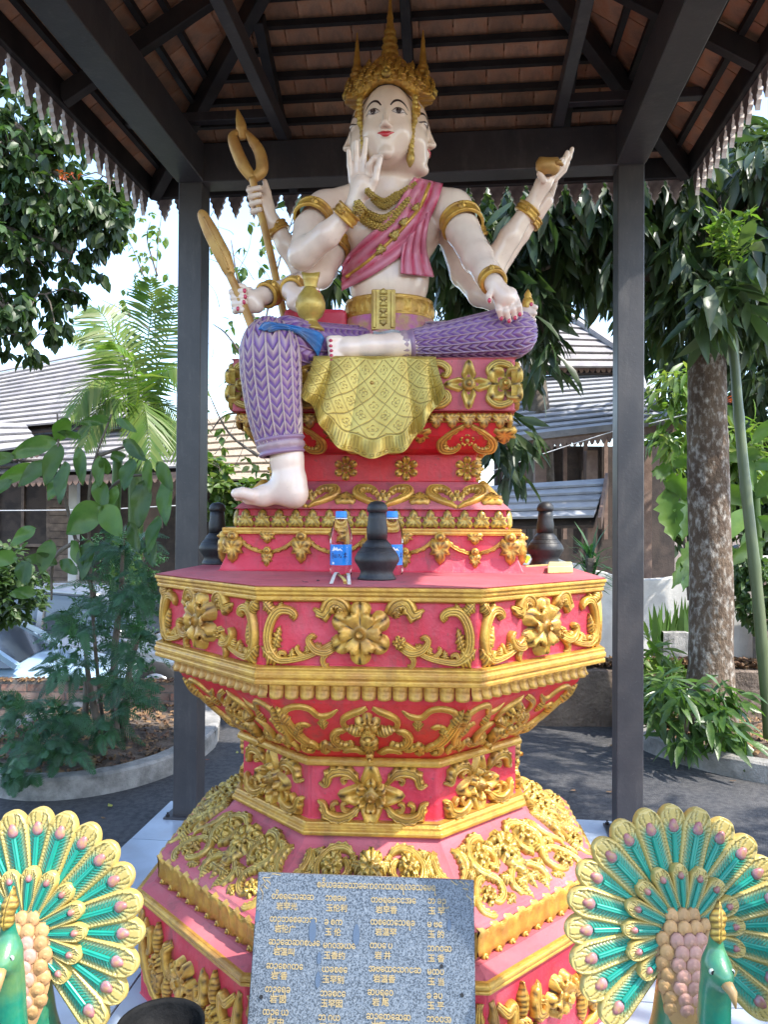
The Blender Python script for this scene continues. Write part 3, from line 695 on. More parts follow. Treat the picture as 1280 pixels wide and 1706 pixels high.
tier('gold_band', [(0.69, 1.132), (0.733, 1.139), (0.733, 1.152), (0.728, 1.155), (0.735, 1.158), (0.735, 1.172), (0.730, 1.175), (0.732, 1.187), (0.715, 1.191)], 'gold')
tier('drum_block', [(0.708, 1.189), (0.708, 1.374)], 'rose_paint')
tier('gold_band', [(0.712, 1.372), (0.728, 1.377), (0.728, 1.388), (0.724, 1.390), (0.731, 1.393), (0.731, 1.403), (0.736, 1.405), (0.736, 1.4145), (0.730, 1.416)], 'gold')
tier('top_slab', [(0.729, 1.410), (0.729, 1.4185)], 'dusty_pink')
# face frames: origin at the middle of the face's lower edge
FACES = []
for k, ang in enumerate((-90, -45, 0, -135, 180)):
    a = R(ang); FACES.append((Vector((math.cos(a), math.sin(a), 0)), ang % 90 != 0))
def fplane(ang_n, diag, A0, z0, A1, z1):
    A0 *= KA; A1 *= KA
    n = ang_n; q = 1.0 if not diag else (1+WK)/math.sqrt(2)
    u = Vector((-n.y, n.x, 0)); o = n*(A0*q); t = n*(A1*q)
    W = lambda v: OR(v.x, v.y, 0)-OC
    return frame(OC+W(o)+Vector((0, 0, z0)), W(u), W(t-o)+Vector((0, 0, z1-z0)))
HW = DHW/FHW
def put_faces(items, A0, z0, A1, z1, faces=(0, 1, 2, 3, 4), off=0.0):
    for i in faces:
        n, dg = FACES[i]; M = fplane(n, dg, A0, z0, A1, z1)
        place(items, M @ Matrix.Translation((0, 0, off)), ped, .97*(HW if dg else 1.0))
def tracer(cx, by, D, zoom, ox, oy):
    s = D/1290/zoom
    def T(*pts): return [((ox*0+px-cx)*s, (by-py)*s) for px, py in pts]
    return T
# ---- drum frieze (traced from the left half of the front face, then mirrored)
T = tracer((614-240)*3.0476, (1113-930)*3.0476, 2.21, 3.0476, 0, 0); px = 2.21/1290/3.0476*1.12
items = []
for mir in (False, True):
    items.append(orn('scroll_ornament', scroll_mesh(T((735, 318), (752, 295), (722, 272), (668, 275), (630, 325), (612, 400), (622, 470), (668, 520), (740, 520), (830, 500), (905, 462), (975, 425)), [17*px, 20*px, 24*px, 23*px, 22*px, 17*px, 14*px, 16*px], .022, teeth=0, k=5), mir=mir))
    items.append(orn('leaf_ornament', leaf_mesh(105*px, 42*px, .02, 3, .2), at=T((668, 528))[0], rot=62, mir=mir))
    items.append(orn('leaf_ornament', leaf_mesh(85*px, 30*px, .022, 2, .1), at=T((645, 285))[0], rot=48, mir=mir))
    items.append(orn('leaf_ornament', leaf_mesh(110*px, 26*px, .018, 4, -.35), at=T((640, 470))[0], rot=-38, mir=mir))
    items.append(orn('scroll_ornament', scroll_mesh(T((975, 455), (920, 480), (862, 468), (828, 425), (845, 400), (868, 412)), [14*px, 20*px, 19*px, 16*px, 14*px, 10*px], .026), mir=mir))
    items.append(orn('scroll_ornament', scroll_mesh(T((940, 478), (905, 510), (910, 545), (936, 548)), [14*px, 15*px, 13*px, 10*px], .018), mir=mir))
    items.append(orn('scroll_ornament', scroll_mesh(T((840, 505), (790, 495), (765, 465), (778, 450)), [12*px, 12*px, 11*px, 8*px], .016), mir=mir))
    items.append(orn('scroll_ornament', scroll_mesh(T((690, 545), (672, 515), (680, 485), (705, 490), (700, 510)), [10*px, 13*px, 12*px, 9*px, 6*px], .020), mir=mir))
    items.append(orn('wing_leaf', scroll_mesh(T((1035, 290), (1000, 240), (945, 232), (905, 290), (850, 262)), [26*px, 36*px, 38*px, 34*px, 7*px], .024, teeth=1, k=6, groove=.55), mir=mir))
    items.append(orn('flower_bud', flower_mesh(34*px, .024, 5, K=6), at=T((978, 430))[0], mir=mir))
for mir in (False, True):
    for (x_, y_, L_, w_, r_) in ((830, 500, 62, 22, 20), (740, 520, 55, 20, 8), (905, 462, 50, 18, 75), (612, 400, 58, 20, -150), (668, 275, 48, 18, -10), (975, 250, 60, 24, 215)):
        items.append(orn('leaf_ornament', leaf_mesh(L_*px, w_*px, .017, 3, .2), at=T((x_, y_))[0], rot=r_, mir=mir))
items.append(orn('flower_ornament', flower_mesh(150*px, .046, 6, R(30)), at=T((1100, 380))[0]))
put_faces(items, 0.708, 1.187, 0.708, 1.374)
# ---- lotus petal row under the drum
def petal_mesh(w, h, d):
    V = []; n = 6
    for i, (y, z) in enumerate(((0, .2), (.15, .75), (.45, .6), (.7, .7), (.88, 1.0), (1.0, .9), (1.05, .1))):
        for a in (-1, -.8, -.3, .3, .8, 1): V.append((a*w/2*(1 if y < .8 else 1-(y-.8)*.5), -y*h*(1-.06*abs(a)**3), (z*(1-.55*abs(a)**3)-(.1 if abs(a) == 1 else 0))*d))
    Fc = [(i*6+j, (i+1)*6+j, (i+1)*6+j+1, i*6+j+1) for i in range(6) for j in range(5)]
    return V, Fc
def petal_row(A, z, n, w, h, d, tilt, faces=(0, 1, 2, 3, 4), name='lotus_petal', vf=None, m='gold', up=False):
    me = orn(name, vf or petal_mesh(w*.96, h, d), m)[1]
    for i in faces:
        nv, dg = FACES[i]; M = fplane(nv, dg, A, z, A-tilt if not up else A, z+.1 if up else z+.1)
        if not up: M = fplane(nv, dg, A, z, A+tilt*.1, z+.1)
        half = A*(DHW if dg else FHW); k = n if not dg else max(1, round(n*HW))
        for j in range(k):
            place([(name, me)], M @ Matrix.Translation((-half+(j+.5)*2*half/k, 0, 0)), ped, 2*half/k/w)
petal_row(0.668, 1.137, 13, 0.0463, 0.050, 0.022, 0)
# ---- flared block
T = tracer((612-370)*4.571, (1268-1130)*4.571, 2.37, 4.571, 0, 0); px = 2.37/1290/4.571*1.22
A_lo, A_hi = 0.475, 0.655; tp = lambda y: .93
items = []; K1 = 1.47
def TT(*p): return [(a, b*K1) for a, b in T(*p)]
for mir in (False, True):
    items.append(orn('scroll_ornament', scroll_mesh(TT((625, 540), (500, 440), (420, 320), (400, 240), (450, 195), (540, 180), (620, 200), (680, 250), (760, 250), (850, 205)), [30*px, 40*px, 40*px, 30*px, 24*px, 22*px, 22*px, 24*px, 26*px, 9*px], .018, teeth=0, k=5), mir=mir, tap=tp))
    items.append(orn('leaf_ornament', leaf_mesh(190*px, 42*px, .024, 4, .2), at=TT((440, 330))[0], rot=35, mir=mir, tap=tp))
    items.append(orn('leaf_ornament', leaf_mesh(120*px, 34*px, .02, 3), at=TT((715, 270))[0], rot=180, mir=mir, tap=tp))
    items.append(orn('scroll_ornament', scroll_mesh(TT((560, 480), (500, 400), (500, 340), (560, 325), (600, 355)), [20*px, 24*px, 22*px, 22*px, 26*px], .016), mir=mir, tap=tp))
    items.append(orn('scroll_ornament', scroll_mesh(TT((1085, 190), (980, 220), (890, 270), (890, 330), (940, 350)), [22*px, 24*px, 24*px, 22*px, 12*px], .018), mir=mir, tap=tp))
    items.append(orn('scroll_ornament', scroll_mesh(TT((930, 370), (830, 380), (790, 440), (840, 500), (930, 500), (920, 470)), [18*px, 30*px, 34*px, 34*px, 26*px, 12*px], .019, teeth=1), mir=mir, tap=tp))
    items.append(orn('scroll_ornament', scroll_mesh(TT((840, 560), (760, 520), (700, 500), (690, 560), (740, 585)), [26*px, 30*px, 28*px, 24*px, 16*px], .016, teeth=-1), mir=mir, tap=tp))
    items.append(orn('scroll_ornament', scroll_mesh(TT((1050, 590), (980, 545), (890, 550), (860, 590)), [26*px, 24*px, 24*px, 14*px], .016), mir=mir, tap=tp))
    items.append(orn('leaf_ornament', leaf_mesh(150*px, 46*px, .03, 3), at=TT((1060, 375))[0], rot=72, mir=mir, tap=tp))
    items.append(orn('scroll_ornament', scroll_mesh(TT((660, 560), (600, 500), (540, 490), (520, 540), (600, 590)), [24*px, 26*px, 26*px, 22*px, 20*px], .016, teeth=1), mir=mir, tap=tp))
    items.append(orn('leaf_ornament', leaf_mesh(150*px, 36*px, .022, 4), at=TT((470, 420))[0], rot=-20, mir=mir, tap=tp))
items.append(orn('flower_ornament', flower_mesh(95*px, .034, 5, R(18), K=8), at=TT((1085, 300))[0], tap=tp))
items.append(orn('flower_bud', bud_mesh(TT((1085, 385))[0], 58*px, .04, 14, .7), tap=tp))
items.append(orn('leaf_ornament', tri_leaf(170*px, 70*px, .03), at=TT((1085, 430))[0], rot=180, tap=tp))
items.append(orn('flower_bud', bud_mesh(TT((1085, 580))[0], 30*px, .035, 10), tap=tp))
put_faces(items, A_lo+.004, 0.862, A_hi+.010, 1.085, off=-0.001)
# ---- neck
T = tracer((612-370)*4.571, (1362-1130)*4.571, 2.47, 4.571, 0, 0); px = 2.47/1290/4.571; items = []
for mir in (False, True):
    items.append(orn('wing_leaf', scroll_mesh(T((1000, 790), (930, 700), (830, 685), (760, 720), (740, 790), (680, 785)), [16*px, 44*px, 48*px, 44*px, 32*px, 8*px], .026, teeth=-1, groove=.55), mir=mir))
    items.append(orn('scroll_ornament', scroll_mesh(T((960, 740), (910, 730), (868, 745), (880, 775), (905, 765)), [12*px, 17*px, 18*px, 14*px, 8*px], .024), mir=mir))
    items.append(orn('wing_leaf', scroll_mesh(T((1010, 950), (930, 1020), (830, 1045), (740, 1010), (715, 940), (672, 915)), [22*px, 40*px, 44*px, 44*px, 32*px, 8*px], .026, teeth=1, groove=.55), mir=mir))
    items.append(orn('scroll_ornament', scroll_mesh(T((930, 985), (880, 975), (870, 935), (900, 925), (908, 950)), [14*px, 20*px, 18*px, 14*px, 8*px], .022), mir=mir))
    items.append(orn('scroll_ornament', scroll_mesh(T((800, 1000), (790, 945), (820, 925), (835, 950)), [18*px, 20*px, 16*px, 10*px], .022), mir=mir))
items.append(orn('flower_ornament', flower_mesh(215*px, .028, 4, 0, 1, 1.2, K=12), at=T((1092, 870))[0]))
items.append(orn('flower_ornament', flower_mesh(135*px, .046, 6, R(30), 1, K=8), at=T((1092, 870))[0]))
put_faces(items, .462, .658, .462, .832)
# ---- skirt relief
def sk(vf, **k): return orn(k.pop('name', 'scroll_ornament'), vf, 'gold_bright', tap=lambda y: 1-(y)*1.30, **k)
items = []
for mir in (False, True):
    items.append(sk(scroll_mesh([(.075, .215), (.125, .238), (.185, .228), (.218, .185), (.205, .140), (.168, .112), (.140, .085), (.150, .048), (.185, .035), (.205, .058), (.188, .075)], [.010, .017, .019, .019, .018, .016, .015, .016, .015, .012, .007], .026, teeth=1, k=6), mir=mir))
    items.append(sk(scroll_mesh([(.130, .200), (.095, .185), (.088, .150), (.112, .128), (.132, .145), (.118, .162)], [.010, .015, .016, .015, .011, .006], .024, teeth=-1), mir=mir))
    items.append(sk(scroll_mesh([(.175, .112), (.225, .112), (.262, .078), (.268, .035), (.235, .008), (.200, .010)], [.009, .015, .017, .017, .015, .006], .022, teeth=-1), mir=mir))
    items.append(sk(scroll_mesh([(.290, .235), (.268, .200), (.272, .158), (.300, .130), (.305, .100)], [.010, .018, .018, .014, .006], .022, teeth=1), mir=mir))
    items.append(sk(scroll_mesh([(.250, .150), (.240, .185), (.262, .215), (.245, .232)], [.008, .014, .013, .006], .020), mir=mir))
    items.append(sk(flower_mesh(.046, .040, 6, K=7), at=(.158, .180), mir=mir, name='flower_bud'))
    items.append(sk(flower_mesh(.034, .034, 5, K=6), at=(.215, .060), mir=mir, name='flower_bud'))
    for (x_, y_, L_, w_, r_) in ((.165, .150, .062, .022, 190), (.205, .215, .055, .019, -70), (.225, .150, .05, .018, -120), (.120, .095, .065, .022, 120), (.245, .120, .05, .018, -20), (.060, .060, .075, .024, 100), (.055, .055, .065, .021, 175), (.300, .055, .055, .02, 30), (.105, .03, .06, .02, -95), (.085, .215, .05, .018, 150)):
        items.append(sk(leaf_mesh(L_, w_, .024, 3, .15), at=(x_, y_), rot=r_, mir=mir, name='leaf_ornament'))
    items.append(sk(scroll_mesh([(.018, .105), (.055, .095), (.085, .065), (.075, .030), (.045, .025), (.045, .048)], [.010, .016, .017, .015, .011, .006], .022, teeth=1), mir=mir))
    items.append(sk(leaf_mesh(.075, .026, .026, 3, .2), at=(.02, .165), rot=-62, mir=mir, name='leaf_ornament'))
items.append(sk(flower_mesh(.066, .040, 8, K=6), at=(0, .175), name='flower_ornament'))
items.append(sk(tri_leaf(.085, .050, .030), at=(0, .145), rot=180, name='leaf_ornament'))
items.append(sk(leaf_mesh(.09, .024, .026, 4), at=(0, .10), rot=180, name='leaf_ornament'))
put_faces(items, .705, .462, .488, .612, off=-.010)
# ---- wavy frieze of the frieze block and its beads
def frieze(i):
    nv, dg = FACES[i]; M = fplane(nv, dg, .704, .372, .700, .458); half = .712*(DHW if dg else FHW)
    n = 96; rows = []
    for q, (y, z) in enumerate(((0, -.002), (.01, .016), (.03, .013), (.06, .016), (.078, .024), (.088, .004))):
        row = []
        for j in range(n+1):
            t = -half+2*half*j/n; ph = t/.062*2*math.pi
            sag = .007*math.sin(ph)+.003*math.sin(2*ph+1)
            row.append(M @ Vector((t, y+(sag if y > .05 else sag*.8 if y < .015 else 0), z+(.003*math.sin(t/.008) if .02 < y < .07 else 0))))
        rows.append(row)
    b = MB(); b.sheet(rows); b.build('wavy_frieze', 'gold', ped, smooth=True)
    k = max(4, round(2*half/.062)); me = orn('gold_bead', bud_mesh((0, 0), .012, .016, 8), 'gold')[1]
    for j in range(k): place([('gold_bead', me)], M @ Matrix.Translation((-half+(j+.5)*2*half/k, .004, .006)), ped)
for i in range(5): frieze(i)
# ---- base block relief
items = []
for mir in (False, True):
    items.append(orn('scroll_ornament', scroll_mesh([(.325, .29), (.318, .22), (.30, .15), (.26, .09), (.20, .05), (.14, .03)], [.010, .018, .022, .022, .018, .01], .022, teeth=1), mir=mir))
    items.append(orn('scroll_ornament', scroll_mesh([(.30, .27), (.27, .24), (.24, .25), (.235, .21), (.25, .18), (.275, .19)], [.010, .016, .015, .014, .012, .007], .026), mir=mir))
    items.append(orn('scroll_ornament', scroll_mesh([(.10, .26), (.13, .23), (.12, .18), (.085, .17), (.08, .20), (.105, .205)], [.012, .02, .02, .016, .012, .007], .026, teeth=1), mir=mir))
    items.append(orn('tassel_ornament', leaf_mesh(.10, .02, .028, 2), at=(.19, .20), rot=0, mir=mir))
    items.append(orn('flower_bud', flower_mesh(.036, .036, 5, K=6), at=(.19, .165), mir=mir))
    items.append(orn('leaf_ornament', tri_leaf(.09, .038, .026), at=(.19, .15), rot=180, mir=mir))
    items.append(orn('leaf_ornament', leaf_mesh(.09, .022, .024, 3, .3), at=(.12, .15), rot=200, mir=mir))
items.append(orn('flower_ornament', flower_mesh(.07, .04, 6, K=8), at=(0, .19)))
put_faces(items, .765, .0, .765, .318)

# ================================================================ throne (square tiers above the pedestal)
SCX, SCY = -0.026, 3.30
def TR(x, y, z=0): return Vector((SCX+x*math.cos(OA)*1+y*math.sin(OA), SCY-x*math.sin(OA)+y*math.cos(OA), z))
thr = thing('throne', TR(0, 0, 1.4185), 'red stepped square seat with gold flowers and leaf rows on top of the eight-sided pedestal', 'throne')
def rtier(name, prof, m, parent=thr):
    b = MB()
    for hw, fr, z in prof: b.v += [tuple(TR(x, y, z)) for x, y in ((hw, -fr), (hw, fr*.85), (-hw, fr*.85), (-hw, -fr))]
    k = len(prof)
    b.f = [tuple(reversed((i*4+j, (i+1)*4+j, (i+1)*4+(j+1) % 4, i*4+(j+1) % 4))) for i in range(k-1) for j in range(4)]+[tuple(range(4)), tuple(reversed(range((k-1)*4, k*4)))]
    return b.build(name, m, parent, bevel=0.006, bseg=2)
rtier('plinth', [(0.560, 0.475, 1.4185), (0.540, 0.455, 1.47), (0.538, 0.452, 1.556)], 'rose_paint')
rtier('gold_band', [(0.548, .462, 1.554), (.553, .466, 1.560), (.549, .463, 1.566), (.553, .466, 1.572), (.548, .462, 1.578)], 'gold')
rtier('leaf_tier', [(.505, .42, 1.576), (.500, .415, 1.650)], 'rose_paint')
rtier('lower_curve', [(.512, .43, 1.648), (.505, .42, 1.66), (.46, .36, 1.70), (.415, .29, 1.74), (.405, .26, 1.76)], 'dusty_pink')
rtier('seat_neck', [(.40, .235, 1.758), (.40, .235, 1.872)], 'red_paint')
rtier('upper_curve', [(.405, .25, 1.870), (.43, .29, 1.885), (.47, .34, 1.93), (.50, .365, 1.975), (.505, .37, 1.985)], 'red_paint')
rtier('bead_tier', [(.51, .372, 1.983), (.51, .372, 2.02)], 'red_paint')
rtier('seat_block', [(.532, .40, 2.018), (.532, .40, 2.215)], 'dusty_pink')
def sframe(f0, z0, f1, z1, side=0, hw0=0, hw1=0):
    if side == 0: return frame(TR(0, -f0, z0), TR(1, 0)-TR(0, 0), TR(0, -f1, z1)-TR(0, -f0, z0))
    s = side; return frame(TR(s*hw0, 0, z0), TR(0, s, 0)-TR(0, 0), TR(s*hw1, 0, z1)-TR(s*hw0, 0, z0))
def on_seat(items, f0, z0, f1, z1, hw0=0, hw1=0, off=0.0, sides=True):
    for s in ((0, 1, -1) if sides else (0,)):
        place(items, sframe(f0, z0, f1, z1, s, hw0, hw1) @ Matrix.Translation((0, 0, off)), thr, 1.0 if s == 0 else (f0+f1)/(hw0+hw1))
# seat block: crosses with C scrolls, flowers on the corners
it = []
for cx in (-.36, 0.0, .36):
    it += [orn('cross_flower', flower_mesh(.074, .026, 4, 0, 1, 1.4, K=12), 'gold_bright', at=(cx, .098)), orn('flower_bud', bud_mesh((cx, .098), .026, .04, 12), 'gold_bright')]
    for mir in (-1, 1):
        for up in (-1, 1):
            it.append(orn('scroll_ornament', scroll_mesh([(cx+mir*.165, .098+up*.040), (cx+mir*.150, .098+up*.068), (cx+mir*.108, .098+up*.078), (cx+mir*.077, .098+up*.056), (cx+mir*.085, .098+up*.032), (cx+mir*.103, .098+up*.040)], [.008, .014, .016, .016, .013, .008], .022), 'gold_bright'))
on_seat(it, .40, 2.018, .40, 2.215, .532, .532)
for sx in (-1, 1):
    for M in (sframe(.40, 2.018, .40, 2.215, 0) @ Matrix.Translation((sx*.495, .098, 0)), sframe(.4, 2.018, .4, 2.215, sx, .532, .532) @ Matrix.Translation((-.36 if sx > 0 else .36, .098, -.012))):
        place([orn('corner_flower', flower_mesh(.080, .04, 4, R(45), 1, .3, K=10), 'gold_bright')], M, thr)
place([orn('corner_flower', flower_mesh(.078, .04, 5, R(45), 1, .3, K=10), 'gold')], sframe(.40, 2.018, .40, 2.215, 0) @ Matrix.Translation((-.29, .098, 0)), thr)
def seat_row(name, vf, f, z, n, hw, m, flip=False, side=True, tilt=0, off=0.0):
    me = orn(name, vf, m, rot=180 if flip else 0)[1]
    for s in ((0, 1, -1) if side else (0,)):
        M = sframe(f, z, f, z+.1, s, hw, hw); half = hw if s == 0 else f
        k = n if s == 0 else max(2, int(n*f/hw))
        for j in range(k): place([(name, me)], M @ Matrix.Translation((-half+(j+.5)*2*half/k, 0, off)), thr)
seat_row('pendant_leaf', tri_leaf(.062, .036, .022), .372, 2.014, 17, .51, 'gold', flip=True)
seat_row('upright_leaf', tri_leaf(.072, .034, .022), .418, 1.578, 16, .503, 'gold_bright')
# curved tiers: heart shaped scrolls
def heart(cx, flip):
    out = []
    f = -1 if flip else 1
    for m_ in (-1, 1):
        pth = [(cx, .005), (cx+m_*.05, .035), (cx+m_*.095, .08), (cx+m_*.092, .118), (cx+m_*.055, .125), (cx+m_*.030, .105), (cx+m_*.042, .092)]
        if flip: pth = [(a, .135-b) for a, b in pth]
        out.append(orn('heart_scroll', scroll_mesh(pth, [.008, .014, .021, .023, .017, .011, .007], .026, teeth=m_*f, k=6), 'gold'))
    c = (cx, .075 if not flip else .06)
    out.append(orn('flower_bud', flower_mesh(.032, .028, 5, R(18), 1, K=6), 'gold', at=c))
    return out
it = heart(-.24, False)+heart(0.04, False)+heart(.32, False)
for cx in (-.10, .18, .45): it.append(orn('leaf_ornament', tri_leaf(.085, .042, .022), 'gold', at=(cx, .02)))
on_seat(it, .43, 1.655, .30, 1.742, .512, .425, off=-.004)
it = heart(-.30, True)+heart(.0, True)+heart(.36, True)
for cx in (-.15, .18, .50): it.append(orn('leaf_ornament', tri_leaf(.08, .05, .022), 'gold', at=(cx, .115), rot=180))
on_seat(it, .275, 1.878, .372, 1.985, .42, .503, off=-.004)
it = [orn('flower_ornament', flower_mesh(.050, .03, 6, R(30), 1, K=8), 'gold', at=(cx, .055)) for cx in (-.36, -.115, .125, .365)]
on_seat(it, .235, 1.758, .235, 1.872, .40, .40)
# plinth swags
it = []
for k in range(5):
    cx = -.51+k*.255
    it.append(orn('pendant_leaf', tri_leaf(.10, .042, .034), 'gold', at=(cx, .105), rot=180)); it.append(orn('flower_bud', bud_mesh((cx, .108), .022, .036, 12), 'gold'))
    if k < 4:
        m_ = cx+.1275
        it.append(orn('swag', scroll_mesh([(cx+.02, .10), (cx+.06, .068), (m_-.018, .050)], [.008, .0085, .008], .016, k=6, teeth=1), 'gold'))
        it.append(orn('swag', scroll_mesh([(m_+.018, .050), (cx+.195, .068), (cx+.235, .10)], [.008, .0085, .008], .016, k=6, teeth=-1), 'gold'))
        it.append(orn('pendant_leaf', tri_leaf(.058, .024, .024), 'gold', at=(m_, .05), rot=180)); it.append(orn('flower_bud', bud_mesh((m_, .056), .016, .026, 10), 'gold'))
        it.append(orn('leaf_ornament', tri_leaf(.048, .032, .022), 'gold', at=(m_, .128), rot=180))
on_seat(it, .455, 1.437, .453, 1.556, .54, .538)
# ================================================================ seated figure
mat('skin_paint', (0.86, 0.68, 0.54), 0.26, (0.78, 0.58, 0.46), 5, 0.12, 90, col3=(0.60, 0.40, 0.31), scale3=3, amt3=0.30, dirt=.10, coat=0.35, bdist=0.003)
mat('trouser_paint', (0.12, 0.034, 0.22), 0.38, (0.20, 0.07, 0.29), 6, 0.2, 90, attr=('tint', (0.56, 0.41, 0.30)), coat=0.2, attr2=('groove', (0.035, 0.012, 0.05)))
mat('pink_paint', (0.56, 0.030, 0.090), 0.36, (0.62, 0.12, 0.20), 18, 0.25, 60, col3=(0.62, 0.35, 0.38), scale3=9, amt3=0.6, attr=('tint', (0.62, 0.20, 0.27)), coat=0.2)
mat('skirt_paint', (0.52, 0.16, 0.24), 0.5, (0.50, 0.32, 0.12), 20, 0.4, 50, col3=(0.55, 0.12, 0.42), scale3=12, amt3=0.8)
mat('blue_paint', (0.02, 0.16, 0.42), 0.4, (0.03, 0.10, 0.25), 10, 0.2, 60, col3=(0.35, 0.25, 0.06), scale3=9, amt3=0.5)
mat('lip_red', (0.50, 0.006, 0.015), 0.3, coat=0.4)
mat('brow_black', (0.030, 0.012, 0.010), 0.4)
mat('eye_white', (0.60, 0.50, 0.46), 0.25, coat=0.6)
mat('iris_brown', (0.030, 0.010, 0.007), 0.35)
mat('nail_red', (0.55, 0.04, 0.09), 0.25, coat=0.5)
mat('gold_cloth', (0.57, 0.42, 0.095), 0.30, (0.47, 0.32, 0.06), 10, 0.25, 120, metal=0.4, attr=('tint', (0.12, 0.075, 0.02)), bdist=0.003)
sta = thing('deity_statue', P(628, 600, 3.25), 'seated four-faced deity statue with eight arms, tall gold crown, pink sash and purple trousers', 'statue')
C = Clay((-0.72, 2.55, 1.62), (0.86, 3.60, 3.44), 0.0040)
def pr(x, D): return x*D/1290
def arm(pts, k=0.03):
    """pts: (px, py, D, r_px)"""
    p = [P(a, b, d) for a, b, d, r in pts]; r = [pr(r_, d) for a, b, d, r_ in pts]
    for i in range(len(p)-1): C.cone(p[i], p[i+1], r[i], r[i+1], k if i == 0 else 0.018)
def finger(pts, r0=6.2, r1=4.6, k=0.006):
    p = [P(*a) for a in pts]; n = len(p); r = [pr(r0+(r1-r0)*i/(n-1), pts[i][2]) for i in range(n)]
    for i in range(n-1): C.cone(p[i], p[i+1], r[i], r[i+1], k if i == 0 else 0.004)
# torso
C.ell(P(654, 385, 3.30), (.205, .135, .175), 0.03); C.ell(P(648, 465, 3.29), (.172, .125, .20), 0.05)
C.ell(P(616, 385, 3.215), (.085, .055, .06), 0.05); C.ell(P(692, 385, 3.215), (.085, .055, .06), 0.05)
C.ell(P(646, 548, 3.27), (.18, .12, .11), 0.05)
arm([(545, 351, 3.22, 31), (600, 336, 3.27, 31), (650, 322, 3.29, 34), (700, 336, 3.27, 31), (754, 350, 3.22, 32)], .05)
arm([(649, 345, 3.28, 40), (650, 265, 3.24, 34), (650, 240, 3.22, 34)], .05)
# left side arms
arm([(540, 352, 3.22, 31), (516, 382, 3.12, 26), (504, 425, 3.03, 24), (545, 392, 2.97, 21), (586, 350, 2.94, 14.5)])
arm([(568, 372, 3.32, 28), (548, 425, 3.27, 25), (532, 458, 3.20, 23), (500, 478, 3.08, 18), (484, 484, 3.01, 14)])
arm([(562, 380, 3.38, 26), (540, 448, 3.34, 22), (490, 478, 3.22, 19), (441, 492, 3.08, 14)])
arm([(556, 375, 3.40, 26), (505, 447, 3.38, 21), (478, 410, 3.37, 17), (455, 372, 3.36, 13)])
# right side arms
arm([(756, 352, 3.22, 32), (772, 385, 3.13, 28), (796, 430, 3.02, 26), (812, 455, 2.95, 22), (824, 473, 2.88, 15)])
arm([(765, 370, 3.34, 28), (795, 430, 3.37, 24), (818, 447, 3.37, 21), (850, 395, 3.34, 18), (884, 345, 3.31, 13)])
arm([(768, 380, 3.42, 26), (822, 452, 3.46, 20), (866, 390, 3.45, 16), (892, 358, 3.44, 13)])
arm([(752, 378, 3.36, 27), (775, 455, 3.30, 24), (800, 490, 3.20, 20), (845, 512, 3.08, 15), (872, 522, 3.0, 12)])
# raised hand, palm to the front
D = 2.92
C.cone(P(590, 342, D), P(603, 308, D-.01), pr(14, D), pr(17, D), .02); C.cone(P(598, 320, D), P(590, 300, D), pr(12, D), pr(9, D), .015)
C.cone(P(605, 318, D), P(614, 298, D), pr(13, D), pr(9, D), .015); C.ell(P(613, 316, D-.015), (pr(11, D), .02, pr(15, D)), .015)
finger([(587, 302, D), (583, 276, D-.01), (581, 251, D-.03)], 6.2, 4); finger([(596, 298, D), (594, 266, D-.01), (594, 236, D-.03)], 6.6, 4.2)
finger([(606, 296, D), (606, 262, D-.01), (610, 231, D-.03)], 6.6, 4.2); finger([(615, 298, D), (615, 275, D-.03), (624, 263, D-.04), (635, 260, D-.035)], 6.4, 4)
finger([(616, 318, D-.01), (625, 300, D-.03), (629, 280, D-.04), (634, 264, D-.045)], 7.5, 4.6)
# hand on the vase
D = 2.97
C.cone(P(484, 486, D+.02), P(500, 497, D), pr(14, D), pr(16, D), .02); C.cone(P(488, 505, D), P(496, 512, D), pr(12, D), pr(9, D), .015)
finger([(498, 485, D), (513, 480, D-.04), (527, 484, D-.05), (532, 492, D-.03)], 6, 4.4); finger([(500, 493, D), (513, 488, D-.055), (524, 490, D-.06), (530, 498, D-.05)], 6, 4.4)
finger([(500, 502, D), (508, 497, D-.06), (518, 497, D-.075)], 6, 4.5); finger([(494, 512, D), (502, 508, D-.06), (512, 508, D-.08)], 6, 4.5)
finger([(490, 492, D+.02), (500, 512, D+.05), (512, 520, D+.05)], 6, 4.5)
# fist round the club
D = 3.03
C.cone(P(441, 492, D+.05), P(418, 500, D), pr(14, D), pr(17, D), .02); C.cone(P(428, 510, D), P(412, 512, D), pr(12, D), pr(10, D), .015)
for i, y in enumerate((483, 493, 503, 514)):
    finger([(416, y+1, D+.03), (392+i*2, y+2, D+.02), (386+i*2, y+4, D-.03), (404, y+2, D-.055), (408 if i < 3 else 394, y+1, D-.05)], 6.4, 4.8)
finger([(420, 494, D-.01), (404, 478, D-.02), (394, 476, D-.03)], 7, 4.6)
# hand round the trident
D = 3.34
C.cone(P(453, 372, D), P(436, 342, D), pr(14, D), pr(17, D), .02); C.cone(P(446, 345, D), P(441, 318, D+.01), pr(11, D), pr(8, D), .015)
for i, y in enumerate((313, 324, 336, 349)):
    finger([(440+i, y+3, D+.01), (416+i*2, y+1, D), (415+i*2, y+4, D-.04), (433, y, D-.06)], 6, 4.6)
finger([(450, 345, D), (446, 320, D), (441, 302, D)], 7, 4.4)
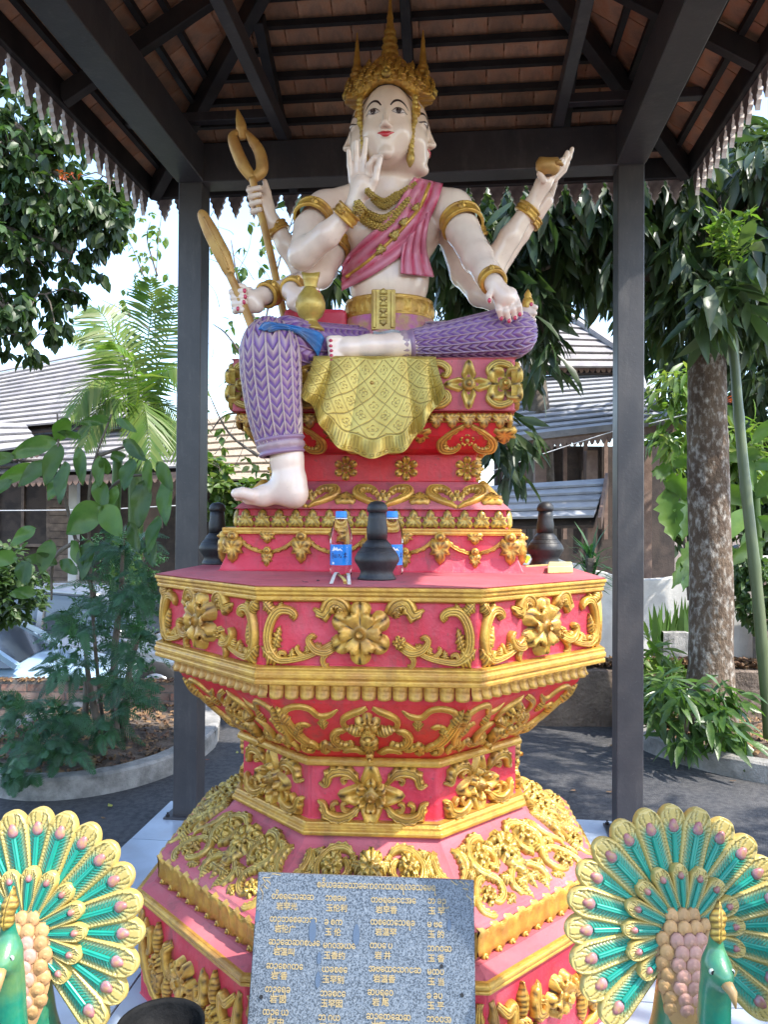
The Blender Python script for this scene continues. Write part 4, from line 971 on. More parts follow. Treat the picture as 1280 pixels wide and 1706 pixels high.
# hand on the knee
D = 2.86
C.cone(P(824, 474, D), P(842, 496, D-.01), pr(15, D), pr(17, D), .02); C.cone(P(834, 494, D), P(836, 504, D-.01), pr(11, D), pr(8, D), .015); C.cone(P(852, 490, D), P(858, 502, D), pr(11, D), pr(8, D), .015)
for (a, b), (c, d), (e, f) in (((830, 502), (832, 517), (836, 530)), ((841, 504), (844, 519), (849, 534)), ((851, 502), (855, 515), (859, 529)), ((860, 498), (865, 510), (868, 523))):
    finger([(a, b, D), (c, d, D-.02), (e, f, D-.005)], 6.2, 4.6)
finger([(822, 480, D-.01), (815, 492, D-.02), (816, 502, D-.02)], 6.5, 4.6)
# raised hand under the bowl
D = 3.28
C.cone(P(884, 345, D+.03), P(906, 306, D), pr(12, D), pr(14, D), .02); C.cone(P(906, 306, D), P(920, 290, D-.01), pr(13, D), pr(10, D), .015)
finger([(922, 294, D+.02), (941, 276, D+.02), (949, 262, D+.01), (954, 248, D)], 6.2, 3.8); finger([(920, 290, D), (936, 274, D), (943, 262, D), (946, 254, D-.01)], 6.2, 4)
finger([(916, 288, D-.03), (930, 276, D-.04), (937, 266, D-.04)], 6.2, 4.2); finger([(906, 300, D-.05), (900, 290, D-.06), (900, 280, D-.05)], 6.2, 4.2)
finger([(925, 298, D+.05), (940, 284, D+.05), (947, 270, D+.04)], 6, 4)
D = 3.42
C.cone(P(894, 354, D), P(908, 334, D), pr(14, D), pr(15, D), .02)
for i in range(4): finger([(903+i*5, 335-i*3, D), (912+i*4, 318-i*3, D+.02), (917+i*4, 300-i*3, D+.03)], 6, 4)
# hand behind the knee
D = 2.98
C.cone(P(868, 520, D+.03), P(878, 523, D), pr(13, D), pr(15, D), .02)
for i, y in enumerate((511, 521, 532, 543)):
    finger([(872, y, D+.02), (882, y-1, D-.02), (893-i*1.5, y+1, D-.03)], 6, 4.6)
# legs (inside the trousers) and feet
arm([(480, 700, 2.80, 24), (478, 765, 2.80, 27), (482, 800, 2.80, 27), (486, 818, 2.80, 26)], .01)
C.ell(P(494, 826, 2.80), (pr(17, 2.8), .055, pr(20, 2.8)), .02)
C.cone(P(482, 815, 2.8), P(440, 825, 2.8), pr(23, 2.8), pr(17, 2.8), .03); C.cone(P(440, 827, 2.8), P(414, 829, 2.8), pr(16, 2.8), pr(12, 2.8), .02)
C.cone(P(440, 827, 2.86), P(414, 829, 2.87), pr(14, 2.8), pr(11, 2.8), .02)
finger([(420, 825, 2.775), (404, 821, 2.77), (393, 822, 2.77)], 11, 8.5, .01)
for i in range(4): finger([(424+i*3, 828, 2.815+i*.024), (404+i*4, 826, 2.815+i*.024), (395+i*5, 829, 2.815+i*.024)], 8, 6, .006)
arm([(720, 574, 2.96, 18), (655, 576, 2.94, 20), (615, 577, 2.93, 19), (580, 580, 2.92, 18), (562, 581, 2.92, 17)], .01)
for i, y in enumerate((566, 575, 584, 592, 600)):
    finger([(566, y, 2.90), (550+i*.8, y, 2.885)], 7.5, 7.2 if i == 0 else 6.2, .005)
# head: four faces
HC = np.array(P(649, 233, 3.20)); HC[2] = 3.175
def facemat(a):
    return Matrix.Rotation(a, 3, 'Z')
FA = [R(-5+90*i) for i in range(4)]     # local +Y is outwards after turning by 180
def FM(i):
    m = Matrix.Rotation(FA[i]+math.pi, 3, 'Z'); return m
def fpt(i, x, y, z):
    if i in (1, 3): y -= .017
    return Vector(HC)+FM(i) @ Vector((x, y, z))
for i in range(4):
    m = FM(i)
    e = lambda c, r, k=.02, sub=False: C.ell(fpt(i, *c), r, k, m, sub)
    e((0, .065, .048), (.107, .117, .150), .02)
    e((0, .096, -.068), (.076, .083, .066), .04)
    e((0, .160, -.118), (.026, .022, .018), .025)
    for s in (-1, 1):
        e((s*.050, .128, -.020), (.046, .044, .050), .03)
        e((s*.048, .188, .048), (.026, .012, .014), .014, True)
        e((s*.048, .157, .043), (.027, .022, .015), .008)
        C.ell(fpt(i, s*.014, .186, -.020), (.011, .011, .008), .008)
    C.cone(fpt(i, 0, .170, .060), fpt(i, 0, .198, -.012), .009, .0125, .012)
    C.ell(fpt(i, 0, .200, -.016), (.012, .012, .010), .008)
    e((0, .181, -.047), (.027, .009, .0065), .006); e((0, .179, -.058), (.021, .010, .007), .006)
V, Q = C.mesh(); V = relax(V, Q, 2, .45)
body = np_mesh('body', V, Q, True, MATS['skin_paint'], sta)
BV = BVHTree.FromPolygons([tuple(v) for v in V], [tuple(q) for q in Q.tolist()])
del C
def ray_px(px, py, bvh=BV, off=0.0, dflt=3.2):
    o = Vector((0, 0, 1.6)); d = (P(px, py, 3.0)-o).normalized(); h = bvh.ray_cast(o, d)
    if h[0] is None: return None
    n = h[1] if h[1].dot(d) < 0 else -h[1]
    return h[0]+(n*0.35-d*0.65)*off
# ---- painted face features laid on the surface
def on_face(i, x, z, off=.0012):
    o = fpt(i, x, .4, z); d = FM(i) @ Vector((0, -1, 0)); h = BV.ray_cast(o, d)
    return (h[0]-d*off) if h[0] is not None else fpt(i, x, .18, z)
def face_strip(name, i, top, bot, m, n=14, k=4, off=.0012):
    a = cat_rom([(x, z, 0) for x, z in top], 4); c = cat_rom([(x, z, 0) for x, z in bot], 4); n = len(a)
    b = MB(); b.sheet([[on_face(i, *(a[j].lerp(c[j], q/k)).xy, off) for q in range(k+1)] for j in range(n)]); return b.build(name, m, sta, smooth=True)
def disc(name, i, x, z, r, m, off, sz=1.0):
    b = MB(); n = 14; vs = [on_face(i, x, z, off)]+[on_face(i, x+r*math.cos(2*math.pi*j/n), z+r*sz*math.sin(2*math.pi*j/n), off) for j in range(n)]
    b.add(vs, [(0, j+1, (j+1) % n+1) for j in range(n)]); b.build(name, m, sta, smooth=True)
for i in range(4):
    for s in (-1, 1):
        face_strip('eyebrow', i, [(s*.017, .066), (s*.032, .087), (s*.053, .094), (s*.073, .085), (s*.089, .062)], [(s*.020, .061), (s*.034, .077), (s*.053, .0845), (s*.071, .077), (s*.088, .061)], 'brow_black')
        face_strip('eye_white', i, [(s*.024, .039), (s*.036, .0495), (s*.050, .0535), (s*.065, .049), (s*.079, .041)], [(s*.024, .039), (s*.037, .034), (s*.050, .0315), (s*.064, .034), (s*.079, .041)], 'eye_white')
        disc('iris', i, s*.051, .0430, .0110, 'iris_brown', .0022)
        face_strip('upper_eyelid_line', i, [(s*.022, .039), (s*.036, .0528), (s*.050, .0575), (s*.066, .0530), (s*.085, .042)], [(s*.022, .038), (s*.036, .0485), (s*.050, .0525), (s*.065, .0480), (s*.082, .0405)], 'brow_black', off=.0026)
        face_strip('lower_eyelid_line', i, [(s*.027, .0395), (s*.038, .0352), (s*.050, .0322), (s*.063, .0352), (s*.074, .040)], [(s*.027, .0388), (s*.038, .0338), (s*.050, .0306), (s*.063, .0338), (s*.074, .0392)], 'brow_black', off=.0024)
    face_strip('lips', i, [(-.034, -.044), (-.020, -.041), (-.009, -.036), (0, -.040), (.009, -.036), (.020, -.041), (.034, -.044)], [(-.034, -.045), (-.022, -.053), (-.011, -.062), (0, -.064), (.011, -.062), (.022, -.053), (.034, -.045)], 'lip_red', k=5)
# ---- nails
def nail(px, py, D, w=3.2, h=4.4, m='nail_red'):
    p = P(px, py, D); b = MB(); n = 10
    b.add([p+Vector((pr(w, D)*math.cos(2*math.pi*j/n)*q, yy, pr(h, D)*math.sin(2*math.pi*j/n)*q)) for q, yy in ((1, .004), (.85, -.002), (.4, -.004)) for j in range(n)], [(i*n+j, i*n+(j+1) % n, (i+1)*n+(j+1) % n, (i+1)*n+j) for i in range(2) for j in range(n)]+[tuple(range(2*n, 3*n))])
    b.build('fingernail', m, sta, smooth=True)
def nail_at(px, py, w=3.2, h=4.2, name='fingernail'):
    h_ = ray_px(px, py, BV, .0)
    if h_ is not None: nail(px, py, h_.y-.001, w, h)
for q in ((836, 530), (849, 534), (859, 529), (867, 523), (816, 500), (530, 487), (526, 493), (515, 497), (508, 508), (407, 484), (408, 494), (406, 503), (396, 514), (886, 507)): nail_at(*q)
for q in ((551, 567), (551, 576), (552, 584), (552, 592), (553, 600)): nail_at(q[0], q[1], 3.4, 2.8)
# ---- crown
K = Clay(HC+np.array((-.27, -.27, -.02)), HC+np.array((.27, .27, .66)), .005)
for i in range(4):
    K.ell(fpt(i, 0, .066, .050), (.124, .122, .156), .02, FM(i))
    if i in (1, 3): K.ell(fpt(i, 0, .085, .085), (.120, .145, .120), .03, FM(i))
cx, cy, cz = [float(v) for v in HC]
prof = [(.140, .160), (.152, .185), (.152, .212), (.136, .242), (.112, .275), (.084, .305), (.060, .34), (.034, .36), (.040, .375), (.030, .39), (.036, .405), (.026, .42), (.031, .435), (.022, .45), (.026, .465), (.017, .49), (.010, .56), (.004, .64)]
def spire(x, y, z, c, pf, carve=0.006, N=9):
    X, Y = x-c[0], y-c[1]; r = np.sqrt(X*X+Y*Y); lz = z-c[2]; a = np.arctan2(Y, X)
    R_ = np.interp(lz, [q[1] for q in pf], [q[0] for q in pf]); row = np.floor(lz/.035)
    sc = np.abs(np.sin(N*a+row*math.pi/2)); saw = 1-(lz/.035-row)
    return np.maximum((r-R_-carve*(sc*saw*1.6-.6)*np.clip(R_/.05, 0, 1))*.75, np.maximum(pf[0][1]-lz, lz-pf[-1][1]))
K.fun((cx-.22, cy-.22, cz+.15), (cx+.22, cy+.22, cz+.66), lambda x, y, z: spire(x, y, z, (cx, cy, cz), prof), k=.015)
sp = [(.05, .15), (.048, .19), (.036, .23), (.031, .255), (.034, .265), (.026, .275), (.030, .29), (.022, .30), (.025, .31), (.018, .325), (.010, .40), (.003, .475)]
for i in (1, 3):
    c = fpt(i, 0, .155, 0); K.fun((c.x-.07, c.y-.07, cz+.14), (c.x+.07, c.y+.07, cz+.49), lambda x, y, z: spire(x, y, z, (c.x, c.y, cz), sp, .004, 4), k=.01)
K.fun((cx-.3, cy-.3, cz-.1), (cx+.3, cy+.3, cz+.052), lambda x, y, z: (z-(cz+.045))+0*x+0*y, sub=True)
for i in range(4):
    Mi = FM(i).transposed()
    def opening(x, y, z):
        X, Y = x-cx, y-cy; lx = Mi[0][0]*X+Mi[0][1]*Y; ly = Mi[1][0]*X+Mi[1][1]*Y; lz = z-cz
        return np.maximum(np.maximum(np.abs(lx)-.107, lz-(.176-.060*np.abs(lx/.107)**4)), .03-ly)
    K.fun((cx-.3, cy-.3, cz-.1), (cx+.3, cy+.3, cz+.2), opening, k=.004, sub=True)
V2, Q2 = K.mesh(); V2 = relax(V2, Q2, 1, .4); del K
# carved flame texture on the lower cap
rel = V2-HC; ang = np.arctan2(rel[:, 1], rel[:, 0]); rr = np.linalg.norm(rel[:, :2], axis=1)
w_ = np.clip((.24-rel[:, 2])/.04, 0, 1)*np.clip((rr-.06)/.05, 0, 1)
row = np.floor(rel[:, 2]/.028); dsp = w_*(np.abs(np.sin(13*ang+row*1.57))*(1-(rel[:, 2]/.028-row))*.013-.004)
V2[:, 0] += np.cos(ang)*dsp; V2[:, 1] += np.sin(ang)*dsp; V2[:, 2] -= dsp*.4
crown = np_mesh('crown', V2, Q2, True, MATS['gold'], sta)
BC = BVHTree.FromPolygons([tuple(v) for v in V2], [tuple(q) for q in Q2.tolist()])
fl_me = orn('flame_leaf', leaf_mesh(.05, .014, .012, 2, .15), 'gold')[1]
def at_world(me, name, p, zax, up, parent, s=1.0):
    zax = Vector(zax).normalized(); up = Vector(up); up = (up-zax*up.dot(zax)).normalized(); x = up.cross(zax)
    M = Matrix((x*s, up*s, zax*s)).transposed().to_4x4(); M.translation = p
    o = bpy.data.objects.new(name, me); COL.objects.link(o); o.parent = parent; o.matrix_basis = wmat(parent).inverted() @ M; return o
for q, (zz, n, ss) in enumerate(((.178, 24, .8), (.20, 22, .95), (.222, 18, 1.0), (.255, 12, .9))):
    for j in range(n):
        a = 2*math.pi*(j+.5*(q % 2))/n; dr = Vector((math.cos(a), math.sin(a), 0)); o = Vector(HC)+Vector((0, 0, zz))+dr*.5
        h = BC.ray_cast(o, -dr)
        if h[0] is None or (h[0]-Vector(HC)).xy.length < .08: continue
        at_world(fl_me, 'flame_leaf', h[0], dr+Vector((0, 0, .2)), (0, 0, 1), sta, ss)
for i in range(4):
    h = BC.ray_cast(fpt(i, 0, .5, .205), FM(i) @ Vector((0, -1, 0)))
    if h[0] is not None:
        p = h[0]; at_world(orn('medallion', bud_mesh((0, 0), .021, .018, 14), 'gold_bright')[1], 'medallion', p, FM(i) @ Vector((0, 1, .3)), (0, 0, 1), sta)
        at_world(fl_me, 'flame_leaf', p+Vector((0, 0, .015)), FM(i) @ Vector((0, 1, .3)), (0, 0, 1), sta, 1.2)
    # dark painted line round the face opening
    pts = []
    for j in range(25):
        a = math.pi*j/24; x = -.106*math.cos(a); x = max(-.105, min(.105, x*1.02)); z = (.173-.060*abs(x/.107)**4) if 2 < j < 22 else None
        if z is None: z = .06*(j if j <= 2 else 24-j)/2-.01
        pts.append(on_face(i, x*.985, z, .002))
    if i: continue
    b = MB(); b.tube(pts, .0024, 6); b.build('hairline', 'brow_black', sta, smooth=True)
# bead strands hanging between the faces
for i in range(4):
    a = FA[i]+math.pi+R(45); dr = Vector((-math.sin(a), math.cos(a), 0)); pts = []; rs = []
    base = Vector(HC)+dr*.157
    for j in range(64):
        t = j/63; z = .135-.28*t; pts.append(base+Vector((0, 0, z))-dr*(.028*t if t > .4 else 0)); rs.append(.0085+.0045*abs(math.sin(j*.75)) if t < .78 else .017*math.sin((1-t)/.22*math.pi*.75+.15)+.001)
    b = MB(); b.tube(pts, rs, 10); b.build('bead_strand', 'gold_bright', sta, smooth=True)
# ---- bracelets and armlets
def band(name, c, ax, r, w, m='gold', studs=8, flat=1.0):
    c = Vector(c); ax = Vector(ax).normalized(); b = MB(); n = 28; u = ax.orthogonal().normalized(); v = ax.cross(u); rows = []
    for q, h in ((-1, -.004), (-1, .006), (-.82, .010), (-.62, .009), (-.55, .004), (-.2, .0065), (.2, .0065), (.55, .004), (.62, .009), (.82, .010), (1, .006), (1, -.004)):
        rows.append([c+ax*(q*w/2)+(u*math.cos(2*math.pi*j/n)+v*math.sin(2*math.pi*j/n))*(r+h+(.004*max(0, math.sin(studs*2*math.pi*j/n)) if abs(q) < .5 else 0)) for j in range(n)])
    b.sheet(rows, close=True); o = b.build(name, m, sta, smooth=True)
    me = orn('stud', flower_mesh(w*.30, .012, 5, K=5), m)[1]
    d = (Vector((0, -1, .15))); d = (d-ax*d.dot(ax)).normalized()
    x = ax; M = Matrix((ax, d.cross(ax), d)).transposed().to_4x4(); M.translation = c+d*(r+.006)
    s = bpy.data.objects.new('stud', me); COL.objects.link(s); s.parent = o; s.matrix_basis = wmat(o).inverted() @ M
def bandpx(name, a, c, rp, w, t=.5, m='gold'):
    A = P(*a); B = P(*c); band(name, A.lerp(B, t), B-A, pr(rp, a[2]), w, m)
bandpx('bracelet', (562, 375, 2.955), (592, 340, 2.93), 19, .048)
bandpx('armlet', (532, 345, 3.18), (504, 395, 3.06), 29, .055, .35)
bandpx('armlet', (568, 372, 3.32), (542, 440, 3.24), 28, .06, .55)
bandpx('bracelet', (500, 478, 3.08), (478, 488, 2.98), 18, .04)
bandpx('bracelet', (462, 484, 3.13), (434, 496, 3.04), 18, .05)
bandpx('bracelet', (473, 400, 3.37), (450, 364, 3.36), 17, .04)
bandpx('armlet', (758, 345, 3.2), (784, 405, 3.08), 32, .06, .45)
bandpx('armlet', (768, 372, 3.34), (795, 430, 3.37), 31, .06, .4)
bandpx('bracelet', (812, 455, 2.95), (830, 480, 2.85), 19, .04)
bandpx('bracelet', (866, 370, 3.33), (892, 334, 3.31), 17, .045)
bandpx('bracelet', (872, 384, 3.45), (898, 350, 3.44), 16, .04)
# ---- trousers
def trouser(name, pts, rs, strips, pitch, down, n_a=252, seg=44, amp=.0095, flat=1.0, ph=0.0):
    p = cat_rom(pts, seg); rr_ = lerp_list(rs, len(p)); m = len(p); Vv = np.zeros((m, n_a, 3)); T = np.zeros((m, n_a)); GG = np.zeros((m, n_a)); L = 0
    ref = Vector((0, -1, 0)); a = np.arange(n_a)/n_a*2*np.pi
    for i in range(m):
        t = (p[min(i+1, m-1)]-p[max(i-1, 0)]).normalized()
        if i: L += (p[i]-p[i-1]).length
        u = (ref-t*ref.dot(t)).normalized(); w = t.cross(u)
        s = a/(2*np.pi)*strips+ph; fr = s-np.floor(s); tri = np.abs(fr-.5)*2
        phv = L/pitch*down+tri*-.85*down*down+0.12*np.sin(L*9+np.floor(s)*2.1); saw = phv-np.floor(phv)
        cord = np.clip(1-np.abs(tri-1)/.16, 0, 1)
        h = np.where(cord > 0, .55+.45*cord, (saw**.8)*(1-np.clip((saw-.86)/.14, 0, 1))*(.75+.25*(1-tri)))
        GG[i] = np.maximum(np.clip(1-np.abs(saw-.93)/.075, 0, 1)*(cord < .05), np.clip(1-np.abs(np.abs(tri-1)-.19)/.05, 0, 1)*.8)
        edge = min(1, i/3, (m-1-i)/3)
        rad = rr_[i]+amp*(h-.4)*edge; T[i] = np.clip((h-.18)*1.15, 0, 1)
        Vv[i] = np.array(p[i])+np.cos(a)[:, None]*rad[:, None]*np.array(u)*flat+np.sin(a)[:, None]*rad[:, None]*np.array(w)
    idx = np.arange(m*n_a).reshape(m, n_a); F_ = np.stack([idx[:-1], np.roll(idx[:-1], -1, 1), np.roll(idx[1:], -1, 1), idx[1:]], -1).reshape(-1, 4)
    global GRV
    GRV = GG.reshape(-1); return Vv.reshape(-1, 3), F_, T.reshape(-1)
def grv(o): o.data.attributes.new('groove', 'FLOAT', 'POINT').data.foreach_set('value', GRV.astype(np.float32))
D = 2.80
kn = [(452, 541, 2.84, 8), (451, 546, 2.83, 28), (450, 560, 2.82, 41), (450, 585, 2.80, 49), (452, 625, 2.80, 49), (457, 680, 2.80, 45), (464, 725, 2.80, 39), (467, 738, 2.80, 37)]
tv, tf, tt = trouser('t', [P(*q[:3]) for q in kn], [pr(q[3], q[2]) for q in kn], 14, .034, -1)
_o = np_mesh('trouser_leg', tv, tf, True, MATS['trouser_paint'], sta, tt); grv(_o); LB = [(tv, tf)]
th = [(450, 572, 2.83, 30), (475, 572, 2.88, 44), (520, 580, 3.0, 42), (600, 585, 3.2, 40), (640, 585, 3.25, 30)]
tv, tf, tt = trouser('t', [P(*q[:3]) for q in th], [pr(q[3], q[2]) for q in th], 12, .034, 1, ph=.3)
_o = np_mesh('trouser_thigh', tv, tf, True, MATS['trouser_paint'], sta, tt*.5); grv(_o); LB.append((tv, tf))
cr = [(668, 575, 2.955, 16), (690, 573, 2.96, 23), (730, 570, 2.965, 28), (780, 564, 2.97, 34), (830, 558, 2.98, 40), (860, 555, 2.985, 40), (876, 553, 2.99, 32), (886, 552, 3.0, 14), (888, 552, 3.0, 3)]
tv, tf, tt = trouser('t', [P(*q[:3]) for q in cr], [pr(q[3], q[2]) for q in cr], 14, .034, 1, seg=40)
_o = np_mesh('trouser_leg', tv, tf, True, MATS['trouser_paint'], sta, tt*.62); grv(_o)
th = [(884, 562, 3.04, 8), (870, 562, 3.06, 28), (800, 566, 3.16, 32), (700, 570, 3.24, 32)]
tv, tf, tt = trouser('t', [P(*q[:3]) for q in th], [pr(q[3], q[2]) for q in th], 12, .034, 1, seg=34)
_o = np_mesh('trouser_thigh', tv, tf, True, MATS['trouser_paint'], sta, tt); grv(_o)
def cuff(a, c, r0, r1, rows=5, beads=14):
    A = P(*a); B_ = P(*c); ax = (B_-A); n = 40; u = ax.orthogonal().normalized(); v = ax.normalized().cross(u); b = MB(); R0 = pr(r0, a[2]); R1 = pr(r1, a[2]); gr = []
    for q, h in ((0, -.01), (0, .004), (.10, .008), (.2, .003), (.26, .0), (.4, .004), (.6, .004), (.74, 0), (.8, .003), (.9, .008), (1, .004), (1, -.012)):
        gr.append([A+ax*q+(u*math.cos(2*math.pi*j/n)+v*math.sin(2*math.pi*j/n))*(R0+(R1-R0)*q+h+(.006*max(0, math.sin(2*math.pi*j/n*beads/1)) if .3 < q < .7 else 0)) for j in range(n)])
    b.sheet(gr, close=True); o = b.build('trouser_cuff', 'trouser_paint', sta, smooth=True)
    me = o.data; at = me.attributes.new('tint', 'FLOAT', 'POINT'); at.data.foreach_set('value', [0.35 if (k//n) not in (5, 6) else .6 for k in range(len(me.vertices))])
cuff((466, 730, 2.80), (470, 758, 2.80), 39, 35); cuff((690, 573, 2.955), (656, 576, 2.95), 22, 18)
# ---- cloth laid over the figure: a sheet between two edges, dropped on what lies behind
def drape(name, eA, eB, m, bvh, n=8, k=28, off=.01, fold=.006, nf=5, thick=.006, dflt=3.2, wave=0.0, tintf=True):
    a = cat_rom([(x, y, 0) for x, y in eA], n); c = cat_rom([(x, y, 0) for x, y in eB], n); N = min(len(a), len(c)); rows = []; T = []
    last = None
    for j in range(N):
        row = []
        for q in range(k+1):
            p = a[j].lerp(c[j], q/k); h = None
            for bv in bvh:
                hh = ray_px(p.x, p.y, bv, 0)
                if hh is not None and (h is None or hh.y < h.y): h = hh
            row.append((p, h))
        rows.append(row)
    Dm = np.array([[(h.y if h is not None else np.nan) for p, h in r] for r in rows])
    gm = np.nanmean(Dm) if not np.all(np.isnan(Dm)) else dflt
    for i in range(Dm.shape[0]):
        r = Dm[i]
        if np.all(np.isnan(r)): Dm[i] = Dm[i-1] if i else gm
        else: Dm[i] = np.interp(np.arange(len(r)), np.where(~np.isnan(r))[0], r[~np.isnan(r)])
    for _ in range(4):
        E = np.pad(Dm, 1, mode='edge'); Dm = (E[1:-1, 1:-1]*2+E[:-2, 1:-1]+E[2:, 1:-1]+E[1:-1, :-2]+E[1:-1, 2:])/6
    out = []
    for j in range(N):
        rr2 = []
        for q in range(k+1):
            f = math.cos(q/k*nf*2*math.pi+wave*j/N*6)*.5+.5; e = min(1, q/2, (k-q)/2)
            p, h = rows[j][q]; rr2.append(P(p.x, p.y, Dm[j, q]-off-fold*f*(.5+.5*e))); T.append(f if tintf else 0)
        out.append(rr2)
    b = MB(); b.sheet(out, thick); o = b.build(name, m, sta, smooth=True)
    at = o.data.attributes.new('tint', 'FLOAT', 'POINT'); at.data.foreach_set('value', (T*2)[:len(o.data.vertices)] if thick else T)
    return o
drape('sash', [(690, 296), (676, 318), (660, 345), (638, 372), (605, 400), (582, 424), (570, 444)], [(738, 308), (730, 335), (718, 362), (704, 392), (668, 427), (618, 460), (569, 485)], 'pink_paint', [BV], fold=.012, nf=3.5, off=.012)
drape('sash_tail', [(672, 408), (668, 432), (667, 456)], [(716, 352), (709, 410), (722, 462)], 'pink_paint', [BV], n=12, fold=.018, nf=3, off=.022, wave=.3)
drape('blue_cloth', [(430, 548), (442, 536), (478, 540), (512, 547), (532, 553), (541, 563)], [(452, 552), (474, 548), (500, 556), (512, 570), (524, 584), (530, 596)], 'blue_paint', [BVHTree.FromPolygons([tuple(v) for v in a_], [tuple(q) for q in b_.tolist()]) for a_, b_ in LB]+[BV], off=.012, fold=.008, nf=2)
def px_tube(name, pts, r, m, off=.02, bvh=None, seg=8):
    c = cat_rom([(x, y, 0) for x, y in pts], seg); out = []; last = 3.1
    for p in c:
        h = ray_px(p.x, p.y, bvh or BV, 0)
        if h is not None: last = h.y
        out.append(P(p.x, p.y, last-off))
    b = MB(); b.tube(out, r, 8); return b.build(name, m, sta, smooth=True)
px_tube('sash_cord', [(716, 306), (700, 345), (675, 375), (652, 400), (612, 436), (576, 462)], .0075, 'gold', .028)
for (x, y, s, r_) in ((652, 398, .8, -42), (640, 410, .75, 138), (690, 352, .6, -30), (668, 376, .65, -40)):
    h = ray_px(x, y, BV, 0)
    if h is not None: at_world(orn('sash_ornament', tri_leaf(.07, .026, .018), 'gold_bright', rot=r_)[1], 'sash_ornament', P(x, y, h.y-.030), (0, -1, 0), (0, 0, 1), sta, s)
def necklace(name, top, bot, n, rb, off=.008):
    o = drape(name, top, bot, 'gold', [BV], off=off, fold=.002, nf=2, k=10, thick=.006)
    a = cat_rom([(x, y, 0) for x, y in top], 5); c = cat_rom([(x, y, 0) for x, y in bot], 5); me = orn('necklace_flower', flower_mesh(rb*1.25, .014, 5, K=4), 'gold_bright')[1]
    for j in range(0, len(a)):
        for q in ((.3, .8) if (c[j]-a[j]).length > 11 else (.5,)):
            p = a[j].lerp(c[j], q); h = ray_px(p.x, p.y, BV, 0)
            if h is not None and (j+int(q*10)) % n == 0:
                M = Matrix((Vector((1, 0, 0)), Vector((0, 0, 1)), Vector((0, -1, 0)))).transposed().to_4x4(); M.translation = P(p.x, p.y, h.y-off-.006)
                s = bpy.data.objects.new('necklace_flower', me); COL.objects.link(s); s.parent = o; s.matrix_basis = wmat(o).inverted() @ M
necklace('necklace', [(612, 316), (626, 326), (642, 330), (664, 318), (690, 304)], [(614, 322), (628, 340), (643, 348), (668, 328), (692, 312)], 1, .011)
necklace('collar', [(598, 336), (612, 348), (636, 357), (660, 348), (680, 330)], [(594, 352), (610, 374), (636, 384), (664, 366), (684, 340)], 1, .016)
# ---- belt, buckle and skirt
bc = P(649, 505, 3.285)
z0, z1 = P(649, 522, 3.14).z, P(649, 487, 3.14).z
def ring(name, z0, z1, r0, r1, m, rows, sy=.76, n=72, wob=None):
    b = MB(); g = []
    for q, h in rows:
        g.append([Vector((bc.x+(r0+(r1-r0)*q+h+(wob(q, a) if wob else 0))*math.cos(a), bc.y+(r0+(r1-r0)*q+h+(wob(q, a) if wob else 0))*math.sin(a)*sy, z0+(z1-z0)*q)) for a in [2*math.pi*j/n for j in range(n)]])
    b.sheet(g, close=True); return b.build(name, m, sta, smooth=True)
ring('belt', z0, z1, .182, .176, 'gold', [(0, -.03), (0, .004), (.06, .010), (.14, .004), (.2, .006), (.5, .010), (.8, .006), (.86, .004), (.94, .010), (1, .004), (1, -.03)], n=144, wob=lambda q, a: .006*math.sin(a*44+(q-.5)*6*(1 if int(a*44/math.pi/2) % 2 else -1)) if .15 < q < .85 else 0)
ring('skirt', P(649, 572, 3.12).z, z0+.004, .228, .188, 'skirt_paint', [(0, -.03), (0, .0), (.3, .004), (.6, .0), (1, .0)], wob=lambda q, a: .005*math.sin(a*14+q*3)*(1-q))
b = MB(); f0 = P(639, 517, 3.135); b.box(f0, (.098, .022, P(639, 484, 3.135).z-P(639, 552, 3.135).z)); bk = b.build('buckle_panel', 'gold_bright', sta, bevel=.004)
for q in (-1, 1):
    b = MB(); b.box(f0+Vector((q*.036, -.013, 0)), (.014, .010, .150)); b.build('panel_rib', 'gold_bright', bk, bevel=.003)
for j in range(6):
    at_world(orn('panel_leaf', tri_leaf(.028, .018, .008), 'gold_bright', rot=0 if j % 2 else 180)[1], 'panel_leaf', f0+Vector((0, -.011, -.060+j*.024+(.0 if j % 2 else .02))), (0, -1, 0), (0, 0, 1), bk, 1.0)
# ---- gold cloth over the edge of the seat
nu, nv = 230, 190
u = np.linspace(0, 1, nu); v = np.linspace(0, 1, nv); U, Vv = np.meshgrid(u, v)
bo = cat_rom([(498, 655, 0), (520, 676, 0), (535, 712, 0), (560, 742, 0), (598, 757, 0), (640, 760, 0), (676, 750, 0), (700, 718, 0), (718, 690, 0), (744, 656, 0)], 20)
bx = np.interp(u, np.linspace(0, 1, len(bo)), [q.x for q in bo]); by = np.interp(u, np.linspace(0, 1, len(bo)), [q.y for q in bo])
tx = 522+205*u; ty = 596+2.5*np.sin(u*math.pi*5)
v2 = np.clip((Vv-.06)/.94, 0, 1)
X = tx[None, :]+(bx-tx)[None, :]*(v2**1.35); Y = ty[None, :]+(by-ty)[None, :]*v2
by = by+2.5*np.sin(u*2*math.pi*6.5)+2*np.sin(u*17)
Y = ty[None, :]+(by-ty)[None, :]*v2
fold = (np.abs(np.sin(math.pi*(U*4.2+.35*np.sin(2*math.pi*U))+.5))**.7)*(.012+.046*v2)*(.22+.85*np.abs(2*U-1.04)**1.2)+.012*v2*np.sin(U*math.pi)
hem = np.clip((v2-.80)/.2, 0, 1); Dd = 2.872-fold-.018*v2-.024*hem*np.sin(U*2*math.pi*6.5)
Dd = np.where(Vv < .06, 2.872+(0.06-Vv)/.06*.14, Dd-.0)
la = U*7+v2*4.2; lb = U*7-v2*4.2
def fr(x): return np.abs(x-np.round(x))
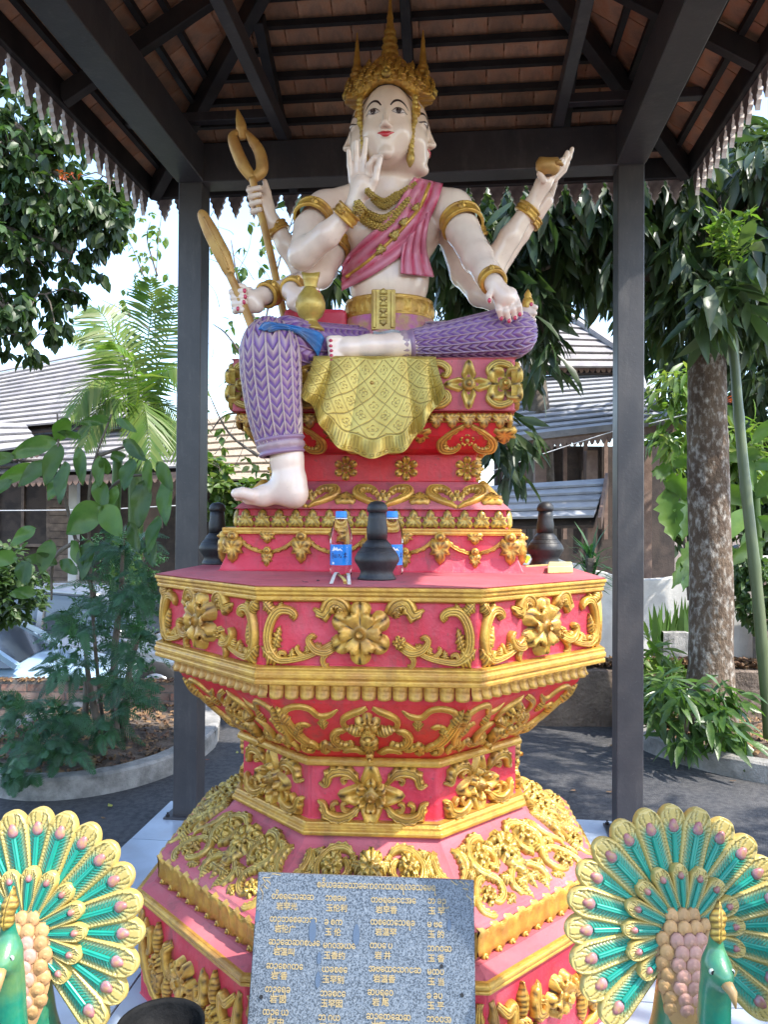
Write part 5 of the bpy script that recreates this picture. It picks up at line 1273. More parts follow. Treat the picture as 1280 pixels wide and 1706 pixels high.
line = np.minimum(fr(la), fr(lb)); groove = np.clip(1-line/.035, 0, 1)  # cloth lines coloured dark for the dirt and shadow in the grooves
ca, cb = la-np.floor(la)-.5, lb-np.floor(lb)-.5
x_ = (ca+cb); y_ = (ca-cb); rad = np.sqrt(x_**2+y_**2)+1e-6; an = np.arctan2(y_, x_)
pet = .36*np.abs(np.cos(2*an))**.55+.03; groove = np.maximum(groove, np.clip(1-np.abs(rad-pet)/.045, 0, 1)); groove = np.maximum(groove, np.clip(1-np.abs(rad-.07)/.04, 0, 1))
hm = v2 > .80; groove = np.where(hm, np.clip(1-fr(U*58)/.16, 0, 1)*(v2 < .94)*(v2 > .82)*.8, groove)
groove = np.maximum(groove, np.clip(1-np.abs(v2-.80)/.008, 0, 1)); dot = np.sqrt((fr(U*30)*1.1)**2+((v2-.965)*22)**2); groove = np.where(v2 > .945, np.clip(1-np.abs(dot-.28)/.1, 0, 1), groove)
groove *= (Vv > .07)
Dd = Dd+groove*.0022
pts = np.zeros((nv, nu, 3))
d0 = np.array([CM @ Vector(((0-640)/F_PX, (853-0)/F_PX, -1)), CM @ Vector(((1-640)/F_PX, 853/F_PX, -1)), CM @ Vector(((0-640)/F_PX, 852/F_PX, -1))])
ray = d0[0]+(d0[1]-d0[0])*X[..., None]+(d0[2]-d0[0])*Y[..., None]
pts = np.array((0, 0, 1.6))+ray*(Dd/ray[..., 1])[..., None]
pts[..., 2] = np.where(Vv < .06, np.maximum(pts[..., 2], 2.2185), pts[..., 2])
idx = np.arange(nv*nu).reshape(nv, nu); F1 = np.stack([idx[:-1, :-1], idx[:-1, 1:], idx[1:, 1:], idx[1:, :-1]], -1).reshape(-1, 4)[:, ::-1]
bkp = pts+np.array((0, .010, 0)); off_ = nv*nu
bd = list(idx[0])+list(idx[1:, -1])+list(idx[-1, -2::-1])+list(idx[-2:0:-1, 0]); bd = np.array(bd); nx = np.roll(bd, -1)
F3 = np.stack([bd, nx, nx+off_, bd+off_], -1)
np_mesh('gold_seat_cloth', np.concatenate([pts.reshape(-1, 3), bkp.reshape(-1, 3)]), np.concatenate([F1, F1[:, ::-1]+off_, F3]), True, MATS['gold_cloth'], sta, np.concatenate([groove.reshape(-1), np.zeros(off_)]))
b = MB(); b.box(P(530, 552, 3.33), (.26, .30, .12)); b.build('back_cushion', 'rose_paint', thr, bevel=.02, bseg=2)
# ================================================================ things held by the figure
mat('old_gold', (0.50, 0.27, 0.07), 0.42, (0.36, 0.17, 0.05), 9, 0.3, 60, metal=0.3, col3=(0.60, 0.42, 0.12), scale3=5, amt3=0.6, bdist=0.004)
mat('black_clay', (0.009, 0.009, 0.010), 0.5, (0.020, 0.020, 0.021), 12, 0.4, 70, col3=(0.05, 0.05, 0.05), scale3=6, amt3=0.25, bdist=0.004)
mat('soot', (0.003, 0.003, 0.003), 0.7, (0.009, 0.009, 0.009), 10, 0.4, 60, spec=.15)
mat('ash', (0.30, 0.27, 0.24), 0.95, (0.20, 0.18, 0.16), 20, 0.9, 90)
mat('cap_blue', (0.03, 0.27, 0.72), 0.35); mat('label_blue', (0.01, 0.20, 0.62), 0.35, (0.015, 0.25, 0.70), 8)
mat('print_white', (0.8, 0.82, 0.85), 0.4); mat('print_navy', (0.01, 0.02, 0.12), 0.4)
mat('pale_foam', (0.55, 0.46, 0.17), 0.6, (0.62, 0.55, 0.25), 10); mat('lime', (0.45, 0.75, 0.03), 0.5)
mat('ribbon_white', (0.70, 0.67, 0.60), 0.7); mat('ribbon_yellow', (0.60, 0.45, 0.12), 0.7)
def clearmat(name, tint=(0.95, 0.97, 1.0), rough=0.03):
    m = bpy.data.materials.new(name); m.use_nodes = True; b = m.node_tree.nodes['Principled BSDF']
    b.inputs['Base Color'].default_value = (*tint, 1); b.inputs['Transmission Weight'].default_value = 1.0
    b.inputs['Roughness'].default_value = rough; b.inputs['IOR'].default_value = 1.16; b.inputs['Specular IOR Level'].default_value = .9; MATS[name] = m
clearmat('clear_plastic'); clearmat('water', (0.96, 0.98, 1.0), 0.0)
def closed(prof): return prof
def facing(p):      # frame facing the viewer
    M = Matrix((Vector((1, 0, 0)), Vector((0, 0, 1)), Vector((0, -1, 0)))).transposed().to_4x4(); M.translation = p; return M
# club
cl = thing('club', P(425, 560, 2.95), 'gold paddle shaped club held upright in the lower fist beside the bent knee', 'club', None)
b = MB(); b.tube(cat_rom([P(424, 556, 2.97), P(404, 505, 2.985), P(382, 456, 2.99)], 6), [.0165]*13, 12); b.build('shaft', 'old_gold', cl, smooth=True)
pts = cat_rom([P(384, 460, 2.99), P(374, 432, 2.99), P(358, 400, 2.99), P(342, 368, 2.99), P(333, 350, 2.99)], 6); n = len(pts)
b = MB(); b.tube(pts, [float(np.interp(i/(n-1), [0, .12, .3, .6, .85, .95, 1], [.017, .026, .032, .030, .022, .017, .006])) for i in range(n)], 12, flat=.55, up=(0, 1, 0)); bl = b.build('blade', 'old_gold', cl, smooth=True)
b = MB(); b.tube([p+Vector((0.002, -.016, 0)) for p in pts[2:-5]], [.0045]*(n-7), 8); b.build('blade_ridge', 'old_gold', bl, smooth=True)
# trident
tr = thing('trident', P(475, 530, 3.30), 'long gold trident with curved side prongs gripped by the raised rear hand', 'trident')
b = MB(); b.tube(cat_rom([P(478, 548, 3.22), P(450, 420, 3.28), P(428, 330, 3.30), P(420, 296, 3.30)], 6), [.0165]*19, 12); b.build('shaft', 'old_gold', tr, smooth=True)
for nm, pp, rs in (('prong', [(421, 298), (405, 275), (392, 245), (388, 228), (396, 218)], [.022, .028, .026, .022, .010]),
                   ('prong', [(421, 298), (436, 284), (434, 258), (422, 236), (408, 218)], [.022, .028, .026, .022, .010]),
                   ('spike', [(404, 232), (402, 212), (399, 198), (395, 181)], [.014, .024, .018, .003])):
    pts = cat_rom([P(x, y, 3.31) for x, y in pp], 6); n = len(pts)
    b = MB(); b.tube(pts, lerp_list(rs, n), 12, flat=.7, up=(0, 1, 0)); b.build(nm, 'old_gold', tr, smooth=True)
# vase with a flared spout
vc = P(517, 552, 2.93)
va = thing('vase', vc, 'gold round-bellied vase with a pinched spout held on the lap cloth', 'vase')
s_ = pr(1, 2.93)
b = MB(); b.lathe([(24*s_, 0), (24*s_, 3*s_), (17*s_, 10*s_), (12*s_, 16*s_), (12*s_, 19*s_), (20*s_, 26*s_), (25*s_, 38*s_), (25*s_, 47*s_), (21*s_, 59*s_), (14*s_, 68*s_), (11*s_, 73*s_)], vc, 32); b.build('belly', 'gold_bright', va, smooth=True)
g = []
for q, (r_, z_) in enumerate(((11, 72), (11, 78), (13, 86), (16, 97), (13, 96), (9, 84), (8, 74))):
    g.append([vc+Vector((r_*s_*math.cos(a)*1.0, r_*s_*math.sin(a)*.8, (z_+(5*abs(math.cos(a))**2-3)*(q in (3, 4)))*s_)) for a in [2*math.pi*j/28 for j in range(28)]])
b = MB(); b.sheet(g, close=True); b.build('spout', 'gold_bright', va, smooth=True)
# bowl on the raised hand, small flask in the rear hand
bc_ = P(914, 292, 3.22); s_ = pr(1, 3.22)
bo_ = thing('bowl', bc_, 'small gold bowl with a pinched rim balanced on the raised palm', 'bowl')
g = []
for q, (r_, z_) in enumerate(((6, 0), (14, 3), (19, 11), (19, 19), (15, 27), (12, 26), (14, 20), (13, 12), (6, 6), (.5, 5))):
    g.append([bc_+Vector((r_*s_*math.cos(a)*(1.1), r_*s_*math.sin(a)*.85, (z_+(2.5*math.cos(2*a) if 2 < q < 8 else 0))*s_)) for a in [2*math.pi*j/24 for j in range(24)]])
b = MB(); b.sheet(g, close=True); b.build('cup', 'old_gold', bo_, smooth=True)
b = MB(); b.tube([P(927, 272, 3.19), P(934, 270, 3.19), P(938, 276, 3.2)], [.012, .010, .006], 8); b.build('lip', 'old_gold', bo_, smooth=True)
fc = P(880, 520, 2.97); s_ = pr(1, 2.97)
fk = thing('flask', fc, 'little gold flask with a pointed stopper in the hand behind the crossed knee', 'flask')
b = MB(); b.lathe([(9*s_, 0), (10*s_, 8*s_), (10*s_, 16*s_), (8*s_, 22*s_)], fc, 20); b.build('flask_body', 'gold', fk, smooth=True)
b = MB(); b.lathe([(8*s_, 21.9*s_), (6*s_, 25*s_), (6.5*s_, 29*s_), (3*s_, 35*s_), (1*s_, 38*s_)], fc, 16); b.build('stopper', 'gold', fk, smooth=True)
# folded notes in plastic on the lap
nb = thing('money_packet', P(646, 566, 2.93), 'small silvery plastic packet tucked over the crossed ankle', 'packet')
mat('silver_film', (0.33, 0.35, 0.36), 0.22, (0.5, 0.48, 0.44), 30, 0.6, 40, metal=0.3)
b = MB(); b.sheet([[P(622+48*u_, 552+12*v_+2*math.sin(u_*7), 2.935-.02*v_+.004*math.sin(u_*9+v_*3)) for u_ in [i/10 for i in range(11)]] for v_ in (0, .5, 1)], .004); b.build('film', 'silver_film', nb)

# ================================================================ things on the pedestal
TOPZ = 1.4185
def stupa(px, py_base, D, label, scale=1.0):
    c = P(px, py_base, D); c.z = TOPZ; s_ = pr(1, 2.46)*scale
    t = thing('candle_holder', c, label, 'black urn', 'black clay urns on the pedestal')
    b = MB(); b.lathe([(31*s_, 0), (33*s_, 1*s_), (30*s_, 5*s_), (27*s_, 12*s_), (30*s_, 19*s_), (37*s_, 30*s_), (37.5*s_, 35*s_), (34*s_, 43*s_), (27*s_, 52*s_), (24.5*s_, 54*s_), (24*s_, 58*s_), (19*s_, 63*s_), (16.5*s_, 66*s_)], c, 36); b.build('urn_body', 'black_clay', t, smooth=True)
    for z_, r_ in ((54, 25), (46, 31.5)):
        b = MB(); b.lathe([((r_-2)*s_, (z_-1.6)*s_), ((r_+.6)*s_, (z_-.8)*s_), ((r_+.8)*s_, (z_+.4)*s_), ((r_-2)*s_, (z_+1.5)*s_)], c, 36); b.build('urn_ring', 'black_clay', t, smooth=True)
    b = MB(); b.lathe([(16.5*s_, 65*s_), (17.5*s_, 78*s_), (17.5*s_, 86*s_), (16*s_, 92*s_), (15.5*s_, 100*s_), (14.5*s_, 112*s_)], c, 28); b.build('urn_neck', 'black_clay', t, smooth=True)
    b = MB(); b.lathe([(14.5*s_, 111*s_), (17*s_, 113*s_), (17.5*s_, 118*s_), (15.5*s_, 124*s_), (11*s_, 128.5*s_), (4*s_, 130.5*s_), (.5*s_, 131*s_)], c, 28); b.build('urn_cap', 'black_clay', t, smooth=True)
    return t
stupa(628, 965, 2.46, 'black clay urn with domed cap standing in front between the two water bottles')
stupa(361, 942, 3.28, 'black clay urn half hidden behind the left corner of the red throne', 1.05)
stupa(909, 940, 3.35, 'black clay urn beside the yellow foam block at the right of the throne', 1.1)
def bottle(px, D, label, rot=0.0):
    c = P(px, 957, D); c.z = TOPZ+.001; s_ = pr(1, D)
    t = thing('water_bottle', c, label, 'bottle', 'water bottles in front of the throne')
    k = 1.0
    prof = [(13, 0), (17, 1.5), (18, 6), (18, 15), (17.4, 16.5), (17.4, 52), (18, 53.5), (17.8, 64), (16, 76), (12, 88), (9.5, 94), (9, 96)]
    b = MB(); n = 40; g = []
    for r_, z_ in prof: g.append([c+Vector((r_*s_*(1+(.04*math.cos(6*a) if 60 < z_ < 90 else 0)+(.05*math.cos(5*a) if z_ < 3 else 0))*math.cos(a), r_*s_*math.sin(a), z_*s_)) for a in [2*math.pi*j/n for j in range(n)]])
    b.sheet(g, close=True); m0 = len(b.v)-n; b.f.append(tuple(range(m0, m0+n))); b.f.append(tuple(reversed(range(n)))); b.build('bottle_shell', 'clear_plastic', t, smooth=True)
    b = MB(); b.lathe([(9.2*s_, 95.5*s_), (9.6*s_, 96*s_), (9.6*s_, 104.5*s_), (8.8*s_, 106*s_)], c, 30); b.build('cap', 'cap_blue', t, bevel=.0006)
    b = MB(); b.lathe([(10.4*s_, 93.4*s_), (10.4*s_, 94.8*s_)], c, 30); b.build('neck_ring', 'print_white', t)
    b = MB(); g = [[c+Vector((18.1*s_*math.cos(a), 18.1*s_*math.sin(a), z_*s_)) for a in [2*math.pi*j/40 for j in range(40)]] for z_ in (17, 34, 51)]; b.sheet(g, close=True); lb = b.build('wrap_label', 'label_blue', t, smooth=True)
    def wrap(pts2, m, nm, r_=18.35):
        b = MB(); V = []
        for poly in pts2:
            vs = []
            for x, z_ in poly:
                a = -math.pi/2+x/18.0+rot; vs.append(c+Vector((r_*s_*math.cos(a), r_*s_*math.sin(a), z_*s_)))
            b.add(vs, [tuple(range(len(vs)))])
        b.build(nm, m, lb)
    wrap([[(-16, 40), (-11, 48), (-8.5, 44.5), (-6.5, 47), (-3, 43), (-.5, 45), (4, 40), (-1, 41.5), (-5, 40.5), (-8, 42), (-12, 40.5)]], 'print_white', 'mountain_print')
    wrap([[(-15, 22.5), (13, 22.5), (13, 23.2), (-15, 23.2)], [(-15, 18.5), (-11, 18.5), (-11, 22), (-15, 22)], [(-10, 19.5), (12, 19.5), (12, 20.2), (-10, 20.2)], [(2, 46), (12, 46), (12, 46.6), (2, 46.6)]], 'print_white', 'small_print')
    st = []
    def stroke(x0, z0_, x1, z1_, w=1.0):
        d = Vector((x1-x0, z1_-z0_)); d.normalize(); q = Vector((-d.y, d.x))*w*.5
        st.append([(x0+q.x, z0_+q.y), (x0-q.x, z0_-q.y), (x1-q.x, z1_-q.y), (x1+q.x, z1_+q.y)])
    for q in ((-16, 36, -12, 36), (-14.5, 38, -15.5, 28), (-12.5, 36, -11.5, 31), (-14, 33, -11, 29), (-16, 30, -13, 27), (-9, 35, -9.5, 30), (-9.5, 30, -6, 30), (-6, 35, -6.5, 29.5), (-3.5, 34, -1, 35), (-1, 35, -3.5, 30), (0, 33, 2, 29), (-.5, 29, 1.5, 31), (5, 34.5, 11, 35.5), (8, 38, 8.2, 28), (8, 33, 5, 29.5), (8, 33, 11.5, 30), (6.5, 36.5, 10, 37)): stroke(*q, w=1.1)
    wrap(st, 'print_navy', 'brush_lettering')
    return t
bottle(568, 2.64, 'clear water bottle with blue cap and blue mountain label, left of the black urn')
bottle(653, 2.66, 'clear water bottle with blue cap half hidden behind the front black urn', .5)
def flat_bit(name, pts, z, th, m, label, cat, bevel=0.0, parts=None):
    c = sum((Vector(p) for p in pts), Vector())/len(pts); t = thing(name, (c.x, c.y, z), label, cat); b = MB(); n = len(pts)
    b.v = [(p[0], p[1], z) for p in pts]+[(p[0], p[1], z+th) for p in pts]; b.f = [tuple(reversed(range(n))), tuple(range(n, 2*n))]+[(i, (i+1) % n, (i+1) % n+n, i+n) for i in range(n)]
    b.build(parts or 'slab', m, t, bevel=bevel); return t
def onTop(px, py): return ground(px, py, TOPZ)
flat_bit('foam_block', [onTop(913, 956), onTop(955, 955), onTop(953, 947), onTop(915, 947)], TOPZ+.001, .026, 'pale_foam', 'small yellow foam block lying on the right edge of the pedestal top', 'foam block', .003)
b = MB(); b.box(P(934, 948, ground(934, 956, TOPZ).y-.004), (.012, .003, .010)); t = thing('lime_clip', P(878, 935, 2.86), 'bright lime plastic clip leaning on the right corner of the throne', 'clip')
b2 = MB(); b2.box(P(879, 932, 2.86), (.014, .006, .03), Matrix.Rotation(.5, 3, 'Y')); b2.build('clip_body', 'lime', t, bevel=.003)
tt_ = thing('string_pull', onTop(895, 950), 'thin cream wooden stick lying beside the yellow foam block', 'stick')
b = MB(); b.bar(onTop(876, 946)+Vector((0, 0, .006)), onTop(913, 946)+Vector((0, 0, .012)), .012, .006); b.build('stick_body', 'pale_foam', tt_)
rb = thing('ribbon_scrap', onTop(566, 970), 'scrap of white and yellow ribbon in front of the left water bottle', 'ribbon')
for pts, m in ((((549, 974), (557, 962), (563, 958)), 'ribbon_white'), (((563, 960), (570, 974), (573, 975)), 'ribbon_yellow'), (((576, 957), (578, 966), (579, 976)), 'ribbon_white')):
    p = cat_rom([onTop(*q)+Vector((0, 0, .004+.012*(i == 1))) for i, q in enumerate(pts)], 5); b = MB()
    b.sheet([[q, q+Vector((.010, 0, 0))] for q in p], .0012); b.build('ribbon_strip', m, rb)
mat('dry_leaf', (0.12, 0.06, 0.035), 0.8, (0.30, 0.18, 0.08), 8, objrand=.4); mat('dark_leaf_scrap', (0.03, 0.02, 0.02), 0.8)
leafo = MB(); 
L_ = [[Vector((x*.5*w_, -.5+i/8, .06*math.cos(x*1.5)+.03*math.sin(i))) for x in (-1, 0, 1)] for i, w_ in enumerate((.03, .25, .42, .5, .5, .42, .3, .15, .02))]
leafo.sheet(L_); litter_me = leafo.mesh('fallen_leaf', None, True); litter_me.materials.append(MATS['dry_leaf'])
def litter(p, s, label=None, m=None, grp='fallen leaves'):
    me = litter_me
    if m: me = litter_me.copy(); me.materials.clear(); me.materials.append(MATS[m])
    o = bpy.data.objects.new('fallen_leaf', me); COL.objects.link(o); o.location = p; o.scale = (s, s, s); o.rotation_euler = (rnd.uniform(-.2, .2), rnd.uniform(-.2, .2), rnd.uniform(0, 6.28))
    return tag(o, label, 'leaf', grp)
litter(onTop(508, 971)+Vector((0, 0, .003)), .022, 'tiny dark scrap of leaf on the pedestal top, nearer its left front corner', 'dark_leaf_scrap')
litter(onTop(530, 969)+Vector((0, 0, .003)), .020, 'tiny dark scrap of leaf on the pedestal top, nearer the water bottle', 'dark_leaf_scrap')

# ================================================================ stone tablet
mat('granite', (0.115, 0.137, 0.165), 0.35, (0.028, 0.036, 0.048), 260, 0.02, 90, col3=(0.22, 0.245, 0.27), scale3=150, amt3=0.8, coat=0.25, detail=1.0, lo=.46, hi=.56)
mat('inscription_gold', (0.34, 0.25, 0.11), 0.5); mat('slate_patch', (0.06, 0.09, 0.14), 0.4); mat('black_hole', (0.005, 0.005, 0.006), 0.6)
tl, trr, brr, bll = P(430, 1453, 2.115), P(790, 1466, 2.075), P(793, 1706, 1.955), P(412, 1706, 1.99)
def tabp(u_, v_, w_=0.0):   # u 0..1 across, v 0..1 down to the photo's lower edge and beyond
    a = tl.lerp(trr, u_); c = bll.lerp(brr, u_); p = a+(c-a)*v_; return p+TN*w_
TN = Vector((0, 0, 0)); TN = (brr-tl).cross(trr-bll).normalized(); TN = TN if TN.y < 0 else -TN
vend = 1.0
while tabp(.5, vend).z > 0.02: vend += .01
tab = thing('stone_tablet', tabp(.5, vend), 'grey speckled granite tablet with columns of gold names leaning on the pedestal front', 'stone tablet')
b = MB(); vs = [tabp(u_, v_, w_) for w_ in (0, -.028) for u_, v_ in ((0, 0), (1, 0), (1, vend), (0, vend))]; b.add(vs, [(3, 2, 1, 0), (4, 5, 6, 7), (0, 1, 5, 4), (1, 2, 6, 5), (2, 3, 7, 6), (3, 0, 4, 7)]); slab = b.build('slab', 'granite', tab, bevel=.002)
XU = (tabp(1, .2)-tabp(0, .2)).normalized(); YU = -((tabp(.5, 1)-tabp(.5, 0)).normalized())
WT = (tabp(1, 0)-tabp(0, 0)).length; HT = (tabp(.5, 1)-tabp(.5, 0)).length
def tuv(px, py):
    # photo pixel -> (u,v) on the slab
    o = Vector((0, 0, 1.6)); d = P(px, py, 2)-o; t_ = (tl-o).dot(TN)/d.dot(TN); return o+d*t_
TXT = []
_alt = {0x1004: (0x1004, 0x1002, 0x101d, 0x1005), 0x1005: (0x1005, 0x1015, 0x1017, 0x1009), 0x1019: (0x1019, 0x1001, 0x1018), 0x1010: (0x1010, 0x1011, 0x1006, 0x1021), 0x1000: (0x1000, 0x101a, 0x101e)}
def text(body, px, py, size_px, sxx=1.0, align='LEFT', name='inscription'):
    cu = bpy.data.curves.new(name, 'FONT'); body = ''.join(chr(rnd.choice(_alt[ord(ch)])) if ord(ch) in _alt else ch for ch in body); cu.body = body; cu.size = size_px*2.05/1290; cu.align_x = align; cu.offset = .00035; cu.resolution_u = 2
    cu.materials.append(MATS['inscription_gold']); o = bpy.data.objects.new(name, cu); COL.objects.link(o)
    M = Matrix((XU*sxx, YU, XU.cross(YU))).transposed().to_4x4(); M.translation = tuv(px, py)+TN*.0012; o.parent = slab
    o.matrix_basis = wmat(slab).inverted() @ M; TXT.append(o)
text('\u1004\u1001\u102d\u101a\u1019\u1006\u1001\u101e\u102c\u1001\u1031\u1000\u101d\u1000\u1010\u101a\u101b\u101c\u1001\u1000\u1031\u1019\u101b', 528, 1478, 15, .72)
rows1 = [('\u1010\u102d\u1005\u101b\u1031\u1000\u1006\u1010', '岩罕光', 452, 1497), ('\u1010\u1005\u1019\u1031\u1004\u1001\u1019\u1000', '岩伦广', 449, 1535), ('\u1010\u1005\u1031\u1010\u1006\u1004\u1004\u1010\u1031', '岩温叫', 447, 1573), ('\u1010\u1005\u1031\u1004\u1004\u1010\u1031', '岩 香', 443, 1613), ('\u1010\u1005\u1031\u101b\u1019', '岩 囡', 441, 1652), ('\u1010\u1005\u1031 \u101a', '岩 中', 437, 1690)]
rows2 = [('\u1019\u1004\u1001\u1019', '玉伦利', 542, 1500), ('\u1019 \u1004\u1000', '玉 伦', 540, 1540), ('\u1019\u1004\u1004\u1010\u101a\u1031', '玉香约', 538, 1579), ('\u1000\u1001\u1005\u1004\u1031', '玉罕别', 536, 1619), ('\u1019\u1001\u1005\u1004\u1031', '玉罕囡', 533, 1659), ('\u1019 \u1004\u101a', '玉 罕', 530, 1699)]
rows3 = [('\u1010\u1005\u101b\u1031\u1001\u1004\u1004\u1010\u1031', '岩罕香', 618, 1503), ('\u1010\u1005\u1031\u1010\u1031\u1000\u101b\u1001', '岩温罕', 617, 1540), ('\u1010\u1005\u1031 \u1005', '岩 井', 616, 1579), ('\u1010\u1005\u1031\u1010\u1031\u1000\u1004\u1004\u1010', '岩温香', 614, 1618), ('\u1010\u1005\u101b\u1031\u1004', '岩 尾', 612, 1657), ('\u1010\u1005\u1031\u1010\u1031\u1006\u1010', '岩温', 610, 1697)]
rows4 = [('\u1019 \u1001\u1005', '玉 罕', 713, 1505), ('\u1019 \u1005\u1031', '玉 的', 712, 1544), ('\u1019\u1004\u1004\u1010', '玉 香', 712, 1584), ('\u1019\u1010\u1005', '玉 当', 712, 1623), ('\u1019 \u1001\u1005', '玉 平', 711, 1663), ('\u1019\u1004\u1004\u1010', '玉 温', 711, 1702)]
for rows in (rows1, rows2, rows3, rows4):
    for i, (a_, c_, x_, y_) in enumerate(rows):
        text(a_, x_, y_, 14, .80); text(c_, x_+(8 if rows in (rows1, rows3) else 1), y_+17, 12, 1.0)
bpy.context.view_layer.update(); dg_ = bpy.context.evaluated_depsgraph_get()
for o in TXT:
    me = bpy.data.meshes.new_from_object(o.evaluated_get(dg_)); n_ = bpy.data.objects.new('inscription_line', me); COL.objects.link(n_); n_.parent = slab; n_.matrix_basis = o.matrix_basis.copy()
for o in TXT: bpy.data.objects.remove(o)
for (x_, y_, w_, h_) in ((521, 1550, 6, 18), (594, 1557, 5.5, 16), (532, 1596, 3.5, 9), (530, 1632, 4, 12), (749, 1541, 3, 9), (429, 1527, 4, 9)):
    b = MB(); n = 16; c = tuv(x_, y_); k_ = 2.05/1290
    b.add([c+TN*.0011+XU*(w_*k_*math.cos(2*math.pi*j/n)*(1-.12*math.sin(2*math.pi*j/n)))+YU*(h_*k_*math.sin(2*math.pi*j/n)) for j in range(n)], [tuple(range(n))]); b.build('dark_patch', 'slate_patch', slab)
for (x_, y_) in ((435, 1661), (770, 1658), (736, 1610)):
    b = MB(); n = 16; c = tuv(x_, y_); k_ = 2.05/1290; b.add([c+TN*.0012+XU*(3*k_*math.cos(2*math.pi*j/n))+YU*(3.2*k_*math.sin(2*math.pi*j/n)) for j in range(n)], [tuple(range(n))]); b.build('bolt_hole', 'black_hole', slab)
def corner_line(pp):
    p = cat_rom([tuv(x, y)+TN*.0012 for x, y in pp], 5); b = MB(); b.sheet([[q-YU*.0011-XU*.0006, q+YU*.0011+XU*.0006] for q in p]); b.build('corner_scroll', 'inscription_gold', slab)
for pp in ([(436, 1500), (438, 1488), (434, 1478), (442, 1470), (438, 1462), (450, 1462), (454, 1456), (468, 1458)], [(440, 1475), (446, 1480), (450, 1472), (444, 1466)], [(752, 1467), (762, 1474), (766, 1468), (774, 1474), (772, 1480), (780, 1482), (778, 1492), (785, 1498), (786, 1508)], [(776, 1470), (782, 1476), (776, 1484)]): corner_line(pp)

# ================================================================ peacocks
mat('feather_gold', (0.46, 0.35, 0.10), 0.42, (0.50, 0.38, 0.12), 12, 0.25, 60, metal=0.15, attr=('tint', (0.01, 0.24, 0.165)), attr2=('groove', (0.10, 0.10, 0.035)), coat=.3, bdist=.003)
mat('feather_pale', (0.50, 0.56, 0.60), 0.5)
mat('feather_stem', (0.004, 0.22, 0.155), 0.35, (0.008, 0.28, 0.20), 10, coat=.3)
mat('eye_spot', (0.33, 0.11, 0.14), 0.45, (0.36, 0.22, 0.08), 40, col3=(0.30, 0.30, 0.40), scale3=34, amt3=.8, objrand=.15, coat=.3)
mat('scale_rose', (0.46, 0.24, 0.21), 0.5, (0.50, 0.30, 0.13), 6, .2, 60, objrand=.15, attr2=('groove', (.10, .05, .03)))
mat('scale_gold', (0.46, 0.27, 0.10), 0.5, (0.40, 0.21, 0.11), 6, .2, 60, objrand=.15, attr2=('groove', (.10, .05, .03)))
mat('peacock_green', (0.003, 0.13, 0.085), 0.28, (0.006, 0.19, 0.11), 6, .15, 60, col3=(0.22, 0.28, 0.04), scale3=5, amt3=.55, coat=.5)
mat('beak', (0.35, 0.22, 0.09), 0.4); mat('white_gloss', (0.36, 0.42, 0.38), 0.2, coat=.5); mat('pupil', (0.01, 0.01, 0.01), 0.2, coat=.5)
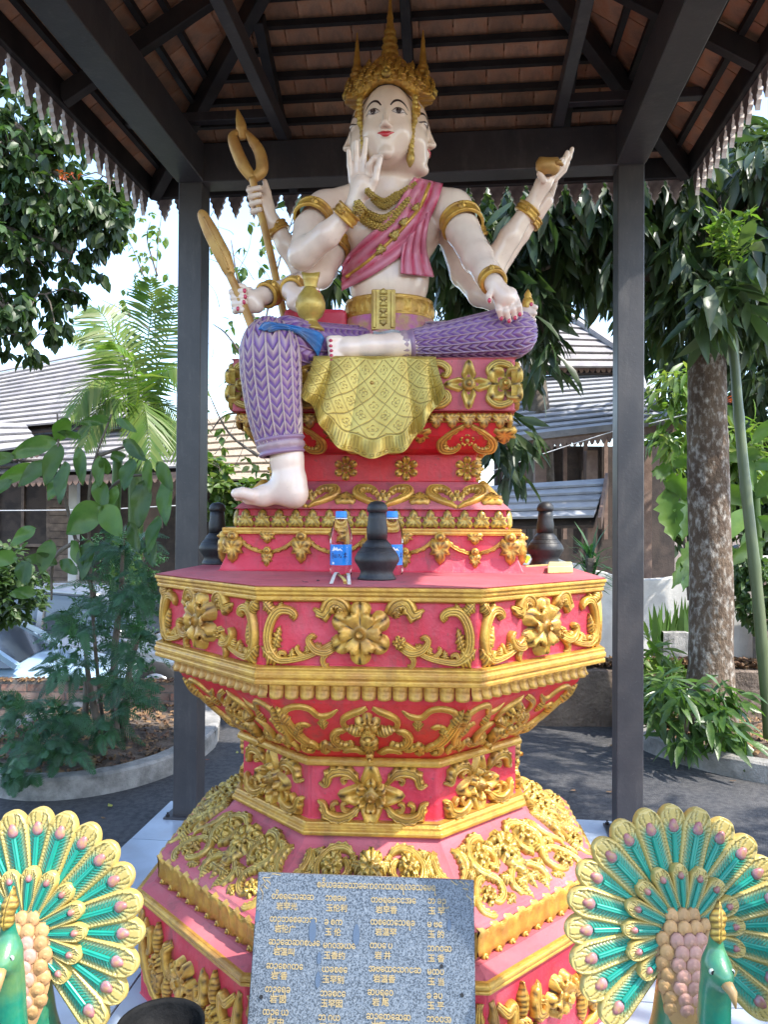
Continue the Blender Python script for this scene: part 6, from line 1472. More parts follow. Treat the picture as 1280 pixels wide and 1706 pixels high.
def feather(L, w0, w1, nm='tail_feather'):
    """one plume lying in the (x, y) plane, root at the origin; barbs cut in as relief"""
    nu_, nv_ = 29, 150; V = []; T = []; GR = []
    for j in range(nv_):
        t = j/(nv_-1)
        r_ = w0+(w1-w0)*(t**.9) if t < .80 else None
        if r_ is None: r_ = (w0+(w1-w0)*(.8**.9))*math.sqrt(max(0, 1-((t-.80)/.20)**2))*1.0
        for i in range(nu_):
            a = -1+2*i/(nu_-1); x = a*max(r_, .001)
            bar = abs(math.sin((t*30-abs(a)*3.4)*math.pi)) if t < .78 else abs(math.sin(math.atan2(a*w1, (t-.74)*L)*11))
            core = abs(a) < .80 and t > .06
            z = .012*(1-abs(a)**4)+(.004 if abs(a) > .78 else -.003)*(t < .97)+(-.0028*(bar < .38) if core and abs(a) > .10 else 0)
            if t > .97: z = .006
            V.append((x, t*L, z)); g = max(0, 1-abs(a)/(.42 if t < .66 else .30))*min(1, max(0, (.84-t)/.12))*min(1, t/.1)
            g = max(0, 1-abs(a)/.80)*min(1, max(0, (.86-t)/.10))*min(1, t/.1)
            T.append(min(1, g*2.2)*(.75+.25*(bar > .3))); GR.append((.7 if (bar < .26 and core and abs(a) > .12 and t < .95) else 0))
    Fq = [(j*nu_+i, j*nu_+i+1, (j+1)*nu_+i+1, (j+1)*nu_+i) for j in range(nv_-1) for i in range(nu_-1)]
    n0 = len(V); bd = [i for i in range(nu_)]+[j*nu_+nu_-1 for j in range(1, nv_)]+[(nv_-1)*nu_+i for i in range(nu_-2, -1, -1)]+[j*nu_ for j in range(nv_-2, 0, -1)]
    for q in bd: V.append((V[q][0], V[q][1], -.014)); T.append(0); GR.append(0)
    m_ = len(bd); Fq += [(bd[(k+1) % m_], bd[k], n0+k, n0+(k+1) % m_) for k in range(m_)]
    me = bpy.data.meshes.new(nm); me.from_pydata(V, [], Fq); me.polygons.foreach_set('use_smooth', [True]*len(me.polygons)); me.materials.append(MATS['feather_gold'])
    at = me.attributes.new('tint', 'FLOAT', 'POINT'); at.data.foreach_set('value', T); at = me.attributes.new('groove', 'FLOAT', 'POINT'); at.data.foreach_set('value', GR)
    b = MB(); b.sheet([[(x_*w1*ww, L*y_, .0125+(.0015 if abs(x_) < .02 else .003 if abs(x_) < .12 else -.002)) for x_ in (-.15, -.10, -.05, 0, .05, .10, .15)] for y_, ww in ((.05, .6), (.2, .8), (.45, 1), (.74, 1.05))]); st_ = b.mesh('feather_stem', None, True); st_.materials.append(MATS['feather_stem'])
    b = MB(); s = w1*.33; V2, F2 = [], []
    prof = [(1, -.2), (.95, .5), (.7, .9), (.35, 1.1), (.05, 1.15)]; n = 14
    for q, z in prof:
        for k in range(n):
            a = 2*math.pi*k/n; pt = 1.55 if math.sin(a) > 0 else 1.0
            V2.append((s*q*math.cos(a)*(1-.25*max(0, math.sin(a))), L*.80+s*q*math.sin(a)*pt, .008+z*.007))
    b.add(V2, [(i*n+k, i*n+(k+1) % n, (i+1)*n+(k+1) % n, (i+1)*n+k) for i in range(len(prof)-1) for k in range(n)]+[tuple(range((len(prof)-1)*n, len(prof)*n))])
    ey = b.mesh('eye_spot', None, True); ey.materials.append(MATS['eye_spot'])
    return me, st_, ey
FEA = feather(.250, .023, .0395); FEB = feather(.130, .014, .0230)
def peacock(cx_, cy_, D, yaw, label, head, hx, tilt=12, lean=0):
    c = P(cx_, cy_, D); base = Vector((c.x, c.y+.02, 0)); t = thing('peacock_statue', base, label, 'peacock statue', 'painted peacock statues')
    RT = Matrix.Rotation(R(yaw), 4, 'Z') @ Matrix.Rotation(R(90-tilt), 4, 'X')   # local x right, y up, z towards the viewer
    FM_ = Matrix.Translation(c) @ RT; inv = wmat(t).inverted()
    def put(me, name, M, par):
        o = bpy.data.objects.new(name, me); COL.objects.link(o); o.parent = par
        o.matrix_basis = (inv @ FM_ @ M) if par is t else M
        return o
    n = 19
    for k in range(n):
        a = -133+266*k/(n-1); M = Matrix.Rotation(R(a), 4, 'Z') @ Matrix.Translation((0, .03, -.004*(k % 2)-.0)) @ Matrix.Rotation(R(4), 4, 'X')
        o = put(FEA[0], 'tail_feather', M, t); put(FEA[1], 'feather_stem', Matrix.Identity(4), o); put(FEA[2], 'eye_spot', Matrix.Identity(4), o)
    n = 13
    for k in range(n):
        a = -130+260*k/(n-1); M = Matrix.Rotation(R(a), 4, 'Z') @ Matrix.Translation((0, .018, .024+.002*(k % 2))) @ Matrix.Rotation(R(2), 4, 'X')
        o = put(FEB[0], 'short_feather', M, t); put(FEB[1], 'feather_stem', Matrix.Identity(4), o); put(FEB[2], 'eye_spot', Matrix.Identity(4), o)
    # back of the fan, so that the feathers stand on one shell
    # overlapping scales of the back: a domed shield
    b = MB(); g = []
    for i in range(9):
        q = i/8; g.append([FM_ @ Vector((.078*q*math.cos(a), -.062+.105*q*math.sin(a)*(1 if math.sin(a) > 0 else 1.6), .034+.040*(1-q*q))) for a in [2*math.pi*j/24 for j in range(24)]])
    b.sheet(g, close=True); b.build('back_shield', 'scale_gold', t, smooth=True)
    V_ = bud_mesh((0, 0), .0175, .012, 10, 1.15); V_ = ([(x, y, min(z, .0108)) for x, y, z in V_[0]], V_[1], [.8 if k_ < 10 else 0 for k_ in range(60)]); me1 = orn('scale', V_, 'scale_rose')[1]; me2 = orn('scale', V_, 'scale_gold')[1]
    for r_ in range(9):
        y = .035-.024*r_; w_ = .073*math.sqrt(max(.05, 1-((y+.062)/(.112 if y > -.062 else .17))**2))
        k = max(3, round(2*w_/.028))
        for j in range(k):
            x = (-w_+(2*w_)*(j+.5)/k)*1.02+(.004 if r_ % 2 else -.004); q2 = min(1, (x/.078)**2+((y+.062)/(.105 if y > -.062 else .168))**2)
            put(me1 if q2 < .45 else me2, 'scale', Matrix.Translation((x, y, .034+.040*(1-q2)-.001*r_)) @ Matrix.Rotation(-y*3, 4, 'X') @ Matrix.Rotation(x*6, 4, 'Y'), t)
    # body, neck and head
    B = Clay(tuple(Vector((c.x-.32, c.y-.50, 0.0))), tuple(Vector((c.x+.32, c.y+.2, c.z+.22))), .005)
    L2 = lambda x, y, z: FM_ @ Vector((x, y, z))
    nb_ = base+Vector((hx*.6, -.12, .30)); hd = P(*head)
    B.ell(base+Vector((hx*.3, -.06, .30)), (.095, .13, .12), .04); B.cone(base+Vector((0, -.0, .28)), L2(0, -.10, .01), .07, .06, .05)
    nk = cat_rom([base+Vector((hx*.5, -.12, .33)), hd+Vector((0, .035, -.26)), hd+Vector((0, .018, -.14)), hd+Vector((0, .012, -.06)), hd], 5); m_ = len(nk)
    for i in range(m_-1): B.cone(nk[i], nk[i+1], .040-.019*(i/(m_-1))**.5, .040-.019*((i+1)/(m_-1))**.5, .02)
    B.ell(hd, (.023, .031, .028), .02); B.ell(hd+Vector((.003, -.018, -.008)), (.019, .025, .020), .015); B.cone(hd+Vector((0, .01, .01)), hd+Vector((.0, .006, .070)), .021, .013, .02)
    V3, Q3 = B.mesh(); V3 = relax(V3, Q3, 2); np_mesh('body', V3, Q3, True, MATS['peacock_green'], t)
    b = MB(); b.tube([hd+Vector((.003, -.030, -.012)), hd+Vector((.010, -.050, -.024)), hd+Vector((.013, -.058, -.050))], [.014, .010, .0015], 10); b.build('beak', 'beak', t, smooth=True)
    for s in (-1, 1):
        p = hd+Vector((s*.020, -.020, .004)); b = MB(); b.lathe([(.0062, -.0), (.0062, .0035), (.003, .005)], (0, 0, 0), 14)
        b.v = [tuple(p+Matrix.Rotation(R(90), 3, 'X') @ (Vector(v_))+Vector((s*.001, 0, 0))) for v_ in b.v]; e_ = b.build('eye_ring', 'white_gloss', t, smooth=True)
        b = MB(); b.v = [tuple(p+Vector((s*.003*0, -.0065, 0))+Vector((.0038*math.cos(2*math.pi*j/12), 0, .0046*math.sin(2*math.pi*j/12)))) for j in range(12)]; b.f = [tuple(range(12))]; b.build('pupil', 'pupil', e_)
    b = MB()
    for i, (dx, dz) in enumerate(((-.010, .0), (-.004, .004), (.004, .004), (.010, 0))): pass
    cr_ = orn('crest', leaf_mesh(.085, .017, .018, 2, .1), 'gold_bright')[1]
    at_world(cr_, 'crest', hd+Vector((0, -.004, .055)), (0, -1, .25), (0, 0, 1), t)
    # legs and plinth down to the floor
    b = MB(); b.lathe([(.15, 0), (.15, .04), (.13, .06), (.12, .075)], base+Vector((0, -.04, 0)), 24); b.build('round_base', 'feather_gold', t, smooth=True)
    for s in (-1, 1):
        b = MB(); b.tube([base+Vector((s*.045, -.06, .07)), base+Vector((s*.045, -.06, .16)), base+Vector((s*.04, -.06, .24))], [.013, .014, .03], 10); b.build('leg', 'beak', t, smooth=True)
    return t
peacock(1132, 1545, 1.86, 4, 'painted peacock statue at the right, its full gold and green fan entirely in view', (1196, 1612, 1.64), .06)
peacock(50, 1550, 1.86, -3, 'painted peacock statue at the left, its gold and green fan cut by the edge', (10, 1590, 1.64), -.06)
# black incense bowl in front of the pedestal
ic = P(267, 1706, 1.75); 
ib = thing('incense_pot', (ic.x, ic.y, 0), 'black soot covered incense pot with pale ash standing in front of the pedestal corner', 'incense pot')
zt = ic.z; g = MB(); rr0 = .098
g.lathe([(.075, 0), (.085, .02), (.07, .05), (.06, zt-.16), (.09, zt-.10), (rr0, zt-.01), (rr0, zt), (rr0-.004, zt), (rr0-.008, zt-.01), (.085, zt-.055), (.02, zt-.062)], (ic.x, ic.y, 0), 40); g.build('pot', 'soot', ib, smooth=True)
g = MB(); g.lathe([(.07, zt-.062), (.06, zt-.045), (.03, zt-.03), (.004, zt-.012)], (ic.x+.01, ic.y-.02, 0), 18); g.build('ash_heap', 'ash', ib, smooth=True)
# ================================================================ planting
mat('leaf_dark', (0.030, 0.062, 0.020), 0.42, (0.050, 0.095, 0.028), 3, transl=.32, objrand=.35, attr=('tint', (0.075, 0.12, 0.035)))
mat('leaf_mango', (0.024, 0.048, 0.020), 0.38, (0.040, 0.072, 0.026), 3, transl=.25, objrand=.35, attr=('tint', (0.07, 0.10, 0.035)))
mat('leaf_fern', (0.020, 0.066, 0.026), 0.5, (0.035, 0.095, 0.032), 3, transl=.3, objrand=.3, attr=('tint', (0.04, 0.11, 0.045)))
mat('leaf_bright', (0.065, 0.135, 0.022), 0.42, (0.10, 0.175, 0.030), 3, transl=.36, objrand=.3, attr=('tint', (0.18, 0.22, 0.055)))
mat('leaf_broad', (0.042, 0.095, 0.022), 0.32, (0.085, 0.15, 0.035), 4, transl=.35, objrand=.3, attr=('tint', (0.14, 0.20, 0.10)), bump=.2, bscale=25)
mat('leaf_dry', (0.30, 0.22, 0.14), 0.8, (0.20, 0.13, 0.08), 5, transl=.2, objrand=.4)
mat('bark', (0.14, 0.095, 0.06), 0.95, (0.085, 0.055, 0.036), 5, 1.0, 22, col3=(0.48, 0.44, 0.38), scale3=26, amt3=.9, bdist=.03, stretch=(1, 1, .6))
mat('bark_plain', (0.10, 0.08, 0.06), 0.95, (0.17, 0.14, 0.11), 9, .8, 40, bdist=.01)
mat('twig_pale', (0.30, 0.25, 0.19), 0.9, (0.20, 0.16, 0.12), 9)
mat('petal_orange', (0.35, 0.075, 0.015), 0.5, (0.25, 0.04, 0.015), 9, transl=.3); mat('bamboo', (0.065, 0.09, 0.030), 0.4, (0.10, 0.12, 0.05), 6, .2, 30, stretch=(1, 1, .2))
rng = np.random.default_rng(5)
def leaf_proto(kind):
    rows = {'lance': ((0, .04), (.2, .55), (.5, 1), (.8, .6), (1, .03)), 'ovate': ((0, .05), (.25, .85), (.55, 1), (.82, .55), (1, .04)), 'small': ((0, .1), (.5, 1), (1, .05))}[kind]
    wd = {'lance': .12, 'ovate': .27, 'small': .17}[kind]; V = []; 
    for t, w in rows:
        for a in (-1, 0, 1): V.append((a*w*wd, t, .10*abs(a)*w*wd*3-.22*t*t))
    m = len(rows); Fq = [(i*3+j, i*3+j+1, (i+1)*3+j+1, (i+1)*3+j) for i in range(m-1) for j in range(2)]
    return np.array(V), np.array(Fq)
PROTO = {k: leaf_proto(k) for k in ('lance', 'ovate', 'small')}
LME = {}
def leaf_object_mesh(kind, m):
    if (kind, m) not in LME:
        V, Fq = PROTO[kind]; me = bpy.data.meshes.new('leaf'); me.from_pydata(V.tolist(), [], Fq.tolist()); me.polygons.foreach_set('use_smooth', [True]*len(me.polygons)); me.materials.append(MATS[m]); LME[kind, m] = me
    return LME[kind, m]
def foliage(parent, clusters, n, size, kind, m, whorl=7, droop=.6, parts=0, name='foliage', twigs=None, spread=.5, gaps=0.0):
    """clusters: (centre, radii). Leaves sit in whorls; the nearest ones become parts, the rest one mass"""
    wts = np.array([r[0]*r[2]*max(.3, r[1]) for c, r in clusters]); wts = wts/wts.sum(); nw = n//whorl
    ci = rng.choice(len(clusters), nw, p=wts); u = rng.normal(size=(nw, 3)); u /= np.linalg.norm(u, axis=1)[:, None]; rad = rng.random(nw)**(1/2.4)
    Cc = np.array([clusters[i][0] for i in ci])+u*rad[:, None]*np.array([clusters[i][1] for i in ci])
    if gaps:
        keep = np.array([noise.noise(Vector(c)*gaps) > -.12 for c in Cc]); Cc = Cc[keep]; u = u[keep]; nw = len(Cc)
    Cw = np.repeat(Cc, whorl, 0); N = len(Cw)
    az = rng.random(N)*2*np.pi; el = rng.normal(-droop, spread, N)
    d = np.stack([np.cos(az)*np.cos(el), np.sin(az)*np.cos(el), np.sin(el)], 1)+np.repeat(u, whorl, 0)*.35; d /= np.linalg.norm(d, axis=1)[:, None]
    up = rng.normal(size=(N, 3))*.45+np.array((0, 0, 1)); up -= d*(up*d).sum(1)[:, None]; up /= np.linalg.norm(up, axis=1)[:, None]; x = np.cross(d, up)
    s = size*rng.uniform(.65, 1.25, N); base = Cw+rng.normal(size=(N, 3))*size*.15
    PV0, PF = PROTO[kind]
    order = np.argsort(base[:, 1]) if parts else np.arange(N)
    # parts: the nearest leaves that the picture shows
    chosen = []
    if parts:
        for i in order:
            q = proj(base[i])
            if -20 < q[0] < 1300 and -20 < q[1] < 1720: chosen.append(i)
            if len(chosen) >= parts: break
        me = leaf_object_mesh(kind, m); inv = wmat(parent).inverted()
        for i in chosen:
            o = bpy.data.objects.new('leaf', me); COL.objects.link(o); o.parent = parent
            M = Matrix((Vector(x[i])*s[i], Vector(d[i])*s[i], Vector(up[i])*s[i])).transposed().to_4x4(); M.translation = Vector(base[i]); o.matrix_basis = inv @ M
    rest = np.setdiff1d(np.arange(N), np.array(chosen, dtype=int))
    x, d, up, s, base = x[rest], d[rest], up[rest], s[rest], base[rest]; N = len(rest)
    V = base[:, None, :]+s[:, None, None]*(PV0[None, :, 0:1]*x[:, None, :]+PV0[None, :, 1:2]*d[:, None, :]+PV0[None, :, 2:3]*up[:, None, :])
    k = len(PV0); Fq = (PF[None]+(np.arange(N)*k)[:, None, None]).reshape(-1, 4)
    T = np.repeat(rng.random(N)**2, k)
    o = np_mesh(name, V.reshape(-1, 3), Fq, True, MATS[m], parent, T); o['kind'] = 'stuff'
    if twigs:
        b = MB(); org = [Vector(c) for c, r in clusters]
        for c in Cc[::max(1, len(Cc)//twigs)]:
            c = Vector(c); q = min(org, key=lambda w: (w-c).length); mid = c.lerp(q, .5)+Vector((0, 0, .05)); b.tube([q, mid, c], [.008, .006, .003], 4, cap=False)
        t_ = b.build('twig', 'bark_plain', parent); t_['kind'] = 'stuff'
    return o
def cl(lst, D, dep): return [(np.array(P(x, y, D+(dd if len(q) else 0))), (pr(rx, D), dep, pr(ry, D))) for x, y, rx, ry, *q in lst for dd in [(q[0] if q else 0)]]
def branch(parent, pts, r0, r1, m='bark_plain', name='branch'):
    p = cat_rom([P(*q) for q in pts], 5); b = MB(); b.tube(p, lerp_list([r0, r1], len(p)), 8); return b.build(name, m, parent, smooth=True)
# ---- tree at the left
lt_ = thing('leafy_tree', (-4.6, 6.4, -.06), 'dense dark green tree with rounded leaves hanging over the roof edge at the left', 'tree')
b = MB(); b.tube([(-4.6, 6.4, -.1), (-4.5, 6.4, 1.5), (-4.2, 6.3, 3.0), (-3.8, 6.2, 4.4)], [.2, .17, .14, .08], 12); b.build('trunk', 'bark_plain', lt_, smooth=True)
branch(lt_, [(-190, 420, 6.3), (-40, 380, 6), (60, 400, 6), (120, 420, 5.9)], .06, .02); branch(lt_, [(-150, 300, 6.3), (0, 200, 6), (70, 270, 6), (120, 310, 5.9)], .04, .012)
branch(lt_, [(-20, 170, 6), (20, 215, 6), (60, 262, 6), (90, 290, 6)], .02, .008)
LC = [(10, 250, 100, 110), (80, 340, 120, 80), (40, 430, 110, 100), (10, 520, 75, 75), (150, 350, 70, 75), (185, 300, 38, 45), (75, 490, 55, 75), (-60, 400, 120, 220), (105, 230, 45, 40), (-10, 150, 40, 30), (175, 440, 8, 10), (45, 575, 20, 25), (60, 125, 40, 22), (130, 395, 60, 60), (200, 385, 25, 45)]
foliage(lt_, cl(LC, 6.0, .55), 8400, .105, 'ovate', 'leaf_dark', 7, .9, 280, twigs=160, spread=.45, gaps=2.2)
foliage(lt_, cl([(108, 292, 30, 12)], 5.8, .1), 36, .04, 'small', 'petal_orange', 6, .3, 0, name='blossom')
# ---- mango tree at the right
mt = thing('mango_tree', (2.47, 5.85, -.06), 'thick speckled brown trunk with long drooping dark leaves right of the pavilion', 'tree')
tp_ = [P(1186, 1215, 5.85), P(1186, 1100, 5.85), P(1184, 900, 5.85), P(1180, 720, 5.88), P(1178, 560, 5.9), P(1185, 400, 5.95), P(1180, 250, 6.0), P(1150, 60, 6.1)]
b = MB(); pp = cat_rom(tp_, 10); n = 28; rs = lerp_list([.215, .165, .152, .147, .136, .13, .115, .10], len(pp)); g = []
for i, p in enumerate(pp): g.append([p+Vector((math.cos(a), math.sin(a), 0))*rs[i]*(1+.10*noise.noise((math.cos(a)*1.5, math.sin(a)*1.5, p.z*1.3))+.06*noise.noise((math.cos(a)*5, math.sin(a)*5, p.z*5))) for a in [2*math.pi*j/n for j in range(n)]])
b.sheet(g, close=True); b.build('trunk', 'bark', mt, smooth=True)
branch(mt, [(1182, 430, 5.9), (1080, 300, 5.7), (960, 240, 5.6), (800, 260, 5.6)], .07, .02); branch(mt, [(1182, 500, 5.9), (1080, 460, 5.7), (980, 430, 5.6), (900, 450, 5.5)], .05, .015)
branch(mt, [(1182, 420, 5.9), (1230, 330, 5.6), (1290, 280, 5.4)], .06, .02); branch(mt, [(960, 430, 5.6), (900, 520, 5.5), (930, 600, 5.4)], .02, .008)
MC = [(770, 400, 60, 110), (830, 470, 60, 60), (880, 390, 100, 90), (950, 370, 90, 95), (1010, 420, 50, 75), (875, 530, 45, 50), (905, 600, 20, 32), (560, 345, 60, 45), (548, 460, 26, 40), (1120, 380, 60, 130), (1215, 440, 70, 70), (1270, 300, 60, 90), (1130, 500, 40, 60), (1260, 500, 40, 60), (840, 740, 35, 50), (1000, 330, 120, 60), (700, 340, 60, 60), (1100, 300, 80, 60)]
foliage(mt, cl(MC, 5.7, .6), 4800, .27, 'lance', 'leaf_mango', 8, .95, 290, twigs=120, spread=.35)
MX = [((3.6, 4.2, 4.6), (.9, .9, .6)), ((4.0, 2.4, 4.9), (1.0, 1.0, .6)), ((4.4, .6, 4.9), (.9, .9, .5)), ((5.0, 1.6, 5.6), (1.0, 1.4, .5))]  # unseen crown extension and limbs, added to dapple the pavilion with shade
foliage(mt, [(np.array(a_), b_) for a_, b_ in MX], 2200, .27, 'lance', 'leaf_mango', 8, .8, 0, spread=.5, name='shade_foliage')
for q in (((2.45, 5.9, 3.6), (3.2, 4.8, 4.4), (3.9, 2.6, 4.8), (4.5, .4, 4.9)), ((3.6, 4.0, 4.5), (4.4, 3.0, 5.2), (5.0, 1.6, 5.5))):
    b = MB(); b.tube(cat_rom(q, 6), [.09-.06*i/18 for i in range(6*(len(q)-1)+1)], 8); b.build('branch', 'bark_plain', mt, smooth=True)
foliage(mt, cl([(1215, 400, 40, 45)], 5.0, .15), 160, .10, 'small', 'leaf_bright', 8, -.3, 0, name='blossom')
foliage(mt, cl([(1210, 480, 45, 50), (1265, 440, 30, 30)], 4.9, .15), 56, .34, 'lance', 'leaf_mango', 8, .5, 0, name='near_foliage')
# ---- trees farther off
dt = thing('distant_tree', (2.0, 11.5, -.06), 'dark mass of tree crown behind the figure and the mango leaves', 'tree')
b = MB(); b.tube([(2.4, 11.5, -.1), (2.3, 11.5, 3), (2.0, 11.5, 6)], [.25, .2, .12], 10); b.build('trunk', 'bark_plain', dt, smooth=True)
foliage(dt, cl([(800, 420, 170, 130), (1000, 330, 190, 115), (1180, 380, 200, 190), (960, 300, 300, 90), (700, 320, 70, 50), (1290, 620, 110, 160), (1150, 560, 70, 70)], 9.5, 1.2), 11000, .34, 'lance', 'leaf_mango', 8, .7, 0, spread=.6)
th_ = thing('thin_tree', P(470, 870, 10), 'thin half-bare tree with sparse yellow-green leaves against the sky beside the left post', 'tree')
for q in ([(470, 880, 10), (455, 700, 10), (440, 560, 10), (470, 420, 10), (500, 330, 10)], [(455, 700, 10), (420, 620, 10), (380, 560, 10), (355, 540, 9.8)], [(440, 560, 10), (400, 480, 10), (385, 400, 10)], [(455, 690, 10), (380, 690, 9.8), (350, 720, 9.8)], [(450, 640, 10), (520, 560, 10), (540, 470, 10)], [(400, 480, 10), (365, 440, 10)], [(430, 760, 10), (380, 720, 10), (345, 650, 10)]): branch(th_, q, .022, .006)
for _ in range(46):
    x, y = rnd.uniform(345, 540), rnd.uniform(340, 820); x2, y2 = x+rnd.uniform(-50, 50), y-rnd.uniform(10, 80); branch(th_, [(x, y, 9.9), ((x+x2)/2+6, (y+y2)/2, 9.9), (x2, y2, 9.9)], .005, .002, name='twig')
foliage(th_, cl([(430, 420, 80, 80), (440, 560, 90, 90), (420, 700, 90, 90), (430, 800, 90, 50)], 10, .4), 300, .13, 'ovate', 'leaf_bright', 4, .7, 0)
th2 = thing('slender_tree', P(250, 870, 11), 'slender tree with tiny yellowish leaves rising above the palm', 'tree')
for q in ([(270, 880, 11), (265, 700, 11), (258, 560, 11), (262, 420, 11), (270, 350, 11)], [(262, 520, 11), (235, 450, 11), (215, 400, 11)], [(262, 460, 11), (245, 400, 11), (250, 370, 11)], [(262, 560, 11), (210, 520, 11), (170, 500, 11)]): branch(th2, q, .014, .004)
foliage(th2, cl([(245, 430, 40, 60), (225, 500, 50, 40), (255, 380, 30, 25)], 11, .3), 140, .12, 'ovate', 'leaf_bright', 4, .7, 0)
hg = foliage(None, cl([(60, 820, 160, 60), (330, 850, 120, 60), (480, 860, 120, 50), (-80, 850, 100, 80)], 15.2, .6)+cl([(700, 860, 160, 60), (900, 870, 160, 60), (1200, 780, 160, 130), (1350, 800, 160, 180), (1050, 860, 150, 60)], 14.5, .5), 9000, .30, 'ovate', 'leaf_dark', 7, .4, 0, name='far_hedge')
sb = foliage(None, cl([(400, 840, 60, 45), (360, 790, 30, 40), (470, 850, 60, 30)], 11.5, .4), 1500, .16, 'ovate', 'leaf_bright', 7, .3, 0, name='sunlit_undergrowth')
# ---- areca palm
def frond(parent, pts, L, n, m, w=.028, droop=.5, fan=1.0, name='frond', rach=.010):
    p = cat_rom([P(*q) if len(q) == 3 and not isinstance(q, Vector) else q for q in pts], 10); N = len(p); V = []; Fq = []; T = []
    side0 = None
    for k in range(n):
        t = .12+.88*k/(n-1); i = min(int(t*(N-1)), N-2); c = p[i].lerp(p[i+1], t*(N-1)-i); tan = (p[i+1]-p[i]).normalized()
        s = tan.cross(Vector((0, -.55, .85))); s.normalize()
        l = L*math.sin(math.pi*min(.97, .18+t*.78))**.7
        for sg in (-1, 1):
            d = (s*sg*fan+tan*(.55+.5*t)+Vector((0, 0, -droop*(.3+rnd.random()*.4)))).normalized(); q = d.cross(tan).normalized().cross(d).normalized(); ww = w*(.8+rnd.random()*.4); j = len(V); tt = rnd.random()**2
            dr = Vector((0, 0, -droop*.30*l))
            V += [c+q*ww*.2, c-q*ww*.2, c+d*l*.45+q*ww*.5+dr*.25, c+d*l*.45-q*ww*.5+dr*.25, c+d*l+dr, c+d*l*.98+dr]; T += [tt]*6
            Fq += [(j, j+1, j+3, j+2), (j+2, j+3, j+5, j+4)]
    j = len(V)
    for i in range(N):
        r_ = rach*(1-.8*i/N); V += [p[i]+Vector((r_, 0, 0)), p[i]+Vector((0, -r_, 0)), p[i]+Vector((-r_, 0, 0))]; T += [.5]*3
    for i in range(N-1):
        for a in range(2): Fq.append((j+i*3+a, j+i*3+a+1, j+i*3+a+4, j+i*3+a+3))
    return np_mesh(name, np.array([tuple(v) for v in V]), np.array(Fq), False, MATS[m], parent, T)
pa = thing('areca_palm', P(215, 850, 7.8), 'yellow-green palm with feathery arching fronds in front of the timber house', 'palm')
b = MB(); b.tube(cat_rom([P(222, 1000, 7.8), P(226, 850, 7.8), P(224, 720, 7.8), P(222, 640, 7.8)], 6), [.075]*9+[.065]*10, 12); b.build('stem', 'leaf_bright', pa, smooth=True)
b = MB(); b.tube(cat_rom([P(190, 1000, 7.9), P(192, 860, 7.9), P(196, 760, 7.9)], 6), .05, 10); b.build('stem', 'leaf_bright', pa, smooth=True)
for q in ([(224, 700, 7.8), (240, 600, 7.8), (252, 520, 7.8), (250, 468, 7.7)], [(224, 700, 7.8), (262, 610, 7.8), (285, 540, 7.8), (292, 480, 7.8)], [(222, 690, 7.8), (205, 590, 7.6), (170, 545, 7.5), (118, 560, 7.4)], [(222, 690, 7.8), (200, 600, 7.8), (175, 530, 7.8), (150, 510, 7.8)], [(224, 700, 7.8), (190, 640, 7.6), (150, 640, 7.4), (118, 690, 7.3)], [(224, 700, 7.8), (200, 665, 7.5), (165, 680, 7.3), (140, 740, 7.2)], [(224, 690, 7.8), (260, 620, 7.7), (300, 610, 7.6), (335, 650, 7.6)], [(224, 700, 7.8), (262, 670, 7.6), (296, 700, 7.5), (310, 760, 7.4)], [(224, 700, 7.8), (230, 640, 7.5), (215, 590, 7.3), (190, 570, 7.1)], [(222, 700, 7.8), (235, 670, 7.5), (245, 700, 7.3), (250, 770, 7.2)]):
    frond(pa, q, .42, 34, 'leaf_bright', .030, .7)
# ---- broad-leaved shrub in front of the house
bs = thing('broadleaf_shrub', P(150, 1230, 5.3), 'tall shrub with large oval blue-green leaves on thin stems left of the pavilion', 'shrub')
for q in ([(175, 1240, 5.6), (160, 1100, 5.4), (150, 940, 5.2), (150, 800, 5.0), (185, 690, 5.0)], [(160, 1000, 5.3), (120, 880, 5.1), (100, 780, 5.0), (95, 690, 5.0)], [(150, 860, 5.1), (200, 800, 5.0), (260, 790, 5.0)], [(130, 900, 5.1), (90, 930, 5.0), (85, 1000, 5.0)], [(110, 800, 5), (60, 790, 5), (30, 770, 5)], [(160, 760, 5.0), (220, 740, 5.0)]): branch(bs, q, .016, .006, name='stem')
def big_leaf(parent, px, py, D, L, W, ang, m='leaf_broad', tip=0.3, name='leaf', curl=.25, lobes=0):
    """px,py: leaf base; ang: direction of the tip in the picture (0 = right, 90 = up); tip: how far it leans to the viewer"""
    o = P(px, py, D); Ls, Ws = pr(L, D), pr(W, D); a = R(ang); d = Vector((math.cos(a), -tip, math.sin(a))).normalized(); s = Vector((-math.sin(a), -rnd.uniform(-.5, .5), math.cos(a))); s = (s-d*s.dot(d)).normalized(); nn = d.cross(s)
    g = []; n = 13
    for i in range(n):
        t = i/(n-1); w = Ws*.5*math.sin(math.pi*t**.85)**.75*(1+lobes*.35*math.cos(t*30)) if 0 < t < 1 else .002
        g.append([o+d*Ls*t+s*(w*q)+nn*(.12*Ws*q*q+.008*math.sin(t*9+q*3))+Vector((0, 0, -curl*Ls*t*t)) for q in (-1, -.5, 0, .5, 1)])
    b = MB(); b.sheet(g); return b.build(name, m, parent, smooth=True)
